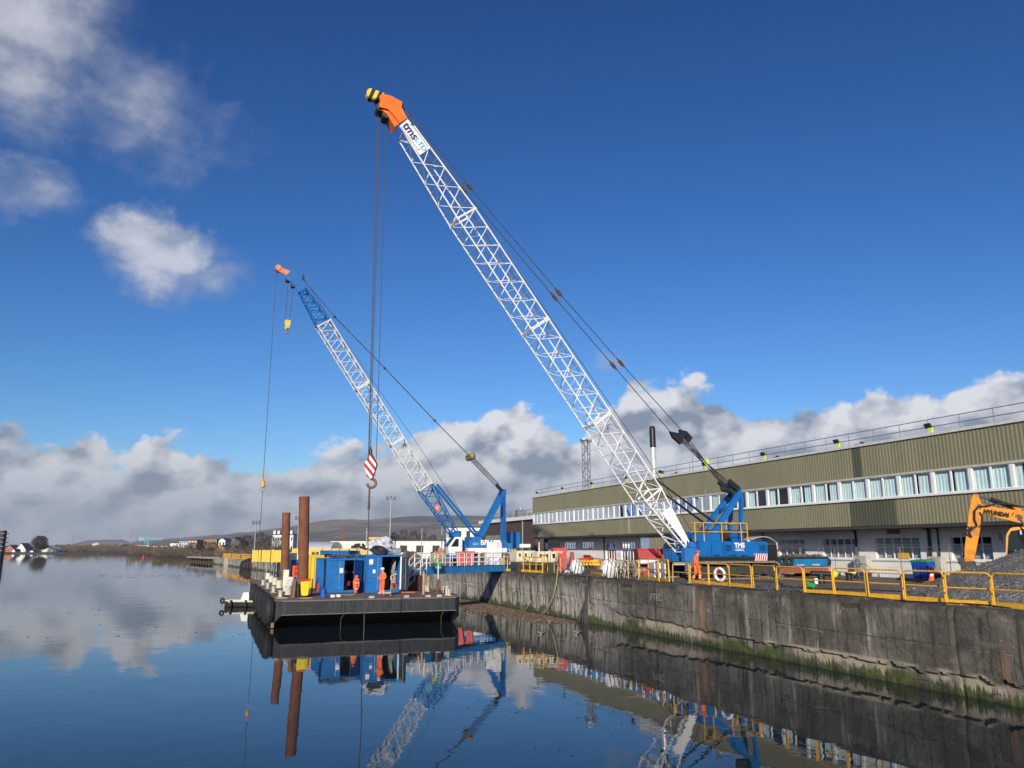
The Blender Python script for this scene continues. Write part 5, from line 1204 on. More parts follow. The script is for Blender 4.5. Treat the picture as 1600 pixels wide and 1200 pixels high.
# ================================================================== BARGE
ZD = 1.65
def barge():
    x0, x1, y0, y1 = 3.85, 15.2, 49.1, 83.0
    T = thing('work_barge', ((x0+x1)/2, (y0+y1)/2, 0), 'flat black steel work barge moored beside the quay', 'barge')
    mb = MB(); r_ = .5
    # hull profile along y (bow faces the camera): vertical slab, then raked and rounded below
    prof = [(y0, ZD), (y0, ZD-.82), (y0+.25, ZD-.92), (y0+1.3, ZD-1.2), (y0+2.6, -.15), (y0+3.4, -.8), (y1-3, -.8), (y1, .6), (y1, ZD)]
    xs = [(x0, .0), (x0+.12, 1.0), (x1-.12, 1.0), (x1, .0)]
    A = []
    for x, k in ((x0, 1), (x0+.35, 0), (x1-.35, 0), (x1, 1)):
        row = []
        for i, (y, z) in enumerate(prof):
            dy = (.30 if i in (0, 1) else .1) if k and y < y0+1 else 0
            dz = -.28 if (k and i in (1, 2)) else (-.35 if (k and i == 3) else 0)
            row.append(mb.bm.verts.new((x, y+dy, z+dz)))
        A.append(row)
    for a, b in zip(A, A[1:]):
        for i in range(len(a)-1): mb.face([a[i], b[i], b[i+1], a[i+1]])
    for a in (A[0], A[-1]): mb.face(a)
    mb.build('hull', hullm, T, smooth=False)
    mb = MB(); mb.box((x0+.02, y0+.32, ZD-.05), (x1-.02, y1-.02, ZD+.02)); mb.box((x0+.37, y0+.02, ZD-.05), (x1-.37, y0+.32, ZD+.02)); mb.build('deck', deckm, T)
    mb = MB(); mb.bar((x0+.3, y0-.03, ZD-.02), (x1-.3, y0-.03, ZD-.02), .06, .07); mb.bar((x0-.03, y0+.4, ZD-.02), (x0-.03, y1, ZD-.02), .06, .07); mb.bar((x1+.03, y0+.4, ZD-.02), (x1+.03, y1, ZD-.02), .06, .07)
    mb.bar((x0+.3, y0-.01, ZD-.81), (x1-.3, y0-.01, ZD-.81), .05, .04); mb.build('rubbing_edge', mat('scuffed_steel', (.16, .14, .12), .7, dirt=.5, dcol=(.3, .2, .12)), T)
    mb = MB()
    for i in range(9): mb.bar((x0-.10, y0+1+i*3.6, .18), (x0-.10, y0+4.3+i*3.6, .18), .16, .28)
    mb.build('timber_strake', wood, T)
    r = random.Random(4)
    # bollards welded to the deck edge
    for (px, py, lab) in ((0, 0, 0),):
        pass
    for i, (x, y) in enumerate(((4.3, 52.5), (4.3, 58.5), (4.3, 64.5), (4.3, 70.5), (14.8, 50.6), (14.8, 56.0), (14.8, 70))):
        mb = MB()
        for dy in (-.25, .25): mb.tube((x, y+dy, ZD), (x, y+dy, ZD+.42), .11, 12); mb.tube((x, y+dy, ZD+.38), (x, y+dy, ZD+.44), .15, 12)
        mb.box((x-.2, y-.45, ZD+.02), (x+.2, y+.45, ZD+.05)); mb.build('bollard', mat('cream_bollard', (.50, .45, .33), .6, dirt=.4), T)
    mb = MB()
    for x, y in ((11.6, 49.5), (13.0, 49.45), (13.75, 49.5), (9.4, 49.6)): mb.box((x, y, ZD+.02), (x+.32, y+.12, ZD+.14))
    mb.build('fairlead', mat('pale_fairlead', (.45, .43, .38), .7, dirt=.3), T)
    # ropes over the bow
    for px in (537, 693):
        a = on_y(px, 938, y0-.06); mb = MB(); mb.path([(a.x, y0+.5, ZD+.05), (a.x, y0-.03, ZD+.03), (a.x+.03, y0-.06, ZD-.9), (a.x-.12, y0-.02, .55), (a.x-.1, y0+.1, -.3)], .012, 5); mb.build('mooring_rope', mat('drab_rope', (.13, .12, .085), .9), T)
barge()
def side_tyres():
    lab = 'big worn black tyre fender hanging against the left side of the barge'
    mb = MB(); T = thing('tyre_fender', (3.55, 51.0, .95), lab, 'tyre fender', 'tyre fenders along the barge side')
    mb.torus((0, 0, 0), (1, 0, 0), .60, .30, 22, 8); mb.build('tyre', black, T, W=False, smooth=True)
    mb = MB(); mb.path([(0, -.1, .7), (.2, -.05, .78)], .02, 5); mb.path([(0, .1, .7), (.2, .05, .78)], .02, 5); mb.build('rope', rope, T, W=False)
    T['label'] = 'big black tyre fender nearest the front left corner of the barge'
    for y, w_ in ((53.3, 'second'), (56.0, 'third'), (59.5, 'fourth'), (64, 'fifth'), (69.5, 'farthest')): copy_tree(T, (3.55, y, .98), label='big black tyre fender, %s from the front corner on the barge side' % w_)
side_tyres()

def piles():
    for px0, px1, top, yy, r_, lab in ((473.5, 475.6, 776, 53.5, .345, 'taller front rusty tubular steel pile standing through the barge'), (444.5, 447.5, 801, 69.5, .345, 'shorter rear rusty tubular steel pile standing through the barge')):
        a = on_y(px1, top, yy); b = on_y(px0, 905, yy); d = (b-a); b2 = a+d*((a.z+1.5)/(a.z-b.z))
        mb = MB(); n_ = 24; mb.tube(a, b2, r_, n_, cap=False); mb.tube(a+(b2-a)*.0, a+(b2-a)*.08, r_-.025, n_, cap=False)
        u = (b2-a).normalized()
        A = []
        for rr in (r_, r_-.025):
            e = u.orthogonal().normalized(); f = u.cross(e); A.append([mb.bm.verts.new(a+(e*math.cos(2*PI*i/n_)+f*math.sin(2*PI*i/n_))*rr) for i in range(n_)])
        for i in range(n_): mb.face([A[0][i], A[0][(i+1) % n_], A[1][(i+1) % n_], A[1][i]])
        for t in (.3, .62): q = a+(b2-a)*t; mb.tube(q-u*.012, q+u*.012, r_+.006, n_)
        tag(mb.build('steel_pile', rust, loc=(b2.x, b2.y, 0), smooth=True), lab, 'pile')
piles()

# ================================================================== CONTAINERS ON THE BARGE
def corrugated(mb, a, b, z0, z1, nrm, pitch=.28, dep=.04):
    a, b, nrm = Vector(a), Vector(b), Vector(nrm); u = (b-a); L = u.length; u.normalize(); n_ = int(L/pitch); prof = []
    for i in range(n_):
        s = i*pitch
        for ds, dd in ((0, 0), (.08, 0), (.13, -dep), (.22, -dep), (.27, 0)): prof.append((s+ds, dd))
    prof.append((L, 0)); pv = None
    for s, dd in prof:
        q = a+u*min(s, L)+nrm*dd; v = (mb.bm.verts.new((q.x, q.y, z0)), mb.bm.verts.new((q.x, q.y, z1)))
        if pv: mb.face([pv[0], v[0], v[1], pv[1]])
        pv = v
def container(name, x0, x1, y0, y1, z0, h, m, label, front='open', parts=None, cat='container', group=None):
    T = thing(name, ((x0+x1)/2, (y0+y1)/2, z0), label, cat, group); z1 = z0+h; e = .10
    mb = MB()
    for x in (x0, x1-e):
        for y in (y0, y1-e): mb.box((x, y, z0), (x+e, y+e, z1))
        mb.box((x, y0+e, z1-e), (x+e, y1-e, z1)); mb.box((x, y0+e, z0), (x+e, y1-e, z0+.14))
    for y in (y0, y1-e): mb.box((x0+e, y, z1-e), (x1-e, y+e, z1)); mb.box((x0+e, y, z0), (x1-e, y+e, z0+.14))
    mb.build('frame', m, T)
    mb = MB(); corrugated(mb, (x0+.03, y0+e, 0), (x0+.03, y1-e, 0), z0+.14, z1-e, (-1, 0, 0)); mb.build('left_side', m, T)
    mb = MB(); corrugated(mb, (x1-.03, y0+e, 0), (x1-.03, y1-e, 0), z0+.14, z1-e, (1, 0, 0)); mb.build('right_side', m, T)
    mb = MB(); corrugated(mb, (x0+e, y1-.03, 0), (x1-e, y1-.03, 0), z0+.14, z1-e, (0, 1, 0)); mb.build('back', m, T)
    mb = MB(); mb.box((x0+e, y0+e, z1-.06), (x1-e, y1-e, z1-.02)); mb.build('roof', m, T)
    mb = MB(); mb.box((x0+e, y0+e, z0+.08), (x1-e, y1-e, z0+.12)); mb.build('floor', wood, T)
    if front == 'closed': mb = MB(); corrugated(mb, (x0+e, y0+.03, 0), (x1-e, y0+.03, 0), z0+.14, z1-e, (0, -1, 0)); mb.build('front', m, T)
    return T
def door_leaf(T, a, ang, w, z0, h, m, name='door'):
    """leaf hinged at a, swung to ang (direction of the leaf in plan)"""
    u = Vector((math.cos(ang), math.sin(ang), 0)); n_ = Vector((-u.y, u.x, 0)); a = Vector(a)
    mb = MB(); c = a+u*w/2; c.z = z0+h/2; mb.frame_box(c, u*w/2, n_*.02, Vector((0, 0, h/2)))
    for s in (.0, 1.0): q = a+u*(w*s+(.035 if s == 0 else -.035)); q.z = z0+h/2; mb.frame_box(q, u*.035, n_*.032, Vector((0, 0, h/2)))
    for s in (.0, 1.0): q = a+u*(w/2); q.z = z0+(.04 if s == 0 else h-.04); mb.frame_box(q, u*(w/2-.071), n_*.030, Vector((0, 0, .04)))
    o = mb.build(name, m, T)
    mb = MB(); q = a+u*w*.72; mb.tube((q.x-n_.x*.06, q.y-n_.y*.06, z0+.05), (q.x-n_.x*.06, q.y-n_.y*.06, z0+h-.05), .016, 6); q2 = Vector((q.x-n_.x*.07, q.y-n_.y*.07, z0+h*.42)); mb.bar(q2, q2-u*.3, .02, .04); mb.build('lock_bar', steel, o)
    return o
def barge_containers():
    paper = mat('white_paper_sign', (.78, .78, .78), .7, var=.02)
    # left blue store
    hL = on_y(520, 873, 55.9).z-ZD; xa, xb, xm = on_y(509.5, 900, 55.9).x, on_y(566, 900, 55.9).x, on_y(538, 900, 55.9).x
    T = container('store_container', xa, xb, 55.9, 61.9, ZD+.05, hL-.05, cblue, 'left blue steel store container with one door shut and one open')
    D = door_leaf(T, (xa+.1, 55.92, 0), 0, xm-xa-.12, ZD+.2, hL-.32, cblue)
    mb = MB(); q = on_y(533.5, 891.5, 55.85); mb.box((q.x-.12, 55.83, q.z-.17), (q.x+.12, 55.84, q.z+.17)); mb.build('notice', paper, D)
    xq = on_y(548.5, 900, 54.9).x
    D = door_leaf(T, (xb-.08, 55.8, 0), rad(-131), .98, ZD+.2, hL-.32, dblue)
    r = random.Random(8)
    for i in range(7):
        mb = MB(); z = ZD+.2+r.uniform(0, 1.9); x = xm+r.uniform(.05, .4); y = 56.6+r.uniform(0, 1.2); s = r.uniform(.06, .16)
        mb.frame_box(Vector((x, y, z)), Vector((s, .02, 0)), Vector((-.02, s*.7, 0)), Vector((0, 0, s*1.2))); mb.bevel(.02, 1); mb.build('stored_gear', [red, hivis, white, mat('grey_gear', (.3, .3, .3), .7), dblue][i % 5], T)
    mb = MB()
    for z in (.7, 1.35, 2.0): mb.box((xm+.05, 57.4, ZD+z), (xb-.2, 58.2, ZD+z+.04))
    mb.build('shelf', palewood, T)
    # cables heaped on its roof
    zr = ZD+hL; mb = MB()
    for i in range(26):
        a = Vector((r.uniform(xa+.1, xb-.3), r.uniform(55.95, 57.4), zr+.02+r.random()*.10)); d = Vector((r.uniform(.6, 1.6)*r.choice((-1, 1)), r.uniform(-.4, .4), 0)); pts = [a+d*(k/6)+Vector((0, .12*math.sin(k+i), .03+.26*math.sin(PI*k/6)*r.random())) for k in range(7)]
        pts = [Vector((min(max(p.x, xa+.03), xb-.05), p.y, p.z)) for p in pts]; mb.path(pts, .028, 5)
    tag(mb.build('cable_heap', mat('dirty_cables', (.09, .08, .065), .8), loc=(xa+1, 56.5, zr)), 'untidy heap of dark cables on the roof of the left blue container', 'cables')
    # right blue container
    y_ = 54.9; x2, x3 = on_y(571.5, 900, y_).x, on_y(629, 900, y_).x; hR = on_y(600, 867.5, y_).z-ZD
    T = container('workshop_container', x2, x3, y_, y_+6.1, ZD+.05, hR-.05, cblue, 'right blue steel workshop container with dark open doorway and a worker outside')
    D = door_leaf(T, (x2+.1, y_+.02, 0), 0, 1.0, ZD+.2, hR-.32, cblue)
    for (px, py, w_, h_) in ((580, 878, .13, .17), (584.5, 893, .09, .12)):
        mb = MB(); q = on_y(px, py, y_-.03); mb.box((q.x-w_, y_-.045, q.z-h_), (q.x+w_, y_-.035, q.z+h_)); mb.build('notice', paper, D)
    D = door_leaf(T, (x3-.06, y_-.02, 0), rad(-78), 1.0, ZD+.2, hR-.32, mat('dark_door_edge', (.03, .04, .06), .6)); mb = MB(); q = Vector((x3-.02, y_-.02, 0))
    mb.box((x3-.20, y_-.035, ZD+.2), (x3-.10, y_-.005, ZD+hR-.1)); mb.build('white_door_edge', white, T)
    mb = MB()
    for i in range(10): a = Vector((x3-.32-.05*r.random(), y_+.8+i*.14, ZD+hR-.3)); mb.path([a, a+Vector((-.15*r.random(), 0, -.9)), a+Vector((.05, .05, -1.5-.4*r.random()))], .022, 5)
    mb.build('hanging_slings', mat('pale_slings', (.38, .38, .30), .8), T)
    mb = MB(); mb.box((x2+.6, y_+2.5, ZD+.2), (x3-.4, y_+3.2, ZD+1.1)); mb.build('workbench', wood, T)
    for i in range(4):
        mb = MB(); z = ZD+1.1; x = x2+.8+i*.3; mb.tube((x, y_+2.7, z), (x, y_+2.7, z+.22), .08, 10); mb.build('paint_tin', [white, red, steel, green][i], T)
    # tyre on the roof and silver tarpaulin bundle
    zr = ZD+hR; c = on_y(593, 861.5, y_+.9)
    T = thing('spare_tyre', (c.x, c.y, zr), 'large black tyre lying on the roof of the right blue container', 'tyre')
    mb = MB(); mb.torus((c.x, c.y, zr+.30), (.12, -.42, .9), .42, .20, 26, 10); mb.build('tyre', black, T, smooth=True); mb = MB(); mb.torus((c.x, c.y, zr+.30), (.12, -.42, .9), .26, .05, 26, 6); mb.build('bead', mat('grey_rubber', (.07, .07, .07), .8), T, smooth=True)
    c = on_y(597, 848, y_+3.0); mb = MB(); mb.ball((c.x, c.y, zr+.55), 1.0, .7, .62, 22, 16, .35, zmin=-.7)
    for v in mb.bm.verts: v.co += Vector((nz(v.co.x*3, v.co.z*3), nz(v.co.y*3, v.co.x*3), nz(v.co.z*4, v.co.x*4)))*.12
    tag(mb.build('tarpaulin_bundle', tarp, loc=(c.x, c.y, zr)), 'crumpled silver grey tarpaulin bundle behind the roof tyre', 'tarpaulin')
    # third blue container behind, roof just showing
    container('site_container', x2-1.5, x2+.85, 62.2, 68.2, ZD+.05, hR+.25, cblue, 'blue container behind, its roof showing between the two front containers', 'closed')
    # yellow container and white cabin at the left
    y_ = 63.0; a, b = on_y(481, 900, y_).x, on_y(513, 900, y_).x; h = on_y(490, 869, y_).z-ZD
    container('yellow_container', a, b, y_, y_+6, ZD+.05, h, yellow2, 'bright yellow corrugated container behind the front rusty pile', 'closed')
    y_ = 70.8; a, b = on_y(448.5, 880, y_).x, on_y(466, 880, y_).x; h = on_y(455, 865, y_).z-ZD
    T = container('welfare_cabin', a, b, y_, y_+5, ZD+.05, h, white, 'white and blue cabin between the two rusty piles', 'closed'); mb = MB(); q = on_y(461, 880, y_); mb.box((q.x-.35, y_-.05, ZD+.3), (q.x+.25, y_-.01, ZD+2.1)); mb.build('blue_door', cblue, T)
barge_containers()

def deck_items():
    # hanging overalls
    q = on_y(556.5, 912, 54.7); T = thing('hanging_overalls', (q.x, q.y, ZD), 'bright orange waterproof suit hanging on the open dark blue door', 'overalls')
    mb = MB(); zt = on_y(556, 899, 54.7).z; mb.path([(q.x+.02, q.y, zt), (q.x, q.y, zt-.12), (q.x-.02, q.y+.02, zt-.5), (q.x+.03, q.y, zt-.85), (q.x, q.y, ZD+.08)], .105, 10)
    for v in mb.bm.verts: v.co += Vector((nz(v.co.z*6, v.co.y*5)*.09, nz(v.co.x*6, v.co.z*5)*.06, 0))
    mb.path([(q.x-.08, q.y-.05, zt-.2), (q.x-.17, q.y-.06, zt-.55), (q.x-.12, q.y-.05, zt-.85)], .06, 8); mb.path([(q.x+.1, q.y-.05, zt-.2), (q.x+.17, q.y-.06, zt-.5), (q.x+.15, q.y-.05, zt-.8)], .06, 8); mb.build('suit', hivis, T, smooth=True)
    mb = MB(); mb.bar((q.x-.15, q.y-.13, zt-.5), (q.x+.14, q.y-.13, zt-.5), .01, .04); mb.bar((q.x-.13, q.y-.13, ZD+.35), (q.x+.13, q.y-.13, ZD+.35), .01, .04); mb.build('reflective_band', white, T)
    mb = MB(); s = on_z(619.5, 923.5, ZD+.02)
    mb.box((s.x-.28, s.y-.1, ZD+.02), (s.x+.22, s.y+.35, ZD+.36)); mb.bevel(.02, 1); tag(mb.build('wooden_crate', wood, loc=(s.x, s.y, ZD)), 'wooden crate used as a seat by the sitting worker', 'crate')
    c = on_z(505, 934, ZD); T = thing('plastic_drum', (c.x, c.y, ZD), 'small blue plastic drum at the front edge of the barge', 'drum')
    mb = MB(); mb.tube((c.x, c.y, ZD+.02), (c.x, c.y, ZD+.52), .19, 16); mb.tube((c.x, c.y, ZD+.52), (c.x, c.y, ZD+.56), .15, 16); mb.bevel(.015, 1); mb.build('drum', mat('blue_plastic', (.01, .09, .42), .4), T); mb = MB(); mb.torus((c.x, c.y, ZD+.36), (0, 0, 1), .195, .012, 18, 5); mb.build('hoop', mat('blue_plastic', (.01, .09, .42), .4), T)
    # yellow wheelie bin with red lid
    c = on_z(475.5, 933.5, ZD); T = thing('wheelie_bin', (c.x, c.y, ZD), 'yellow wheeled bin with red lid beside the front rusty pile', 'bin')
    zt = on_y(475, 908, c.y).z; mb = MB(); w0, w1 = .2, .29
    A = [(c.x-w0, c.y-w0, ZD+.12), (c.x+w0, c.y-w0, ZD+.12), (c.x+w0, c.y+w0, ZD+.12), (c.x-w0, c.y+w0, ZD+.12)]; Bq = [(c.x-w1, c.y-w1, zt), (c.x+w1, c.y-w1, zt), (c.x+w1, c.y+w1, zt), (c.x-w1, c.y+w1, zt)]
    va = [mb.bm.verts.new(p) for p in A]; vb = [mb.bm.verts.new(p) for p in Bq]; mb.face(va); mb.face(vb)
    for i in range(4): mb.face([va[i], va[(i+1) % 4], vb[(i+1) % 4], vb[i]])
    mb.bevel(.03, 2); mb.build('bin_body', brightyel, T)
    mb = MB(); mb.frame_box(Vector((c.x-.05, c.y, zt+.07)), Vector((.34, 0, .03)), Vector((0, .33, 0)), Vector((0, 0, .06))); mb.bevel(.03, 2); mb.build('lid', mat('red_plastic', (.62, .03, .03), .4), T)
    for s in (-1, 1): mb = MB(); mb.tube((c.x+s*.2, c.y+.2, ZD+.13), (c.x+s*.26, c.y+.2, ZD+.13), .12, 14); mb.build('wheel', black, T)
    # timber posts left of the bin
    for i, (px, h, lean) in enumerate(((457.5, 1.15, .02), (462.5, 1.0, -.03), (466, 1.05, .0))):
        c = on_z(px, 934-i*1.0, ZD); mb = MB(); mb.bar((c.x, c.y, ZD), (c.x+lean, c.y, ZD+h), .16, .16, up=(0, 1, 0)); mb.bar((c.x+lean, c.y, ZD+h), (c.x+lean, c.y, ZD+h+.02), .18, .18, up=(0, 1, 0))
        tag(mb.build('timber_post', wood, loc=(c.x, c.y, ZD)), ['left of the three brown timber posts beside the yellow bin', 'middle of the three brown timber posts beside the yellow bin', 'right of the three brown timber posts beside the yellow bin'][i], 'post')
    # orange red basket on a stand
    c = on_z(463.5, 926, ZD); T = thing('lifebuoy_box', (c.x, c.y, ZD), 'orange red cage box on legs behind the timber posts', 'box')
    z0, z1 = on_y(463, 901, c.y).z, on_y(463, 884.5, c.y).z; mb = MB(); w_ = .36
    for zz in (z0, (z0+z1)/2, z1): mb.bar((c.x-w_, c.y-.2, zz), (c.x+w_, c.y-.2, zz), .03, .05); mb.bar((c.x-w_, c.y+.2, zz), (c.x+w_, c.y+.2, zz), .03, .05)
    for k in range(7): x = c.x-w_+2*w_*k/6; mb.bar((x, c.y-.2, z0), (x, c.y-.2, z1), .025, .025)
    mb.box((c.x-w_, c.y+.17, z0), (c.x+w_, c.y+.19, z1)); mb.build('cage', mat('orange_red_paint', (.70, .08, .02), .5), T)
    for s in (-1, 1): mb = MB(); mb.bar((c.x+s*.3, c.y, ZD), (c.x+s*.3, c.y, z0), .05, .05); mb.build('leg', mat('orange_red_paint', (.70, .08, .02), .5), T)
    mb = MB(); mb.ball((c.x+.1, c.y, z1+.08), .28, .18, .13, 12, 8, .5); mb.build('black_bag', black, T)
    # notice boards leaning at the corner
    for i, (px, py, h, w_, m_, tl, lab) in enumerate(((447, 925, 1.05, .5, mat('board_white', (.66, .64, .62), .7), .35, 'white and red notice board leaning at the front left corner of the barge'), (445.5, 919, 1.35, .42, cream, .05, 'plain cream upright board behind the leaning notice board'))):
        c = on_z(px, py, ZD); T = thing('notice_board', (c.x, c.y, ZD), lab, 'sign board'); u = Vector((.95, -.3, 0)).normalized(); n_ = Vector((.3, .95, 0)).normalized(); up = (Vector((0, 0, 1))+n_*tl+u*(.18 if i == 0 else 0)).normalized()
        mb = MB(); cc = c+up*h/2+Vector((0, 0, .05)); mb.frame_box(cc, u*w_/2, u.cross(up)*.015, up*h/2); mb.build('board', m_, T)
        if i == 0:
            mb = MB()
            for k, (t, l) in enumerate(((.3, .34), (.16, .28), (.02, .36), (-.12, .3), (-.28, .34))): mb.frame_box(cc+up*t-n_*.03, u*l/2, n_*.004, up*.03)
            mb.build('faded_red_lines', mat('faded_red', (.5, .12, .1), .7), T)
    mb = MB(); a, b = on_z(441, 933, ZD), on_z(452, 925, ZD); b.z = ZD+1.25; b = on_y(458, 906, a.y+.5); mb.bar(a+Vector((0, 0, .05)), b, .12, .05); tag(mb.build('plank', mat('pale_aluminium', (.62, .62, .60), .5), loc=a), 'pale plank propped against the timber posts', 'plank')
    # buckets, drums and poles along the left deck edge
    tub = [(418.5, 905, 'white tub near the far left edge of the barge', white), (423.5, 910, 'cream tub with rope, second from the far left edge', cream), (429.5, 914, 'pale drum on the left deck edge between the thin poles', cream), (436, 919, 'cream drum left of the leaning notice board', cream), (450, 929.5, 'pale stone coloured drum in front of the notice board', mat('stone_drum', (.55, .48, .36), .7))]
    for px, py, lab, m_ in tub:
        c = on_z(px, py, ZD); s = .24; mb = MB(); mb.tube((c.x, c.y, ZD+.02), (c.x, c.y, ZD+.58), s, 12, r2=s*1.08); mb.torus((c.x, c.y, ZD+.58), (0, 0, 1), s*1.08, .025, 14, 5); mb.torus((c.x, c.y, ZD+.3), (0, 0, 1), s*1.04, .015, 14, 5); tag(mb.build('drum', m_, loc=(c.x, c.y, ZD), smooth=True), lab, 'drum')
    for px, py, h, lab in ((414.5, 912, 1.6, 'leftmost thin pale pole on the left deck edge'), (426.5, 912, 1.7, 'second thin pale pole on the left deck edge'), (444.5, 900, 2.6, 'tall thin grey pole in front of the rear rusty pile')):
        c = on_z(px, py, ZD); mb = MB(); mb.tube((c.x, c.y, ZD), (c.x, c.y, ZD+h), .03, 6); mb.tube((c.x, c.y, ZD), (c.x, c.y, ZD+.06), .09, 8); tag(mb.build('thin_pole', steel, loc=(c.x, c.y, ZD)), lab, 'pole')
    r = random.Random(21); mb = MB()
    # loose gear as separate small things
    small = [((478, 936), .36, .12, .05, palewood, 'orange brown plank lying in front of the yellow bin', 'plank'), ((520, 934), .16, .13, .11, white, 'left white coil of rope on the front deck', 'rope coil'), ((529, 933.5), .16, .13, .11, white, 'right white coil of rope on the front deck', 'rope coil'),
             ((440, 936), .30, .2, .07, palewood, 'pale pallet board at the front left corner', 'board'), ((697, 927), .2, .2, .3, cream, 'cream mooring drum near the right front corner', 'drum')]
    for (px, py), a, b, h, m_, lab, cat in small:
        c = on_z(px, py, ZD)
        if cat == 'rope coil':
            mb = MB()
            for k in range(4): mb.torus((c.x+.02*math.sin(k*2), c.y, ZD+.05+k*.035), (.05*math.sin(k), .04, 1), a*.8, .03, 16, 6)
        elif cat == 'drum': mb = MB(); mb.tube((c.x, c.y, ZD), (c.x, c.y, ZD+.45), .22, 14); mb.tube((c.x, c.y, ZD+.4), (c.x, c.y, ZD+.5), .27, 14)
        else: mb = MB(); mb.frame_box(Vector((c.x, c.y, ZD+h/2+.03)), Vector((a, a*.2, 0)), Vector((-b*.2, b, 0)), Vector((0, 0, h/2))); mb.bevel(.01, 1)
        tag(mb.build(cat.replace(' ', '_'), m_, loc=(c.x, c.y, ZD)), lab, cat)
    # fire extinguisher pair and orange hoses
    c = on_z(497, 925, ZD); mb = MB(); mb.tube((c.x, c.y, ZD), (c.x, c.y, ZD+.5), .09, 10); mb.ball((c.x, c.y, ZD+.5), .09, n=10, m=6); mb.tube((c.x, c.y, ZD+.55), (c.x+.1, c.y, ZD+.62), .02, 5); tag(mb.build('fire_extinguisher', red, loc=(c.x, c.y, ZD), smooth=True), 'red fire extinguisher at the corner of the left blue container', 'extinguisher')
    for i, (x, y, lab, m_) in enumerate(((605, 928, 'loop of pale hose on the deck by the standing worker', mat('pale_hose', (.45, .43, .36), .7)), (640, 927, 'coil of orange and red hose right of the doorway', mat('orange_hose', (.45, .14, .05), .7)), (545, 931, 'curved green grey hose on the deck under the open door', mat('drab_hose', (.16, .17, .12), .8)))):
        c = on_z(x, y, ZD+.03); mb = MB(); mb.path([c+Vector((.55*math.cos(a)*(1+.2*math.sin(3*a)), .35*math.sin(a), .03+.015*a/3)) for a in [k*.35 for k in range(30)]], .03, 6); tag(mb.build('hose', m_, loc=c), lab, 'hose')
    # skip of dark scrap and grey sheet right of the containers
    y_ = 56.2; a, b = on_y(634, 900, y_), on_y(661, 900, y_); z1 = on_y(645, 899, y_).z
    T = thing('scrap_skip', ((a.x+b.x)/2, y_, ZD), 'dark red brown open skip on the barge right of the containers', 'skip')
    mb = MB(); mb.prism([(a.x+.15, y_, ZD+.05), (b.x-.1, y_, ZD+.05), (b.x, y_, z1), (a.x, y_, z1)], (0, .05, 0)); mb.prism([(a.x+.15, y_+1.5, ZD+.05), (b.x-.1, y_+1.5, ZD+.05), (b.x, y_+1.5, z1), (a.x, y_+1.5, z1)], (0, .05, 0)); mb.box((a.x+.1, y_+.05, ZD+.05), (a.x+.15, y_+1.5, z1)); mb.box((b.x-.15, y_+.05, ZD+.05), (b.x-.1, y_+1.5, z1)); mb.box((a.x+.15, y_+.05, ZD+.05), (b.x-.15, y_+1.5, ZD+.1))
    for k in range(6): x = a.x+.2+(b.x-a.x-.4)*k/5; mb.box((x-.03, y_-.04, ZD+.1), (x+.03, y_-.002, z1-.05))
    mb.build('skip_body', mat('dark_maroon', (.06, .015, .015), .6, dirt=.4), T)
    mb = MB(); mb.path([(a.x+.1, y_+.4, z1-.1), (a.x+.5, y_+.6, z1+.35), (b.x-.5, y_+.6, z1+.2), (b.x, y_+.5, z1-.1)], .16, 8)
    for v in mb.bm.verts: v.co.z += nz(v.co.x*4, v.co.y*4)*.15
    mb.build('grey_sheeting', tarp, T)
    # green and yellow stand with davit at the right edge
    c = on_z(684, 930, ZD); T = thing('davit_post', (c.x, c.y, ZD), 'rusty post with pale upper tube and green bracket near the right front edge', 'post')
    z1, z2 = on_y(684, 905, c.y).z, on_y(684, 882, c.y).z; mb = MB(); mb.tube((c.x, c.y, ZD), (c.x, c.y, z1), .10, 10); mb.build('socket', rust, T); mb = MB(); mb.tube((c.x, c.y, z1), (c.x, c.y, z2), .05, 8); mb.build('tube', mat('pale_green_tube', (.45, .6, .55), .5), T)
    mb = MB(); mb.bar((c.x+.1, c.y, z2-.1), (c.x-.55, c.y, z2+.55), .05, .12); mb.bar((c.x, c.y, z2-.1), (c.x+.2, c.y, z2+.2), .05, .1); mb.bar((c.x-.2, c.y, z2-.2), (c.x+.2, c.y, z2-.2), .05, .12); mb.build('bracket', mat('green_paint', (.08, .42, .16), .5), T)
    for i, (px, h, lab) in enumerate(((661.5, 1.5, 'slim timber post at the foot of the gangway'), (610, 1.0, 'thin pale pole beside the sitting worker'), (487, 1.1, 'short brown stanchion right of the yellow bin'))):
        c = on_z(px, (929, 931, 931)[i], ZD); mb = MB(); mb.tube((c.x, c.y, ZD), (c.x, c.y, ZD+h), (.08, .025, .05)[i], 8); mb.tube((c.x, c.y, ZD), (c.x, c.y, ZD+.05), .12, 8); tag(mb.build('stanchion', (palewood, steel, wood)[i], loc=(c.x, c.y, ZD)), lab, 'post')
deck_items()

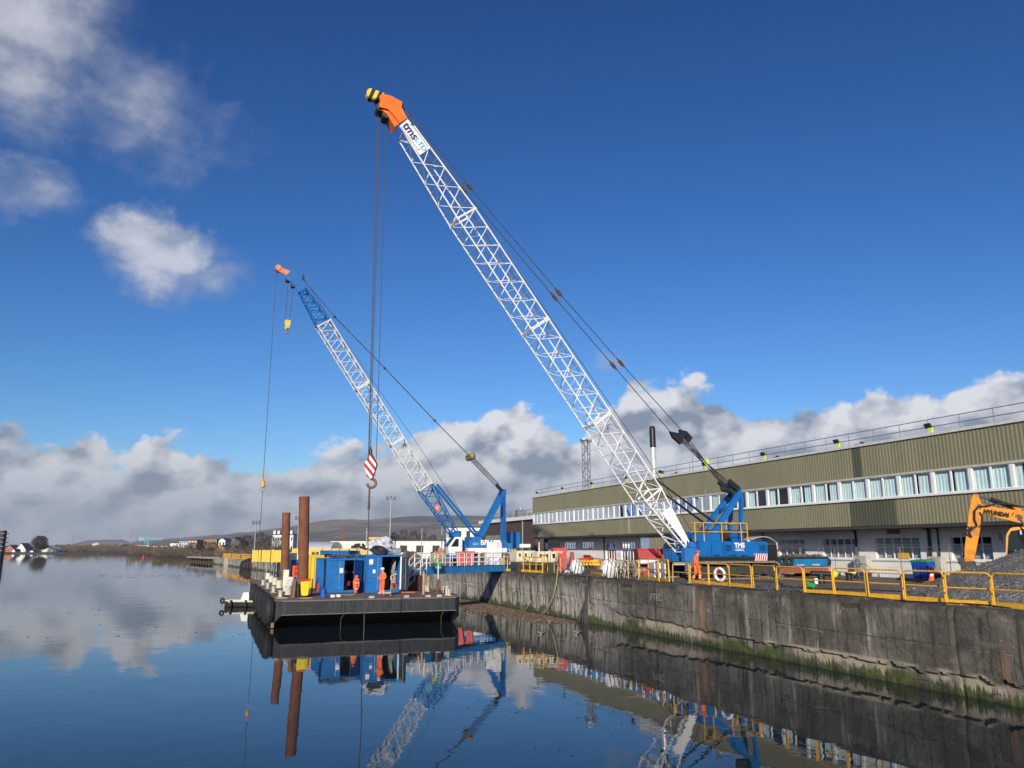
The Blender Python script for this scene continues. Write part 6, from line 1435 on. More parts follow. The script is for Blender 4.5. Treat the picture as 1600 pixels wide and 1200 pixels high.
def gangway():
    A = Vector((23.7, 63.95, 2.83)); Bp = Vector((14.6, 57.3, 2.83)); u = (Bp-A).normalized(); n_ = Vector((-u.y, u.x, 0)); L = (Bp-A).length
    T = thing('gangway', tuple(A), 'blue steel gangway with white railings linking quay and barge', 'gangway')
    mb = MB()
    for s in (-.6, .6):
        mb.bar(A+n_*s+Vector((0, 0, .26)), Bp+n_*s+Vector((0, 0, .26)), .12, .52)
        for zz in (.01, .51): mb.bar(A+n_*s+Vector((0, 0, zz)), Bp+n_*s+Vector((0, 0, zz)), .2, .03)
        for k in range(6): q = A+u*(L*(k+.5)/6)+n_*s; mb.box((q.x-.02, q.y-.1, q.z+.02), (q.x+.02, q.y+.1, q.z+.5))
    mb.build('girder', mat('gangway_blue', (.015, .20, .48), .45, dirt=.3, dcol=(.03, .08, .14)), T)
    mb = MB(); mb.frame_box((A+Bp)/2+Vector((0, 0, .42)), u*L/2, n_*.52, Vector((0, 0, .03))); mb.build('walkway', steel, T)
    for s in (-.6, .6):
        mb = MB()
        for k in range(13): q = A+u*(L*k/12)+n_*s; mb.tube(q+Vector((0, 0, .53)), q+Vector((0, 0, 1.5)), .03, 6)
        for zz in (.80, 1.15, 1.5): mb.tube(A+n_*s+Vector((0, 0, zz)), Bp+n_*s+Vector((0, 0, zz)), .03, 6)
        mb.build('railing', white, T)
    # ramp down to the deck
    C_ = Bp+u*2.6; C_.z = ZD+.05; mb = MB()
    mb.bar(Bp+Vector((0, 0, .35)), C_, 1.0, .12); mb.build('ramp', steel, T)
    for s in (-.55, .55):
        mb = MB()
        for k in range(5): q = (Bp+Vector((0, 0, .35))).lerp(C_, k/4)+n_*s; mb.tube(q, q+Vector((0, 0, 1.05)), .03, 6)
        for zz in (.55, 1.05): mb.tube(Bp+Vector((0, 0, .35+zz))+n_*s, C_+Vector((0, 0, zz))+n_*s, .03, 6)
        mb.build('ramp_railing', white, T)
    mb = MB(); 
    for s in (-.5, .5): q = Bp+n_*s-u*.3; mb.bar(Vector((q.x, q.y, ZD)), Vector((q.x, q.y, 2.83)), .14, .14)
    mb.build('trestle', palewood, T)
    # white gate frame at the quay end
    a = Vector((24.0, 63.3, 2.8)); G = thing('access_gate', a, 'white mesh access gate and hoarding at the quay end of the gangway', 'gate')
    for k, (p_, q_) in enumerate((((761, 893), (771, 892)), ((772, 892), (783, 893)))):
        b0, b1 = on_z(p_[0], 894, 2.85), on_z(q_[0], 894, 2.85); b0 = on_y(p_[0], 885, 64.6-k*.7); b1 = on_y(q_[0], 885, 64.2-k*.7); mb = MB(); z0, z1 = 2.9, 5.2
        for q in (b0, b1): mb.bar((q.x, q.y, z0), (q.x, q.y, z1), .06, .06)
        for z in (z0+.05, z1): mb.bar((b0.x, b0.y, z), (b1.x, b1.y, z), .06, .06)
        for i in range(1, 8): q = b0.lerp(b1, i/8); mb.bar((q.x, q.y, z0), (q.x, q.y, z1), .04, .04)
        for i in range(1, 16): z = z0+(z1-z0)*i/16; mb.bar((b0.x, b0.y, z), (b1.x, b1.y, z), .05, .06)
        mb.build('mesh_panel', mat('grey_white_mesh', (.74, .73, .70), .6), G)
gangway()

def workboat():
    T = thing('workboat', (2.6, 66.5, 0), 'small black and white workboat moored at the left side of the barge', 'boat')
    # hull along x, bow to the left (-x): near side faces the camera
    st = [(-1.7, .10, .62, .05), (-1.3, .5, .60, .0), (-.4, .78, .55, -.1), (.8, .82, .52, -.12), (1.7, .78, .52, -.12)]
    mb = MB(); rows = []
    for x, w, zt, zb in st: rows.append([mb.bm.verts.new((x, s*w*k, z)) for s, k, z in ((-1, 1, zt), (-1, .85, .1), (-1, .3, zb-.15), (1, .3, zb-.15), (1, .85, .1), (1, 1, zt))])
    for a, b in zip(rows, rows[1:]):
        for i in range(6): mb.face([a[i], b[i], b[(i+1) % 6], a[(i+1) % 6]])
    mb.face(rows[0]); mb.face(rows[-1]); mb.build('hull', black, T, W=False)
    mb = MB(); mb.path([(-1.75, 0, .62), (-1.3, -.52, .62), (-.4, -.8, .58), (1.7, -.8, .55)], .09, 8); mb.path([(-1.75, 0, .62), (-1.3, .52, .62), (-.4, .8, .58), (1.7, .8, .55)], .09, 8); mb.build('gunwale', cream, T, W=False)
    mb = MB(); mb.box((-1.2, -.55, .45), (1.5, .55, .60)); mb.build('deck', cream, T, W=False)
    mb = MB(); mb.prism([(.05, -.35, .6), (.95, -.35, .6), (.9, -.35, 1.42), (.3, -.35, 1.42)], (0, .7, 0)); mb.bevel(.04, 2); cs = mb.build('console', white, T, W=False)
    mb = MB(); mb.tube((.35, -.3, 1.4), (.35, -.3, 1.75), .02, 5); mb.tube((.35, .3, 1.4), (.35, .3, 1.75), .02, 5); mb.tube((.35, -.3, 1.75), (.35, .3, 1.75), .02, 5); mb.build('rail', steel, cs, W=False)
    mb = MB(); mb.box((1.15, -.25, .6), (1.6, .25, 1.32)); mb.bevel(.1, 3); mb.box((1.3, -.1, -.3), (1.5, .1, .6)); mb.build('outboard_motor', blackp, T, W=False)
    for x in (-.85, .75): mb = MB(); mb.tube((x, -.92, .08), (x, -.92, .72), .12, 10); mb.build('fender', black, T, W=False)
    mb = MB(); mb.torus((-1.95, -.1, .62), (.3, 1, 0), .22, .11, 16, 7); mb.build('bow_tyre', black, T, W=False, smooth=True)
    mb = MB(); 
    for x in (1.75, 2.1): mb.tube((x, -.3, .4), (x, -.3, 1.6), .02, 5)
    mb.tube((1.75, -.3, 1.6), (2.1, -.3, 1.6), .02, 5); mb.build('stern_frame', steel, T, W=False)
    T.location = on_z(375.5, 948, 0); T.location.z = 0; T.scale = (.74, .74, .80); T.rotation_euler = (0, 0, rad(-14))
    q = on_z(392, 889, 0); F_ = thing('pneumatic_fender', (q.x, q.y, .5), 'big round black tyre clad fender floating against the far quay wall', 'fender')
    mb = MB(); mb.ball((q.x, q.y, .7), 2.6, 1.7, 1.75, 22, 14); mb.build('bladder', black, F_, smooth=True)
    for i in range(7):
        mb = MB(); t = -2.1+.7*i; rr = 1.72*math.sqrt(max(.05, 1-(t/2.6)**2)); mb.torus((q.x+t, q.y, .7), (1, 0, 0), rr+.02, .16, 20, 6); mb.build('tyre_ring', black, F_)
workboat()
# ================================================================== QUAYSIDE THINGS
ZQ = 2.8
def hoop(name, a, b, h, m, label, toe=True, cat='barrier', group='yellow hoop barriers along the quay edge', mid=True, extra=0, r_=.030):
    a, b = Vector(a), Vector(b); u = (b-a); L = u.length; u.normalize(); T = thing(name, tuple(a), label, cat, group); R_ = .16; Z = Vector((random.uniform(-.035, .035), random.uniform(-.012, .012), 1))
    pts = [a, a+Z*(h-R_)]+[a+u*(R_-R_*math.cos(t))+Z*(h-R_+R_*math.sin(t)) for t in (.4, .8, 1.2)]+[a+u*R_+Z*h, b-u*R_+Z*h]+[b-u*(R_-R_*math.sin(t))+Z*(h-R_+R_*math.cos(t)) for t in (.4, .8, 1.2)]+[b+Z*(h-R_), b]
    mb = MB(); mb.path(pts, r_, 8); mb.build('hoop_frame', m, T)
    if mid: mb = MB(); mb.tube(a+Z*h*.53, b+Z*h*.53, r_*.85, 7); mb.build('mid_rail', m, T)
    if toe: mb = MB(); mb.bar(a+u*.03+Z*.10, b-u*.03+Z*.10, .02, .18); mb.build('toe_board', m, T)
    for k in range(extra): q = a+u*(L*(k+1)/(extra+1)); mb = MB(); mb.tube(q, q+Z*h, r_*.8, 6); mb.build('upright', m, T)
    return T
def barriers():
    paleyel = mat('worn_pale_yellow', (.55, .42, .14), .55, dirt=.4, dcol=(.35, .28, .18))
    lst = [((1555, 950), (1628, 956), 1, 'yellow hoop barrier at the right edge of the photo before the gravel heap'),
           ((1480.5, 945), (1552, 949), 1, 'second yellow hoop barrier from the right edge, before the gravel heap'),
           ((1415.5, 939), (1478, 943.5), 1, 'yellow hoop barrier directly below the orange cone and blue bin'),
           ((1358.5, 934.5), (1413, 938), 1, 'yellow hoop barrier just left of the one below the blue bin'),
           ((1305.5, 930.5), (1355, 934), 1, 'yellow hoop barrier in front of the right black and yellow bollard'),
           ((1259.5, 927.5), (1303, 930.5), 1, 'yellow hoop barrier with toe board beside the green plastic lump'),
           ((1215.5, 924), (1257, 927.5), 0, 'yellow hoop barrier without toe board before the tyre hung workboat'),
           ((1178, 918.5), (1213, 923), 0, 'yellow hoop barrier without toe board below the crane counterweight'),
           ((1140.5, 916.5), (1175, 919.5), 1, 'yellow hoop barrier just right of the white life ring'),
           ((1108.5, 913.5), (1139, 916), 1, 'yellow hoop barrier that carries the white life ring'),
           ((1079, 911), (1107, 913.5), 1, 'yellow hoop barrier in front of the walking worker'),
           ((1051.5, 910), (1077, 912), 0, 'narrow pale hoop barrier just left of the walking worker')]
    for (p, q, toe, lab) in lst:
        a, b = on_z(*p, ZQ), on_z(*q, ZQ)
        hoop('hoop_barrier', (max(23.35, a.x), a.y, ZQ+.0), (max(23.35, b.x), b.y, ZQ), 1.10, yellow if toe or p[0] > 1100 else paleyel, lab, bool(toe))
    # heavier yellow edge frames, skewed and leaning
    for (p, q, h, ex, lab) in (((1000, 903), (1030, 909), 1.25, 1, 'heavy yellow gate frame before the white boards'), ((1030, 908), (1046, 911), 1.25, 0, 'narrow yellow gate frame right of the heavy one'),
            ((919, 896), (942, 900), 1.15, 0, 'yellow frame in front of the yellow pipes'), ((782, 892.5), (818, 894), 1.2, 3, 'yellow barred frame nearest the gangway'), ((818, 894), (848, 896), 1.2, 2, 'yellow barred frame second from the gangway'), ((848, 896), (863, 893), 1.35, 1, 'yellow barred frame turned inland at its right end')):
        a, b = on_z(*p, ZQ), on_z(*q, ZQ); a.x = max(a.x, 23.4); b.x = max(b.x, 23.4)
        hoop('edge_frame', (a.x, a.y, ZQ+.02), (b.x, b.y, ZQ+.02), h, yellow, lab, True, 'barrier', 'heavy yellow frames on the quay edge', True, ex, .045)
    for (p, q, lab) in (((866, 894), (876, 895), 'thin pale yellow hoop right of the barred frames'), ((941, 900), (958, 903), 'bent thin pale yellow rail left of the big white bag'), ((965, 904), (982, 905), 'thin pale yellow hoop right of the big white bags'), ((982, 905), (998, 906), 'thin pale yellow hoop before the brown track pile')):
        a, b = on_z(*p, ZQ), on_z(*q, ZQ); hoop('thin_hoop', (max(23.4, a.x), a.y, ZQ), (max(23.4, b.x), b.y, ZQ), 1.15, paleyel, lab, False, 'barrier', 'thin worn hoops on the quay edge')
    # life ring hung on a barrier
    a = on_z(1128, 915, ZQ); x_ = max(23.35, a.x)-.09; T = thing('life_ring', (x_, a.y, ZQ+.55), 'white life ring with orange bands hanging on a yellow barrier', 'life ring')
    mb = MB(); c = Vector((x_, a.y, ZQ+.57)); mb.torus(c, (1, .3, .1), .31, .075, 28, 8); mb.build('ring', white, T, smooth=True)
    mb = MB(); ax = Vector((1, .3, .1)).normalized(); e = ax.orthogonal().normalized(); f = ax.cross(e)
    for k in range(4): t = PI/4+k*PI/2; d = e*math.cos(t)+f*math.sin(t); tt = -e*math.sin(t)+f*math.cos(t); mb.tube(c+d*.31-tt*.04, c+d*.31+tt*.04, .08, 8)
    mb.build('orange_band', hivis, T)
    mb = MB(); mb.torus(c, ax, .40, .012, 28, 5); mb.build('grab_rope', rope, T)
barriers()

def quay_gear():
    # bollards
    for i, (px, py, lab) in enumerate(((1288, 904, 'lying black bollard pipe with round yellow end left of the standing bollard'), (1327, 906, 'standing black bollard with flat yellow cap'))):
        c = on_z(px, py, ZQ); c.x = min(c.x, 34); q = c; T = thing('bollard', tuple(c), lab, 'bollard')
        if i == 0:
            c = on_z(1288, 912, ZQ)
            T.location = c
            mb = MB(); mb.tube((c.x-.5, c.y+.4, ZQ+.55), (c.x+.55, c.y-.1, ZQ+.5), .14, 14); mb.tube((c.x-.1, c.y+.1, ZQ), (c.x-.1, c.y+.1, ZQ+.5), .2, 14); mb.build('pipe', blackp, T, smooth=True)
            mb = MB(); mb.ball((c.x+.62, c.y-.13, ZQ+.5), .20, n=14, m=10); mb.build('yellow_end', brightyel, T, smooth=True); mb = MB(); mb.tube((c.x-.55, c.y+.0, ZQ), (c.x-.55, c.y+.0, ZQ+.3), .1, 10); mb.build('white_tin', white, T)
        else:
            c = on_z(1327, 909, ZQ); T.location = c
            mb = MB(); mb.tube((c.x, c.y, ZQ), (c.x, c.y, ZQ+.5), .17, 14); mb.torus((c.x, c.y, ZQ+.46), (0, 0, 1), .17, .06, 16, 7); mb.build('post', blackp, T, smooth=True)
            mb = MB(); mb.frame_box(Vector((c.x+.2, c.y-.05, ZQ+.50)), Vector((.24, 0, 0)), Vector((0, .14, 0)), Vector((0, 0, .06))); mb.bevel(.04, 2); mb.build('yellow_cap', brightyel, T)
    c = on_z(1267, 920, ZQ); mb = MB(); mb.ball((c.x, c.y, ZQ+.12), .26, .2, .17, 14, 8, .5, zmin=-.6); tag(mb.build('plastic_lump', green, loc=c, smooth=True), 'small crumpled green plastic sheet on the gravel behind the barrier', 'plastic sheet')
    # wheelie bins: blue with green lid, two abreast
    x_ = 40.4
    for k, (pa, lab) in enumerate(((1437, 'left blue recycling bin with green lid before the white wall'), (1450, 'right blue recycling bin with green lid next to the orange cone'))):
        c = on_x(pa, 900, x_); T = thing('recycling_bin', (x_, c.y, ZQ), lab, 'bin', 'blue recycling bins'); cy = c.y; w0, w1 = .24, .31
        mb = MB(); A = [(x_+i*w0, cy+j*w0, ZQ+.1) for i, j in ((-1, -1), (1, -1), (1, 1), (-1, 1))]; Bq = [(x_+i*w1, cy+j*w1, ZQ+1.12) for i, j in ((-1, -1), (1, -1), (1, 1), (-1, 1))]
        va = [mb.bm.verts.new(p) for p in A]; vb = [mb.bm.verts.new(p) for p in Bq]; mb.face(va); mb.face(vb)
        for i in range(4): mb.face([va[i], va[(i+1) % 4], vb[(i+1) % 4], vb[i]])
        mb.bevel(.03, 2); mb.build('bin_body', mat('bin_blue', (.01, .06, .40), .4), T)
        mb = MB(); mb.frame_box(Vector((x_, cy, ZQ+1.17)), Vector((.35, 0, .03)), Vector((0, .34, 0)), Vector((0, 0, .055))); mb.bevel(.03, 2); mb.build('lid', mat('lid_green', (.02, .34, .16), .4), T)
        for s in (-1, 1): mb = MB(); mb.tube((x_+.25, cy+s*.22, ZQ+.1), (x_+.25, cy+s*.28, ZQ+.1), .1, 12); mb.build('wheel', black, T)
        if k == 0:
            mb = MB(); 
            for (dy, dz, r_) in ((0, 0, .10), (-.11, -.05, .07), (.10, -.06, .07)): mb.tube((x_-.315+(.55-.6-dz)*.07, cy+dy, ZQ+.6+dz), (x_-.295+(.0-dz)*.07, cy+dy, ZQ+.6+dz), r_, 10)
            mb.build('green_emblem', mat('emblem_green', (.10, .55, .12), .5), T)
    c = on_x(1455, 905, 39.2); T = thing('traffic_cone', (39.2, c.y, ZQ), 'orange traffic cone leaning beside the blue recycling bins', 'cone')
    mb = MB(); mb.tube((39.2, c.y, ZQ+.03), (39.25, c.y-.12, ZQ+.78), .17, 14, r2=.04); mb.frame_box(Vector((39.2, c.y, ZQ+.02)), Vector((.23, 0, 0)), Vector((0, .23, 0)), Vector((0, 0, .02))); mb.build('cone', hivis, T, smooth=True); mb = MB(); mb.tube((39.215, c.y-.04, ZQ+.32), (39.228, c.y-.07, ZQ+.46), .122, 14, r2=.10); mb.build('sleeve', white, T)
    # air conditioning units
    for k, (y0, y1, z0, z1, lab) in enumerate(((41.1, 42.25, 3.12, 4.22, 'left cream air conditioning unit on a stand by the white wall'), (35.3, 36.25, 3.25, 4.22, 'right cream air conditioning unit between bins and excavator'))):
        T = thing('air_conditioner', (41.45, (y0+y1)/2, ZQ), lab, 'air conditioner'); mb = MB(); mb.box((41.2, y0, z0), (41.7, y1, z1)); mb.bevel(.03, 2); mb.build('casing', mat('aged_cream_casing', (.50, .48, .40), .5, dirt=.4), T)
        mb = MB(); cy = (y0+y1)/2+.18; cz = (z0+z1)/2+.05; mb.tube((41.17, cy, cz), (41.2, cy, cz), .32, 20); mb.build('fan_opening', dsteel, T)
        mb = MB()
        for r_ in (.10, .2, .3): mb.torus((41.16, cy, cz), (1, 0, 0), r_, .008, 20, 4)
        mb.tube((41.14, cy, cz), (41.17, cy, cz), .08, 12); mb.build('fan_guard', white, T)
        mb = MB()
        for y in (y0+.1, y1-.1): mb.bar((41.45, y, ZQ-.05), (41.45, y, z0), .4, .06)
        mb.box((41.22, y0+.14, ZQ), (41.68, y1-.14, z0-.02)); mb.build('stand', dsteel, T)
    # mesh fence panels in front of the building
    def heras(x, y0, y1, lab, lean=.0):
        T = thing('mesh_fence_panel', (x, y0, ZQ), lab, 'mesh fence', 'temporary mesh fence panels before the white wall'); mb = MB(); L = lambda z: x+lean*(z-ZQ)
        for y in (y0, y1): mb.tube((L(ZQ), y, ZQ), (L(ZQ+2), y, ZQ+2.0), .021, 6)
        for z in (ZQ+.12, ZQ+1.98): mb.tube((L(z), y0, z), (L(z), y1, z), .019, 6)
        mb.build('frame', steel, T); mb = MB()
        for i in range(1, 14): y = y0+(y1-y0)*i/14; mb.bar((L(ZQ+.1), y, ZQ+.12), (L(ZQ+2), y, ZQ+1.98), .005, .005)
        for i in range(1, 6): z = ZQ+.12+1.86*i/6; mb.bar((L(z), y0, z), (L(z), y1, z), .005, .005)
        mb.build('mesh', steel, T); mb = MB(); mb.frame_box(Vector((x, y0, ZQ+.07)), Vector((.3, 0, 0)), Vector((0, .11, 0)), Vector((0, 0, .06))); mb.build('foot_block', black, T)
    labs = ['mesh fence panel behind the tail of the blue crane', 'mesh fence panel behind the tyre hung workboat', 'mesh fence panel left of the first cream air conditioner', 'mesh fence panel before the blue recycling bins', 'mesh fence panel behind the gravel heap crest']
    for k_, (lab, (a, b)) in enumerate(zip(labs, ((50.9, 47.4), (47.3, 43.9), (43.8, 40.4), (40.3, 36.9), (36.8, 33.4)))): heras(41.2 if k_ < 2 else 39.7, b, a, lab, .0)
    # white/cream generator units with dark lower bays
    def genset(px0, px1, pyt, pyb, y_, lab, dep=1.6):
        a, b = on_y(px0, pyb, y_), on_y(px1, pyb, y_); z1 = on_y((px0+px1)/2, pyt, y_).z; z0 = max(ZQ, on_y((px0+px1)/2, pyb, y_).z); T = thing('generator', ((a.x+b.x)/2, y_, ZQ), lab, 'generator'); W_ = b.x-a.x
        mb = MB(); mb.box((a.x, y_, z0+.3), (b.x, y_+dep, z1)); mb.bevel(.05, 2); cs = mb.build('canopy', cream, T)
        mb = MB(); mb.box((a.x+.08, y_+.05, ZQ), (b.x-.08, y_+dep-.05, z0+.32)); mb.build('base', dsteel, T)
        for k in range(3):
            x = a.x+W_*(.08+.3*k); mb = MB(); mb.box((x, y_-.025, z0+.45), (x+W_*.24, y_-.005, z1-.15)); mb.build('panel_door', mat('cream_door', (.66, .62, .46), .5, dirt=.3), cs); mb = MB(); mb.box((x+W_*.245, y_-.012, z0+.4), (x+W_*.262, y_-.003, z1-.1)); mb.box((x+W_*.04, y_-.035, z0+.75), (x+W_*.13, y_-.027, z0+1.0)); mb.build('door_vent', blackp, cs)
        mb = MB(); x = a.x+W_*.74; mb.box((x, y_-.045, z1-.55), (x+W_*.12, y_-.027, z1-.2)); mb.build('control_window', blackp, cs)
        mb = MB(); mb.tube((a.x+W_*.8, y_+.5, z1), (a.x+W_*.8, y_+.5, z1+.3), .06, 8); mb.build('exhaust', dsteel, T)
    genset(807, 838, 860.5, 884, 60.6, 'left cream generator with small doors behind the yellow frames'); genset(839.5, 872, 861.5, 885, 59.4, 'right cream generator with a black window behind the yellow frames')
    # red skips
    def skip(name, px0, px1, pyt, D, lab, m_=red, cat='skip', zt=None, dep=1.7, h=None):
        a, b = far(px0, 880, D), far(px1, 880, D); z1 = far((px0+px1)/2, pyt, D).z; z0 = ZQ+.05 if h is None else z1-h
        u = (b-a); u.z = 0; L = u.length; u.normalize(); v = Vector((-u.y, u.x, 0)); v = v if v.y > 0 else -v; P_ = lambda s, t, z: Vector((a.x, a.y, 0))+u*s+v*t+Vector((0, 0, z))
        T = thing(name, (a.x+u.x*L/2, a.y+u.y*L/2, z0), lab, cat); mb = MB(); i_ = .05
        for t in (0, dep-i_): mb.prism([P_(.25, t, z0), P_(L-.25, t, z0), P_(L, t, z1), P_(0, t, z1)], v*i_)
        mb.prism([P_(.25, i_, z0), P_(.25+.05, i_, z0), P_(.05, i_, z1), P_(0, i_, z1)], v*(dep-2*i_)); mb.prism([P_(L-.25, i_, z0), P_(L-.30, i_, z0), P_(L-.05, i_, z1), P_(L, i_, z1)], v*(dep-2*i_)); mb.prism([P_(.3, i_, z0), P_(L-.3, i_, z0), P_(L-.3, i_, z0+.05), P_(.3, i_, z0+.05)], v*(dep-2*i_))
        mb.build('skip_body', m_, T); mb = MB(); n_ = max(3, int(L/.6))
        for k in range(n_): s = .35+(L-.7)*k/(n_-1); mb.prism([P_(s-.03, -.06, z0+.05), P_(s+.03, -.06, z0+.05), P_(s+.03, -.06, z1-.05), P_(s-.03, -.06, z1-.05)], v*.058)
        mb.prism([P_(0, -.05, z1-.06), P_(L, -.05, z1-.06), P_(L, -.05, z1+.02), P_(0, -.05, z1+.02)], v*.049); mb.build('rib', m_, T); return T, P_, L, z1
    skip('red_skip', 711, 727, 862, 78, 'left bright red skip in front of the farther crane cab'); skip('red_skip', 727, 741, 861.5, 79, 'right bright red skip in front of the farther crane body')
    T, P_, L, z1 = skip('red_container', 864, 886.5, 856.5, 66, 'small bright red box beside the right cream generator', dep=2.2)
    text('lettering', 'TW', .3, P_(L*.5, -.07, z1-.35), (P_(1, 0, 0)-P_(0, 0, 0)), (0, 0, 1), white, T, .004)
    T, P_, L, z1 = skip('red_skip', 996.5, 1041, 857.5, 55, 'long dark red skip left of the bigger crane cab', mat('dull_red_skip', (.40, .03, .03), .6, dirt=.5, dcol=(.12, .03, .03)), dep=2.0)
    r = random.Random(12); mb = MB()
    for k in range(14): s = r.uniform(.3, L-.4); z = ZQ+.35+r.random()*.3; q = P_(s, -.075, z); mb.frame_box(q, (P_(1, 0, 0)-P_(0, 0, 0))*r.uniform(.03, .08), Vector((.0, .005, 0)), Vector((0, 0, r.uniform(.03, .08))))
    mb.build('paint_scrapes', mat('scrape_white', (.6, .58, .55), .7), T)
    skip('red_skip', 1041, 1056, 857, 56, 'short red skip just right of the long dark red one', dep=2.0)
    skip('blue_skip', 1422, 1423, 880, 50, 'x') if False else None
    # blue container behind the farther crane, hazard panel, white board
    a, b = on_y(792, 860, 92), on_y(813, 860, 92); z1 = on_y(802, 831.5, 92).z; z0 = on_y(802, 857, 92).z
    T = thing('blue_tank', ((a.x+b.x)/2, 92, ZQ), 'plain blue box tank raised behind the farther crane tail', 'tank')
    mb = MB(); mb.box((a.x, 92, z0), (b.x, 94.4, z1)); mb.bevel(.04, 1); mb.build('tank', cblue, T); mb = MB()
    for x in (a.x+.1, b.x-.1):
        for y in (92.1, 94.3): mb.bar((x, y, ZQ), (x, y, z0), .12, .12)
    mb.build('leg', dsteel, T)
    a, b = on_y(795, 862, 82.2), on_y(808, 862, 82.2); zz0, zz1 = on_y(801, 866, 82.2).z, on_y(801, 857.5, 82.2).z; T = thing('hazard_board', ((a.x+b.x)/2, 82.2, ZQ), 'black and yellow striped board behind the farther crane tail', 'hazard board')
    mb = MB(); mb.box((a.x, 82.2, max(ZQ+.2, zz0)), (b.x, 82.25, zz1)); mb.build('board', stripes('hazard_black_yellow', (.75, .52, .04), (.02, .02, .02), .26, Vector((.75, 0, .66))), T); mb = MB()
    for x in (a.x+.08, b.x-.08): mb.bar((x, 82.3, ZQ), (x, 82.3, zz1), .06, .06)
    mb.build('leg', dsteel, T)
    a, b = on_y(812, 853, 88), on_y(829, 853, 88); mb = MB(); zz0, zz1 = on_y(820, 855.5, 88).z, on_y(820, 850, 88).z; T = thing('white_sign', ((a.x+b.x)/2, 88, ZQ), 'long white board on posts before the brown warehouse', 'sign'); mb.box((a.x, 88, zz0), (b.x, 88.06, zz1)); mb.build('board', white, T); mb = MB()
    for x in (a.x+.15, b.x-.15): mb.bar((x, 88.1, ZQ), (x, 88.1, zz1), .07, .07)
    mb.build('post', steel, T)
    # bulk bags
    def bag(px0, px1, pyt, pyb, lab, x_=None, seed=0):
        c = on_z((px0+px1)/2, pyb, ZQ); c.x = max(c.x, 24.2); w = (px1-px0)/1202*(c.x*math.sin(YAW)+c.y*math.cos(YAW)); h = w*(pyb-pyt)/(px1-px0)*1.0
        mb = MB(); mb.ball((c.x, c.y, ZQ+h*.48), w*.52, w*.5, h*.56, 20, 14, .18, zmin=-.82)
        for v in mb.bm.verts: v.co += Vector((nz(v.co.x*3+seed, v.co.z*3), nz(v.co.y*3, v.co.z*4+seed), 0))*.10+Vector((0, 0, .12*max(0, nz(v.co.x*5+seed, v.co.y*5))))
        T = thing('bulk_bag', (c.x, c.y, ZQ), lab, 'bulk bag', 'white bulk bags on the quay edge'); mb.build('bag', bagw, T, smooth=True)
        mb = MB()
        for k in range(5):
            a = Vector((c.x-w*.55+.25*k*w, c.y-w*.55, ZQ+.05)); mb.path([a, a+Vector((.1, -.02, h*.5)), a+Vector((.35*w, .25*w, h*1.02)), a+Vector((.6*w, .1*w, h*.6)), a+Vector((.75*w, -.02, .1))], .022, 5)
        mb.build('black_cable', black, T)
    bag(892, 913, 878, 898, 'left white bulk bag crossed by dark cables', seed=1); bag(940, 966, 877, 903, 'largest white bulk bag, crossed by dark cables', seed=5); bag(966, 981, 879, 902.5, 'narrow white bulk bag right of the largest one', seed=9)
    bag(882, 893, 891, 896, 'small low white sack left of the left bulk bag', seed=3)
    # yellow pipes
    for k in range(4):
        a, b = on_z(872, 893-k*1.2, ZQ), on_z(943, 897-k*1.2, ZQ); a = Vector((27.2, 52+k*.0, ZQ+.25+.3*(k//2))); a = on_z(920, 890, ZQ); c = Vector((a.x+(k % 2)*.28, a.y, ZQ+.45+.27*(k//2))); mb = MB(); n_ = 18; d = Vector((.93, -.36, 0)); mb.tube(c-d*1.5, c+d*1.2, .13, n_)
        T = tag(mb.build('yellow_pipe', yellow, loc=c, smooth=True), ['lower front', 'lower rear', 'upper front', 'upper rear'][k]+' yellow pipe stacked between the white bulk bags', 'pipe')
    mb = MB()
    a = on_z(920, 890, ZQ)
    for s, w_ in ((-1.0, 'left'), (.8, 'right')): q = a+Vector((.93, -.36, 0))*s; mb = MB(); mb.box((q.x-.1, q.y-.3, ZQ), (q.x+.5, q.y+.3, ZQ+.31)); tag(mb.build('timber_bearer', wood, loc=q), w_+' timber bearer under the stacked yellow pipes', 'timber')
    # gravel mounds, tarps and small clutter between the cranes
    def mound(px, py, w, h, m_, lab, name='gravel_mound', cat='gravel mound', seed=0):
        c = on_z(px, py, ZQ) if py > 873 else far(px, 866, 235)
        c.z = ZQ if py > 873 else 2.0
        mb = MB(); mb.ball((c.x, c.y, c.z), w, w*.8, h, 22, 12, .45, zmin=-.1)
        for v in mb.bm.verts: v.co.z += .06*nz(v.co.x*5+seed, v.co.y*5); 
        tag(mb.build(name, m_, loc=c, smooth=False), lab, cat)
    dk = mat('brown_spoil', (.10, .075, .06), .95, var=.4, bump=1, bscale=9)
    mound(945, 882, 2.0, .62, dk, 'low brown spoil mound behind the yellow pipes', seed=2)
    mound(985, 902, .9, .95, mudsteel, 'heap of muddy brown track chain left of the heavy yellow gate', 'chain_heap', 'chain heap', 4)
    mound(700, 876, 1.8, 1.1, mat('tan_heap', (.20, .14, .09), .95, var=.4, bump=1), 'tan heap of coiled hose behind the gangway', 'hose_heap', 'heap', 6)
    mound(688, 876, 1.5, 1.6, mat('orange_net', (.42, .20, .10), .9, var=.4, bump=1), 'orange brown netting heap left of the tan heap', 'net_heap', 'heap', 8)
    mound(640, 875, 1.6, 1.5, mat('brown_net', (.12, .09, .07), .95, var=.4, bump=1), 'dark brown netting heap behind the workshop container', 'net_heap', 'heap', 10)
    mound(370, 872, 3.6, 1.9, dk, 'dark scrap heap on the far quay above the floating fender', 'scrap_heap', 'heap', 12)
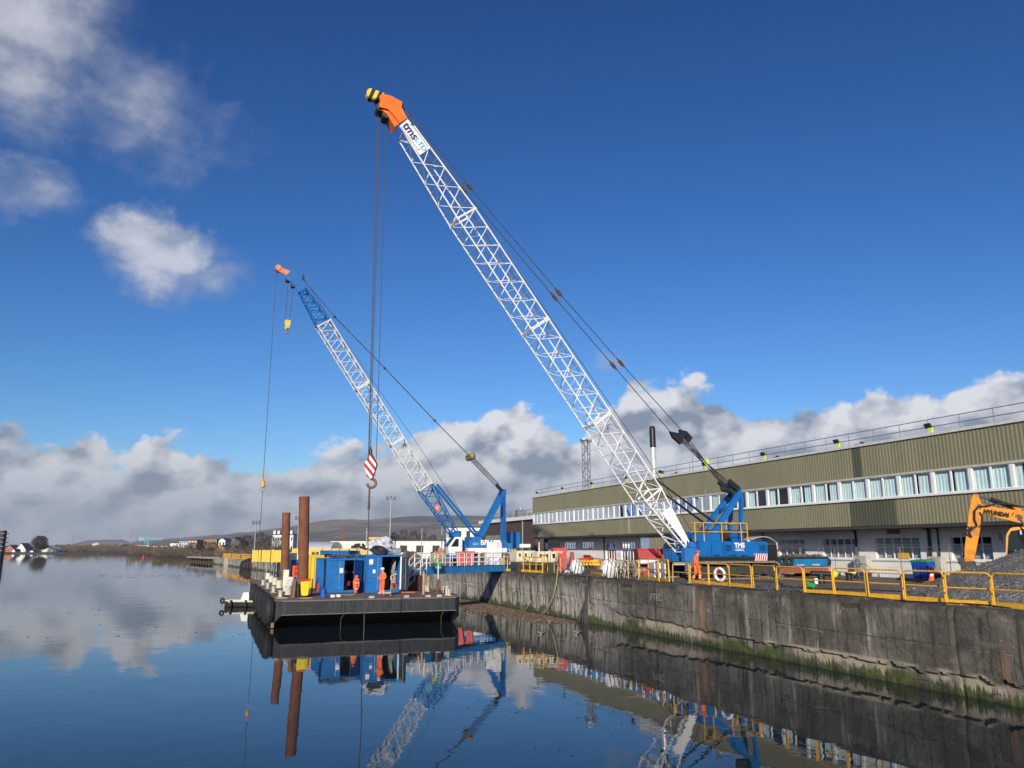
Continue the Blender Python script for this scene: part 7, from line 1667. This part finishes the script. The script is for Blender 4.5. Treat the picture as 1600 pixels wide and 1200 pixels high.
    c = on_z(879, 889, ZQ); mb = MB(); mb.box((c.x-.5, c.y, ZQ), (c.x+.5, c.y+.8, ZQ+1.0)); mb.bevel(.05, 1); mb.tube((c.x, c.y-.05, ZQ+.5), (c.x, c.y, ZQ+.5), .3, 14); tag(mb.build('grey_cabinet', mat('dull_grey', (.2, .2, .21), .6, dirt=.3), loc=c), 'grey equipment cabinet right of the barred yellow frames', 'cabinet')
    c = on_z(893, 883, ZQ); mb = MB(); mb.tube((c.x, c.y, ZQ), (c.x+.1, c.y, ZQ+1.5), .42, 8, r2=.18); tag(mb.build('red_hopper', red, loc=c), 'small tapering red hopper left of the red roller', 'hopper')
    c = on_z(914, 888, ZQ); T = thing('red_compactor', c, 'red compactor machine with black handle behind the left bulk bag', 'machine'); mb = MB(); mb.frame_box(c+Vector((0, 0, .75)), Vector((.75, -.2, .12)), Vector((.1, .4, 0)), Vector((0, 0, .28))); mb.frame_box(c+Vector((.3, .1, 1.15)), Vector((.3, 0, 0)), Vector((0, .3, 0)), Vector((0, 0, .14))); mb.bevel(.06, 2); mb.build('body', red, T)
    mb = MB(); mb.tube(c+Vector((-.6, -.4, .3)), c+Vector((-.6, .4, .3)), .3, 14); mb.tube(c+Vector((.6, -.4, .3)), c+Vector((.6, .4, .3)), .3, 14); mb.build('roller', dsteel, T)
    c = on_z(920, 879, ZQ); mb = MB(); mb.frame_box(c+Vector((0, 0, 1.35)), Vector((.7, 0, 0)), Vector((0, .5, 0)), Vector((0, 0, .25))); mb.bevel(.12, 2); mb.bar(c+Vector((-.3, 0, 0)), c+Vector((-.3, 0, 1.2)), .1, .1); mb.bar(c+Vector((.3, 0, 0)), c+Vector((.3, 0, 1.2)), .1, .1); tag(mb.build('green_tank', mat('dark_green_tank', (.03, .18, .09), .5), loc=c), 'small dark green tank above the red compactor', 'tank')
    c = on_z(963, 884, ZQ); mb = MB(); mb.tube(c, c+Vector((0, 0, 1.75)), .2, 12); mb.tube(c+Vector((0, 0, 1.5)), c+Vector((0, 0, 1.9)), .25, 12, r2=.18); mb.tube(c+Vector((0, 0, 0)), c+Vector((0, 0, .7)), .27, 12); tag(mb.build('black_post', blackp, loc=c), 'dark upright cylinder post before the white ground floor wall', 'post')
    for k, (p, q) in enumerate((((1003, 904), (1013, 906)), ((1014, 905), (1021, 907)), ((1022, 906), (1029, 908)))):
        a, b = on_z(*p, ZQ), on_z(*q, ZQ); a.x = max(a.x, 24.6)+.5; b.x = max(b.x, 24.6)+.5; u = (b-a); mb = MB(); mb.bar(a+Vector((0, 0, .55)), b+Vector((0, 0, .55)), .08, .95); mb.bevel(.02, 1); tag(mb.build('white_board', white, loc=a), ['left', 'middle', 'right'][k]+' white board stacked behind the heavy yellow gate', 'board')
    c = on_z(1015, 901, ZQ); mb = MB(); mb.frame_box(c+Vector((0, 0, 1.05)), Vector((.8, -.1, .06)), Vector((.1, .5, .02)), Vector((0, 0, .12))); mb.bevel(.06, 2); tag(mb.build('white_sheet', bagw, loc=c), 'folded white sheet lying on top of the white boards', 'sheet')
    c = on_z(677, 873, ZQ); mb = MB(); mb.tube(c, c+Vector((0, 0, 1.3)), .55, 16); mb.torus(c+Vector((0, 0, .5)), (0, 0, 1), .56, .03, 16, 5); mb.torus(c+Vector((0, 0, 1.0)), (0, 0, 1), .56, .03, 16, 5); tag(mb.build('blue_barrel', mat('navy_barrel', (.02, .05, .22), .4), loc=c), 'navy blue barrel behind the left end of the gangway rail', 'barrel')
    c = on_z(615, 872, ZQ); mb = MB(); mb.box((c.x-1.3, c.y, ZQ), (c.x+1.5, c.y+2, ZQ+2.0)); mb.bevel(.05, 1)
    for k in range(6): mb.box((c.x-1.1+k*.45, c.y-.03, ZQ+.2), (c.x-1.05+k*.45, c.y-.002, ZQ+1.8))
    tag(mb.build('grey_green_hut', mat('grey_green', (.22, .27, .24), .6), loc=c), 'grey green box hut right of the roof tyre', 'hut')
    # long stacks beside the cranes
    for i, (px0, px1, D, m_, lab) in enumerate(((745, 765, 88, mat('brown_mats', (.16, .08, .05), .9, dirt=.4), 'stack of red brown timber mats under the farther crane body'), (1060, 1130, 49, mat('brown_mats', (.16, .08, .05), .9), 'dark brown timber mats under the near crane tracks'))):
        a, b = far(px0, 870, D), far(px1, 870, D); mb = MB()
        for k in range(3): mb.box((a.x, a.y+k*.7, ZQ+.01), (b.x, a.y+k*.7+.6, ZQ+(.25 if i == 0 else .05)))
        tag(mb.build('timber_mats', m_, loc=a), lab, 'timber mats')
quay_gear()

def shore_workboat():
    T = thing('pontoon_boat', (38, 44.7, ZQ), 'blue workboat hull hung with black tyres standing on the quay behind the crane', 'boat')
    Y0, Y1 = 43.5, 45.9; P = lambda x, y: on_y(x, y, Y0)
    xa, xb = P(1207, 880).x, P(1294, 880).x; zt, zm, zb = P(1260, 872).z, P(1260, 886.5).z, max(ZQ+.25, P(1260, 897).z)
    mb = MB(); mb.prism([(xa, Y0, zm), (xb, Y0, zm), (xb+.05, Y0, zt), (xa, Y0, zt)], (0, Y1-Y0, 0)); mb.bevel(.06, 2); mb.build('hull', mat('workboat_blue', (.01, .17, .36), .45, dirt=.3, dcol=(.03, .07, .1)), T)
    mb = MB(); mb.prism([(xa+.1, Y0+.06, zb), (xb-.7, Y0+.06, zb), (xb-.12, Y0+.06, zm-.01), (xa, Y0+.06, zm-.01)], (0, Y1-Y0-.12, 0)); mb.build('bottom', brownred, T)
    mb = MB(); mb.box((xa, Y0-.03, zt-.02), (xb, Y0+.1, zt+.10)); mb.tube((xb+.08, Y0+.3, zt-.1), (xb+.08, Y1-.3, zt-.1), .14, 10); mb.build('rubber_strake', black, T)
    mb = MB(); mb.tube((xb+.1, Y0+.12, zt-.30), (xb+.1, Y0+.5, zt-.30), .30, 14); mb.build('bow_fender', black, T, smooth=True)
    for i, px in enumerate((1208.5, 1220, 1231)): mb = MB(); q = P(px, 877); mb.torus((q.x, Y0-.12, q.z), (.1, 1, 0), .25, .12, 18, 7); mb.build('tyre', black, T, smooth=True)
    text('lettering', 'TMS MARITIME', .095, P(1250.5, 883)+Vector((0, -.02, 0)), (1, 0, 0), (0, 0, 1), white, T, .004, bold=.003); text('lettering', 'TMS TITAN', .125, P(1275, 882.5)+Vector((0, -.02, 0)), (1, 0, 0), (0, 0, 1), white, T, .004, bold=.003)
    # deck clutter, canopy with curved frame
    r = random.Random(2); mb = MB()
    for k in range(12): x = r.uniform(xa+1.5, xb-.3); mb.frame_box(Vector((x, r.uniform(Y0+.3, Y1-.4), zt+.15)), Vector((r.uniform(.05, .3), 0, 0)), Vector((0, .15, 0)), Vector((0, 0, r.uniform(.04, .13))))
    mb.build('deck_gear', mat('brown_deck_gear', (.15, .10, .07), .9), T)
    c0, c1 = on_y(1175, 846, Y0+1.3), on_y(1214, 852, Y0+1.3); mb = MB(); xs0, xs1 = c0.x, c1.x; pr = []
    for k in range(11): t = k/10; pr.append((xs0+(xs1-xs0)*t, Y0+1.3, on_y(1195, 838, Y0+1.3).z+.0-.42*(2*t-1)**2*(1 if t > .5 else .5)))
    mb.prism([p for p in pr]+[(p[0], p[1], p[2]-.05) for p in pr[::-1]], (0, 1.0, 0)); mb.build('canopy', mat('grubby_canopy', (.45, .42, .36), .7, dirt=.4), T)
    mb = MB(); a = Vector(pr[-1]); 
    for y in (0, .95): mb.path([a+Vector((0, y, 0)), a+Vector((.02, y, -.4)), a+Vector((-.25, y, -.85)), a+Vector((-.2, y, -1.2))], .03, 6); mb.tube(a+Vector((-1.0, y, -1.3)), a+Vector((-1.0, y, -.05)), .03, 6); mb.tube(a+Vector((-1.0, y, -.2)), a+Vector((-.3, y, -1.2)), .02, 5)
    mb.build('canopy_frame', white, T)
    mb = MB(); mb.box((xa+.05, Y0+1.2, zt), (xa+.6, Y1-.9, zt+.5)); mb.bevel(.06, 2); mb.build('helm_seat', mat('grey_gear', (.3, .3, .3), .7), T)
    mb = MB()
    for x in (xa+.8, xb-1.2): mb.box((x, Y0+.3, ZQ), (x+.35, Y1-.3, zb))
    mb.build('timber_cradle', wood, T)
    c = P(1285, 894); mb = MB(); mb.tube((c.x, Y0-.4, ZQ), (c.x, Y0-.4, ZQ+.6), .13, 12); mb.tube((c.x+.25, Y0-.4, ZQ), (c.x+.25, Y0-.4, ZQ+.35), .09, 10); tag(mb.build('gas_cylinder', red, loc=(c.x, Y0-.4, ZQ), smooth=True), 'short red cylinders under the bow of the blue workboat', 'cylinder')
shore_workboat()

# ================================================================== EXCAVATOR AND GRAVEL
def excavator():
    D = 38.0; P = lambda x, y, d=D: far(x, y, d); o0 = P(1590, 870); fw = Vector((o0.x, o0.y, 0)).normalized()
    T = thing('excavator', (o0.x, o0.y, ZQ), 'orange yellow tracked excavator with folded arm behind the gravel heap', 'excavator')
    def plate(pts, t, m, name, d0=D, bev=.03):
        mb = MB(); mb.prism([P(x, y, d0-t/2) for x, y in pts], fw*t)
        if bev: mb.bevel(bev, 2)
        return mb.build(name, m, T)
    st = [(1521, 771.5), (1528, 772), (1533, 785), (1535, 800), (1533, 815), (1529, 840), (1522, 876), (1507, 878), (1507, 860), (1511, 825), (1515, 795), (1518, 778)]
    plate(st, .42, xorange, 'stick')
    bm_ = [(1526, 789), (1534, 788), (1560, 793.5), (1604, 799), (1640, 806), (1680, 830), (1668, 842), (1630, 826), (1594, 817), (1560, 809), (1530, 800)]
    plate(bm_, .40, xorange, 'boom', D+.02)
    text('lettering', 'HYUNDAI', .27, P(1557, 801.8, D-.28), P(1572, 804.3, D-.28)-P(1542, 799.3, D-.28), (0, 0, 1), blackp, T, .004, bold=.012)
    mb = MB(); mb.tube(P(1529, 776), P(1550, 781), .05, 10); mb.build('ram_rod', mat('chrome_rod', (.35, .35, .36), .2, .9), T)
    mb = MB(); mb.tube(P(1548, 780.5), P(1582, 792), .115, 12); mb.ball(P(1582, 792), .16); mb.build('arm_cylinder', blackp, T, smooth=True)
    mb = MB(); mb.prism([P(1580, 790, D-.15), P(1586, 788, D-.15), P(1598, 797, D-.15), P(1590, 799, D-.15)], fw*.3); mb.build('cylinder_bracket', xorange, T)
    mb = MB()
    for k in range(3):
        o = -.24-.03*k; q = [P(x+k*1.2, y, D+o) for x, y in ((1600, 792), (1575, 788), (1556, 787), (1540, 790.5), (1528, 791), (1521, 799), (1521, 812), (1525, 822), (1518, 826), (1513, 832), (1516, 840))]; mb.path(q, .028, 6)
    mb.path([P(x, y, D-.3) for x, y in ((1531, 800), (1535, 807), (1534, 818), (1530, 824))], .03, 6)
    for k in range(3): mb.path([P(1511+5*math.sin(t+k)*1.2+k*1.5, 822+t*3.5, D-.26-.02*k) for t in [i*.5 for i in range(10)]], .025, 5)
    mb.build('hydraulic_hoses', black, T)
    mb = MB(); mb.prism([P(x, y, D-.225) for x, y in ((1522, 800), (1531, 800), (1527, 838), (1518, 838))], fw*.01); mb.build('welded_plate', mat('worn_ochre', (.52, .20, .03), .6, dirt=.5, dcol=(.15, .08, .04)), T); mb = MB(); mb.prism([P(x, y, D-.225) for x, y in ((1512, 858), (1521, 858), (1520, 866), (1511, 866))], fw*.01); mb.build('welded_plate', mat('worn_ochre', (.52, .20, .03), .6, dirt=.5, dcol=(.15, .08, .04)), T)
    mb = MB(); mb.tube(P(1511, 838), P(1504, 876), .045, 8); mb.build('bucket_ram', blackp, T)
    plate([(1495, 872), (1506, 871), (1510, 880), (1504, 886), (1497, 880)], .3, dsteel, 'bucket_linkage', bev=0)
    mb = MB(); pr = [(1500, 878), (1522, 877), (1526, 889), (1516, 902), (1502, 898)]; mb.prism([P(x, y, D-.5) for x, y in pr], fw*1.0); mb.build('bucket', dsteel, T)
    mb = MB(); q = P(1530, 792); mb.tube(q-fw*.26, q+fw*.26, .13, 12); q = P(1592, 809); mb.tube(q-fw*.26, q+fw*.26, .15, 12); mb.build('pivot_pin', dsteel, T)
    mb = MB()
    for (x, y) in ((1583, 806), (1588, 809)): q = P(x, y, D-.22); mb.path([q, q+Vector((0, 0, .12)), q+Vector((.1, 0, .15))], .02, 5)
    mb.build('grab_handle', blackp, T)
    mb = MB(); mb.tube(P(1597, 811, D-.3), P(1612, 840, D-.3), .06, 8); mb.tube(P(1608, 833, D-.3), P(1625, 862, D-.3), .10, 10); mb.build('boom_cylinder', mat('bright_rod', (.5, .5, .48), .3, .6), T)
    # cab and house
    Dc = D+.9
    plate([(1572, 836), (1577, 827), (1582, 824), (1660, 819), (1662, 905), (1570, 905)], 1.6, mat('cab_frame_yellow', (.72, .34, .08), .45, dirt=.2), 'cab', Dc)
    mb = MB(); mb.prism([P(1576, 837, Dc-.83), P(1580, 829.5, Dc-.83), P(1600, 826.5, Dc-.83), P(1604, 826, Dc-.83), P(1604, 870, Dc-.83), P(1574, 870, Dc-.83)], fw*.02); mb.prism([P(1607, 826, Dc-.83), P(1650, 823, Dc-.83), P(1650, 868, Dc-.83), P(1607, 870, Dc-.83)], fw*.02); mb.build('cab_window', dglass, T)
    mb = MB(); mb.box(tuple(P(1595, 832, Dc-.85)-Vector((.04, .01, .1))), tuple(P(1595, 832, Dc-.85)+Vector((.04, .01, .1)))); mb.build('sticker', white, T)
    mb = MB(); a = P(1573, 830, Dc-.6); mb.tube(a, P(1565, 833, Dc-.6), .02, 5); mb.tube(P(1565, 833, Dc-.6), P(1566, 850, Dc-.6), .02, 5); q = P(1563, 838, Dc-.6); mb.frame_box(q, Vector((.06, .02, 0)), Vector((-.02, .06, 0)), Vector((0, 0, .17))); mb.build('mirror', blackp, T)
    mb = MB(); c = P(1680, 880, Dc+1.0); mb.frame_box(c, Vector((2.2, -.8, 0)), Vector((.6, 1.3, 0))*.9, Vector((0, 0, .55))); mb.bevel(.1, 2); mb.build('engine_house', xorange, T)
    for s in (-1.2, 1.2):
        mb = MB(); c2 = P(1670, 905, Dc+1.0)+Vector((.42, .9, 0))*s; c2.z = ZQ+.45; mb.frame_box(c2, Vector((1.9, -.7, 0)), Vector((.1, .28, 0)), Vector((0, 0, .42))); mb.bevel(.2, 3); mb.build('track', mudsteel, T)
excavator()

def gravel_heap():
    m = bpy.data.materials.new('crushed_gravel'); m.use_nodes = True; n = NT(m.node_tree)
    out = n.new('ShaderNodeOutputMaterial'); p = n.new('ShaderNodeBsdfPrincipled'); p.inputs['Roughness'].default_value = .95
    tc = n.new('ShaderNodeTexCoord').outputs['Object']; vo = n.new('ShaderNodeTexVoronoi'); n.l.new(tc, vo.inputs['Vector']); vo.inputs['Scale'].default_value = 14
    sv = n.new('ShaderNodeSeparateXYZ'); n.l.new(vo.outputs['Color'], sv.inputs[0]); c = n.mix(sv.outputs[0], (.080, .073, .064), (.31, .28, .245))
    c = n.mix(n.m('MULTIPLY', n.ss(n.noise(tc, .8, 4), .45, .65), .4), c, (.12, .095, .075))
    b = n.new('ShaderNodeBump'); b.inputs['Strength'].default_value = .9; b.inputs['Distance'].default_value = .05; b.invert = True; n.l.new(vo.outputs['Distance'], b.inputs['Height']); n.l.new(b.outputs[0], p.inputs['Normal'])
    n.l.new(c, p.inputs['Base Color']); n.l.new(p.outputs[0], out.inputs[0])
    cx, cy = 33.9, 19.6; r = random.Random(6)
    def H(x, y):
        d = math.hypot((x-cx)/1.0, (y-cy)/1.25); h = 3.4*max(0, 1-d/7.7)**.98
        d2 = math.hypot(x-28.5, (y-14)/1.3); h = max(h, 2.0*max(0, 1-d2/4.5))
        return h+.07*nz(x*1.3, y*1.3)+.035*nz(x*5, y*5)-.03
    mb = MB(); g = .16; xs = [24.3+g*i for i in range(int(18.0/g))]; ys = [8+g*i for i in range(int(27/g))]; grid = []
    for x in xs:
        row = []
        for y in ys:
            h = H(x, y); row.append(mb.bm.verts.new((x+.02*nz(x*9, y*9), y, ZQ+h)) if True else None)
        grid.append(row)
    for i in range(len(xs)-1):
        for j in range(len(ys)-1):
            q = [grid[i][j], grid[i+1][j], grid[i+1][j+1], grid[i][j+1]]
            if max(v.co.z for v in q) > ZQ+.04: mb.face(q)
    bmesh.ops.delete(mb.bm, geom=[v for v in mb.bm.verts if not v.link_faces], context='VERTS')
    for k in range(12000):   # loose stones over the surface
        x, y = r.uniform(24.4, 41), r.uniform(11, 34); h = H(x, y)
        if h < .02: continue
        s = r.choice((.02, .025, .035, .05, .065)); c = Vector((x, y, ZQ+h+s*.2)); vs = [mb.bm.verts.new(c+Vector((r.gauss(0, 1), r.gauss(0, 1), r.gauss(0, 1))).normalized()*s) for _ in range(4)]
        for f in ((0, 1, 2), (0, 2, 3), (0, 3, 1), (1, 3, 2)): mb.face([vs[i] for i in f])
    tag(mb.build('gravel_heap', m, loc=(cx, cy, ZQ)), 'large heap of grey crushed gravel rising at the right edge', 'gravel heap')
    mb = MB()
    for k in range(14000):
        y = 12+44*r.random()**1.6; x = edge_x(y)+.55+r.random()**1.7*6; s = r.uniform(.015, .045); z = ZQ+.02
        c = Vector((x, y, z)); vs = [mb.bm.verts.new(c+Vector((r.gauss(0, 1), r.gauss(0, 1), abs(r.gauss(0, .8)))).normalized()*s) for _ in range(4)]
        for f in ((0, 1, 2), (0, 2, 3), (0, 3, 1), (1, 3, 2)): mb.face([vs[i] for i in f])
    tag(mb.build('loose_gravel', m), 'loose grey gravel scattered behind the quay edge', 'gravel', kind='stuff')
gravel_heap()

# ================================================================== FAR QUAY: YELLOW CONTAINERS, BARRIER, PIER
def far_quay():
    specs = [(393, 408, 150), (408, 423, 148), (423, 441, 144), (455, 466, 138), (482, 503, 132), (503, 517, 130), (517, 530, 128), (530, 545, 126), (545, 562, 124)]
    labs = ['leftmost yellow container on the far quay', 'second yellow container from the left on the far quay', 'yellow container just left of the rear rusty pile', 'yellow container showing between the two rusty piles', 'yellow container with two dark holes right of the front pile', 'yellow container above the left part of the blue store', 'yellow container above the cable heap', 'yellow container left of the little drilling rig', 'yellow container behind the drilling rig']
    for (a, b, D), lab in zip(specs, labs):
        p, q = far(a+.7, 870, D), far(b-.7, 870, D); z1 = far((a+b)/2, 860 if a < 450 else 857.5, D).z; zg = 2.25; u = (q-p); u.z = 0; L = u.length; u.normalize(); v = Vector((-u.y, u.x, 0)); v = v if v.y > 0 else -v; p.z = 0
        T = thing('yellow_skip', (p.x+u.x*L/2, p.y+u.y*L/2, zg), lab, 'container', 'yellow containers in a row on the far quay'); mb = MB(); mb.prism([p+Vector((0, 0, zg)), p+u*L+Vector((0, 0, zg)), p+u*L+v*1.9+Vector((0, 0, zg)), p+v*1.9+Vector((0, 0, zg))], (0, 0, z1-zg-.06)); mb.build('body', yellow2, T)
        mb = MB(); n_ = 5
        for k in range(n_): s = L*(k+.5)/n_; mb.prism([p+u*(s-.05)-v*.08+Vector((0, 0, zg+.1)), p+u*(s+.05)-v*.08+Vector((0, 0, zg+.1)), p+u*(s+.05)-v*.08+Vector((0, 0, z1-.1)), p+u*(s-.05)-v*.08+Vector((0, 0, z1-.1))], v*.075)
        mb.prism([p-v*.05+Vector((0, 0, z1-.055)), p+u*L-v*.05+Vector((0, 0, z1-.055)), p+u*L+v*1.95+Vector((0, 0, z1-.055)), p+v*1.95+Vector((0, 0, z1-.055))], (0, 0, .1)); mb.build('rim', yellow2, T)
        if a == 482:
            for s in (.33, .66): mb = MB(); mb.prism([p+u*(L*s-.25)-v*.09+Vector((0, 0, z1-1.0)), p+u*(L*s+.25)-v*.09+Vector((0, 0, z1-1.0)), p+u*(L*s+.25)-v*.09+Vector((0, 0, z1-.5)), p+u*(L*s-.25)-v*.09+Vector((0, 0, z1-.5))], v*.01); mb.build('dark_hole', blackp, T)
    # small drilling rig on the containers
    D = 122; P = lambda x, y: far(x, y, D); c = P(563, 866); T = thing('drilling_rig', (c.x, c.y, 2.4), 'small orange drilling rig with dark boom behind the containers', 'machine')
    mb = MB(); mb.prism([P(556, 866), P(578, 866), P(578, 858), P(572, 855), (P(560, 858))], (0, 2, 0)); mb.build('body', mat('rig_orange', (.62, .36, .06), .5), T); mb = MB(); mb.tube(P(554, 851), P(572, 858), .18, 8); mb.tube(P(553, 853), P(563, 850), .15, 6); mb.tube(P(566, 850), P(573, 858), .2, 8); mb.tube(P(558, 849), P(558, 856), .14, 6); mb.build('boom', blackp, T)
    # yellow barrier on the far quay edge
    ps = [(v, edge_x(v)+.9) for v in (120, 136, 152, 168, 184, 200, 216, 232, 248)]
    for i, ((ya, xa), (yb, xb)) in enumerate(zip(ps, ps[1:])):
        z = 2.05; T = thing('far_barrier', (xa, ya, z), 'long yellow barrier panel on the far quay edge, number apart only by distance', 'barrier', 'yellow barrier panels on the far quay edge'); T['label'] = '%s yellow barrier panel of the far quay edge, counted from the camera' % ('nearest', 'second', 'third', 'fourth', 'fifth', 'sixth', 'seventh', 'farthest')[i]
        a, b = Vector((xa, ya, top_z(ya))), Vector((xb, yb, top_z(yb))); mb = MB()
        for zz in (.2, .7, 1.25): mb.bar(a+Vector((0, 0, zz)), b+Vector((0, 0, zz)), .1, .22)
        mb.build('rail', yellow, T); mb = MB()
        for k in range(9): q = a.lerp(b, k/8); mb.bar(q, q+Vector((0, 0, 1.35)), .14, .14)
        mb.build('posts', yellow, T)
    # timber jetty beyond the end of the quay
    T = thing('timber_jetty', (-1, 285, 0), 'grey concrete and timber jetty beyond the end of the far quay', 'jetty')
    a, b = on_z(333, 880, 0), on_z(300, 877.5, 0); mb = MB(); mb.bar(Vector((a.x, a.y, 1.7)), Vector((b.x, b.y, 1.7)), 4, .5); mb.build('deck', mat('pale_jetty', (.32, .29, .25), .9), T)
    for k in range(9): q = a.lerp(b, k/8); mb = MB(); mb.tube((q.x, q.y-1.6, -1), (q.x, q.y-1.6, 1.5), .3, 8); mb.build('pile', mat('dark_pile', (.06, .055, .05), .9), T)
    q = on_z(347, 879, 0); mb = MB(); mb.box((edge_x(235)-.6, 232, -.5), (edge_x(235)+.5, 238, 2.1)); tag(mb.build('pale_pier', mat('pale_concrete', (.36, .33, .28), .9), loc=(edge_x(235), 235, 0)), 'pale concrete pier on the far quay wall', 'pier')
far_quay()

# ================================================================== HOSES, LADDER, DEBRIS
def wall_lines():
    for pts, r_, m_, lab in (([(862, 880), (870, 876), (872, 885), (869, 915), (862, 938), (852, 955), (838, 965), (826, 971)], .035, hose, 'thick pale yellow hose looping down the quay wall into the debris'),
                             ([(842, 897), (836, 925), (826, 946), (815, 958), (800, 959)], .022, hose, 'thin pale yellow hose left of the thick one on the quay wall')):
        W_ = []
        for i, (x, y) in enumerate(pts):
            q = on_x(x, y, 22.85 if i > 2 else (23.5 if i < 2 else 23.0)); W_.append(q)
        # smooth
        sm = []
        for a, b in zip(W_, W_[1:]): sm += [a, a.lerp(b, .5)]
        sm.append(W_[-1]); mb = MB(); mb.path(sm, r_, 6); tag(mb.build('wall_hose', m_, loc=W_[0], smooth=True), lab, 'hose')
    r = random.Random(14); T = thing('cable_bundle', on_x(918, 896, 23.0), 'bundle of black cables hanging over the quay wall into the water', 'cables')
    for k, e in enumerate((898, 903, 909, 913, 916, 919)):
        mb = MB(); pts = [on_x(921-k*.3, 890, 24.0), on_x(919-k*.4, 897, 23.1), on_x(916+k*.3, 915, 22.85), on_x(914+k*.5, 940, 22.85), on_x((914+e)/2, 960, 22.8), on_x(e, 979, 22.7)]; pts[0].z = max(pts[0].z, ZQ+.1)
        sm = []
        for a, b in zip(pts, pts[1:]): sm += [a, a.lerp(b, .5)]
        sm.append(pts[-1]); mb.path(sm, .045, 6); mb.build('cable', mat('grey_black_cable', (.05, .05, .05), .7), T)
    mb = MB(); W_ = []
    for k in range(40):
        y = 18+k*.95; W_.append(Vector((23.75+.12*math.sin(k*1.3)+.4*max(0, nz(k*.31)), y, ZQ+.05+.02*math.sin(k)))); 
    mb.path(W_, .03, 6); tag(mb.build('ground_cable', black, loc=W_[0]), 'long black cable lying along the quay edge behind the barriers', 'cable')
    mb = MB(); W_ = [Vector((27+1.2*math.sin(k*.5)+.1*k, 24+k*.8, ZQ+.05)) for k in range(24)]; mb.path(W_, .03, 6); tag(mb.build('ground_cable', black, loc=W_[0]), 'wavy black cable on the gravel farther behind the barriers', 'cable')
    for k, (px, py, lab) in enumerate(((1185, 921, 'drain stone'),)): pass
    mb = MB(); r = random.Random(31)
    for k in range(1900):
        t = r.random(); y = 47+24*t; off = abs(r.gauss(0, 1))*2.3*(1-abs(t-.42)); x = 22.75-off; 
        if x < 15.5: continue
        L = r.choice((.08, .15, .3, .6, 1.0))*r.uniform(.6, 1.3); a = r.gauss(0, .5); d = Vector((math.sin(a)*.6, math.cos(a), 0)); c = Vector((x, y, .012)); w = r.uniform(.008, .04)
        mb.bar(c-d*L/2, c+d*L/2+Vector((0, 0, .01)), w, w)
    tag(mb.build('floating_debris', mat('wet_twigs', (.16, .11, .07), .8, var=.6, scale=9)), 'raft of brown twigs and driftwood floating by the wall', 'debris', kind='stuff')
    for k, (px, py, L, lab) in enumerate(((862, 971, 1.3, 'pale broken branch floating at the foot of the yellow hose'), (905, 989, 1.8, 'long orange brown driftwood stick under the black cables'), (848, 990, .9, 'short pale driftwood stick farther out from the wall'))):
        q = on_z(px, py, .03); mb = MB(); mb.path([q-Vector((L*.3, L*.4, 0)), q+Vector((0, .05, .03)), q+Vector((L*.3, L*.45, 0))], .04, 6); mb.tube(q, q+Vector((-.2, .3, .08)), .02, 5); tag(mb.build('driftwood', palewood, loc=q), lab, 'driftwood')
    r = random.Random(32); mb = MB()
    for k in range(260):
        px, py = r.choice(((r.uniform(150, 320), r.uniform(898, 903)), (r.uniform(40, 420), r.uniform(890, 1000)), (r.uniform(700, 1500), r.uniform(1040, 1190)))); q = on_z(px, py, .006); s = r.uniform(.02, .12)*(1.5 if py < 905 else (.5 if py < 1030 else .22))
        mb.frame_box(q, Vector((s*1.6, 0, 0)), Vector((0, s*r.uniform(.4, 1.2), 0)), Vector((0, 0, .006)))
    tag(mb.build('floating_scum', mat('dark_scum', (.04, .035, .03), .8)), 'tiny dark flecks drifting on the river', 'debris', kind='stuff')
wall_lines()
# ================================================================== HAZE
def haze():
    m = bpy.data.materials.new('river_haze'); m.use_nodes = True; n = NT(m.node_tree)
    out = n.new('ShaderNodeOutputMaterial'); v = n.new('ShaderNodeVolumePrincipled'); v.inputs['Color'].default_value = (.80, .88, 1, 1); v.inputs['Density'].default_value = 5e-5; v.inputs['Anisotropy'].default_value = 0.0
    n.l.new(v.outputs[0], out.inputs['Volume'])
    mb = MB(); mb.box((-6600, -700, -8), (9600, 9800, 330)); o = mb.build('haze', m); tag(o, kind='stuff'); o['label'] = 'pale blue air that fades the far hills'; o['category'] = 'haze'
haze()
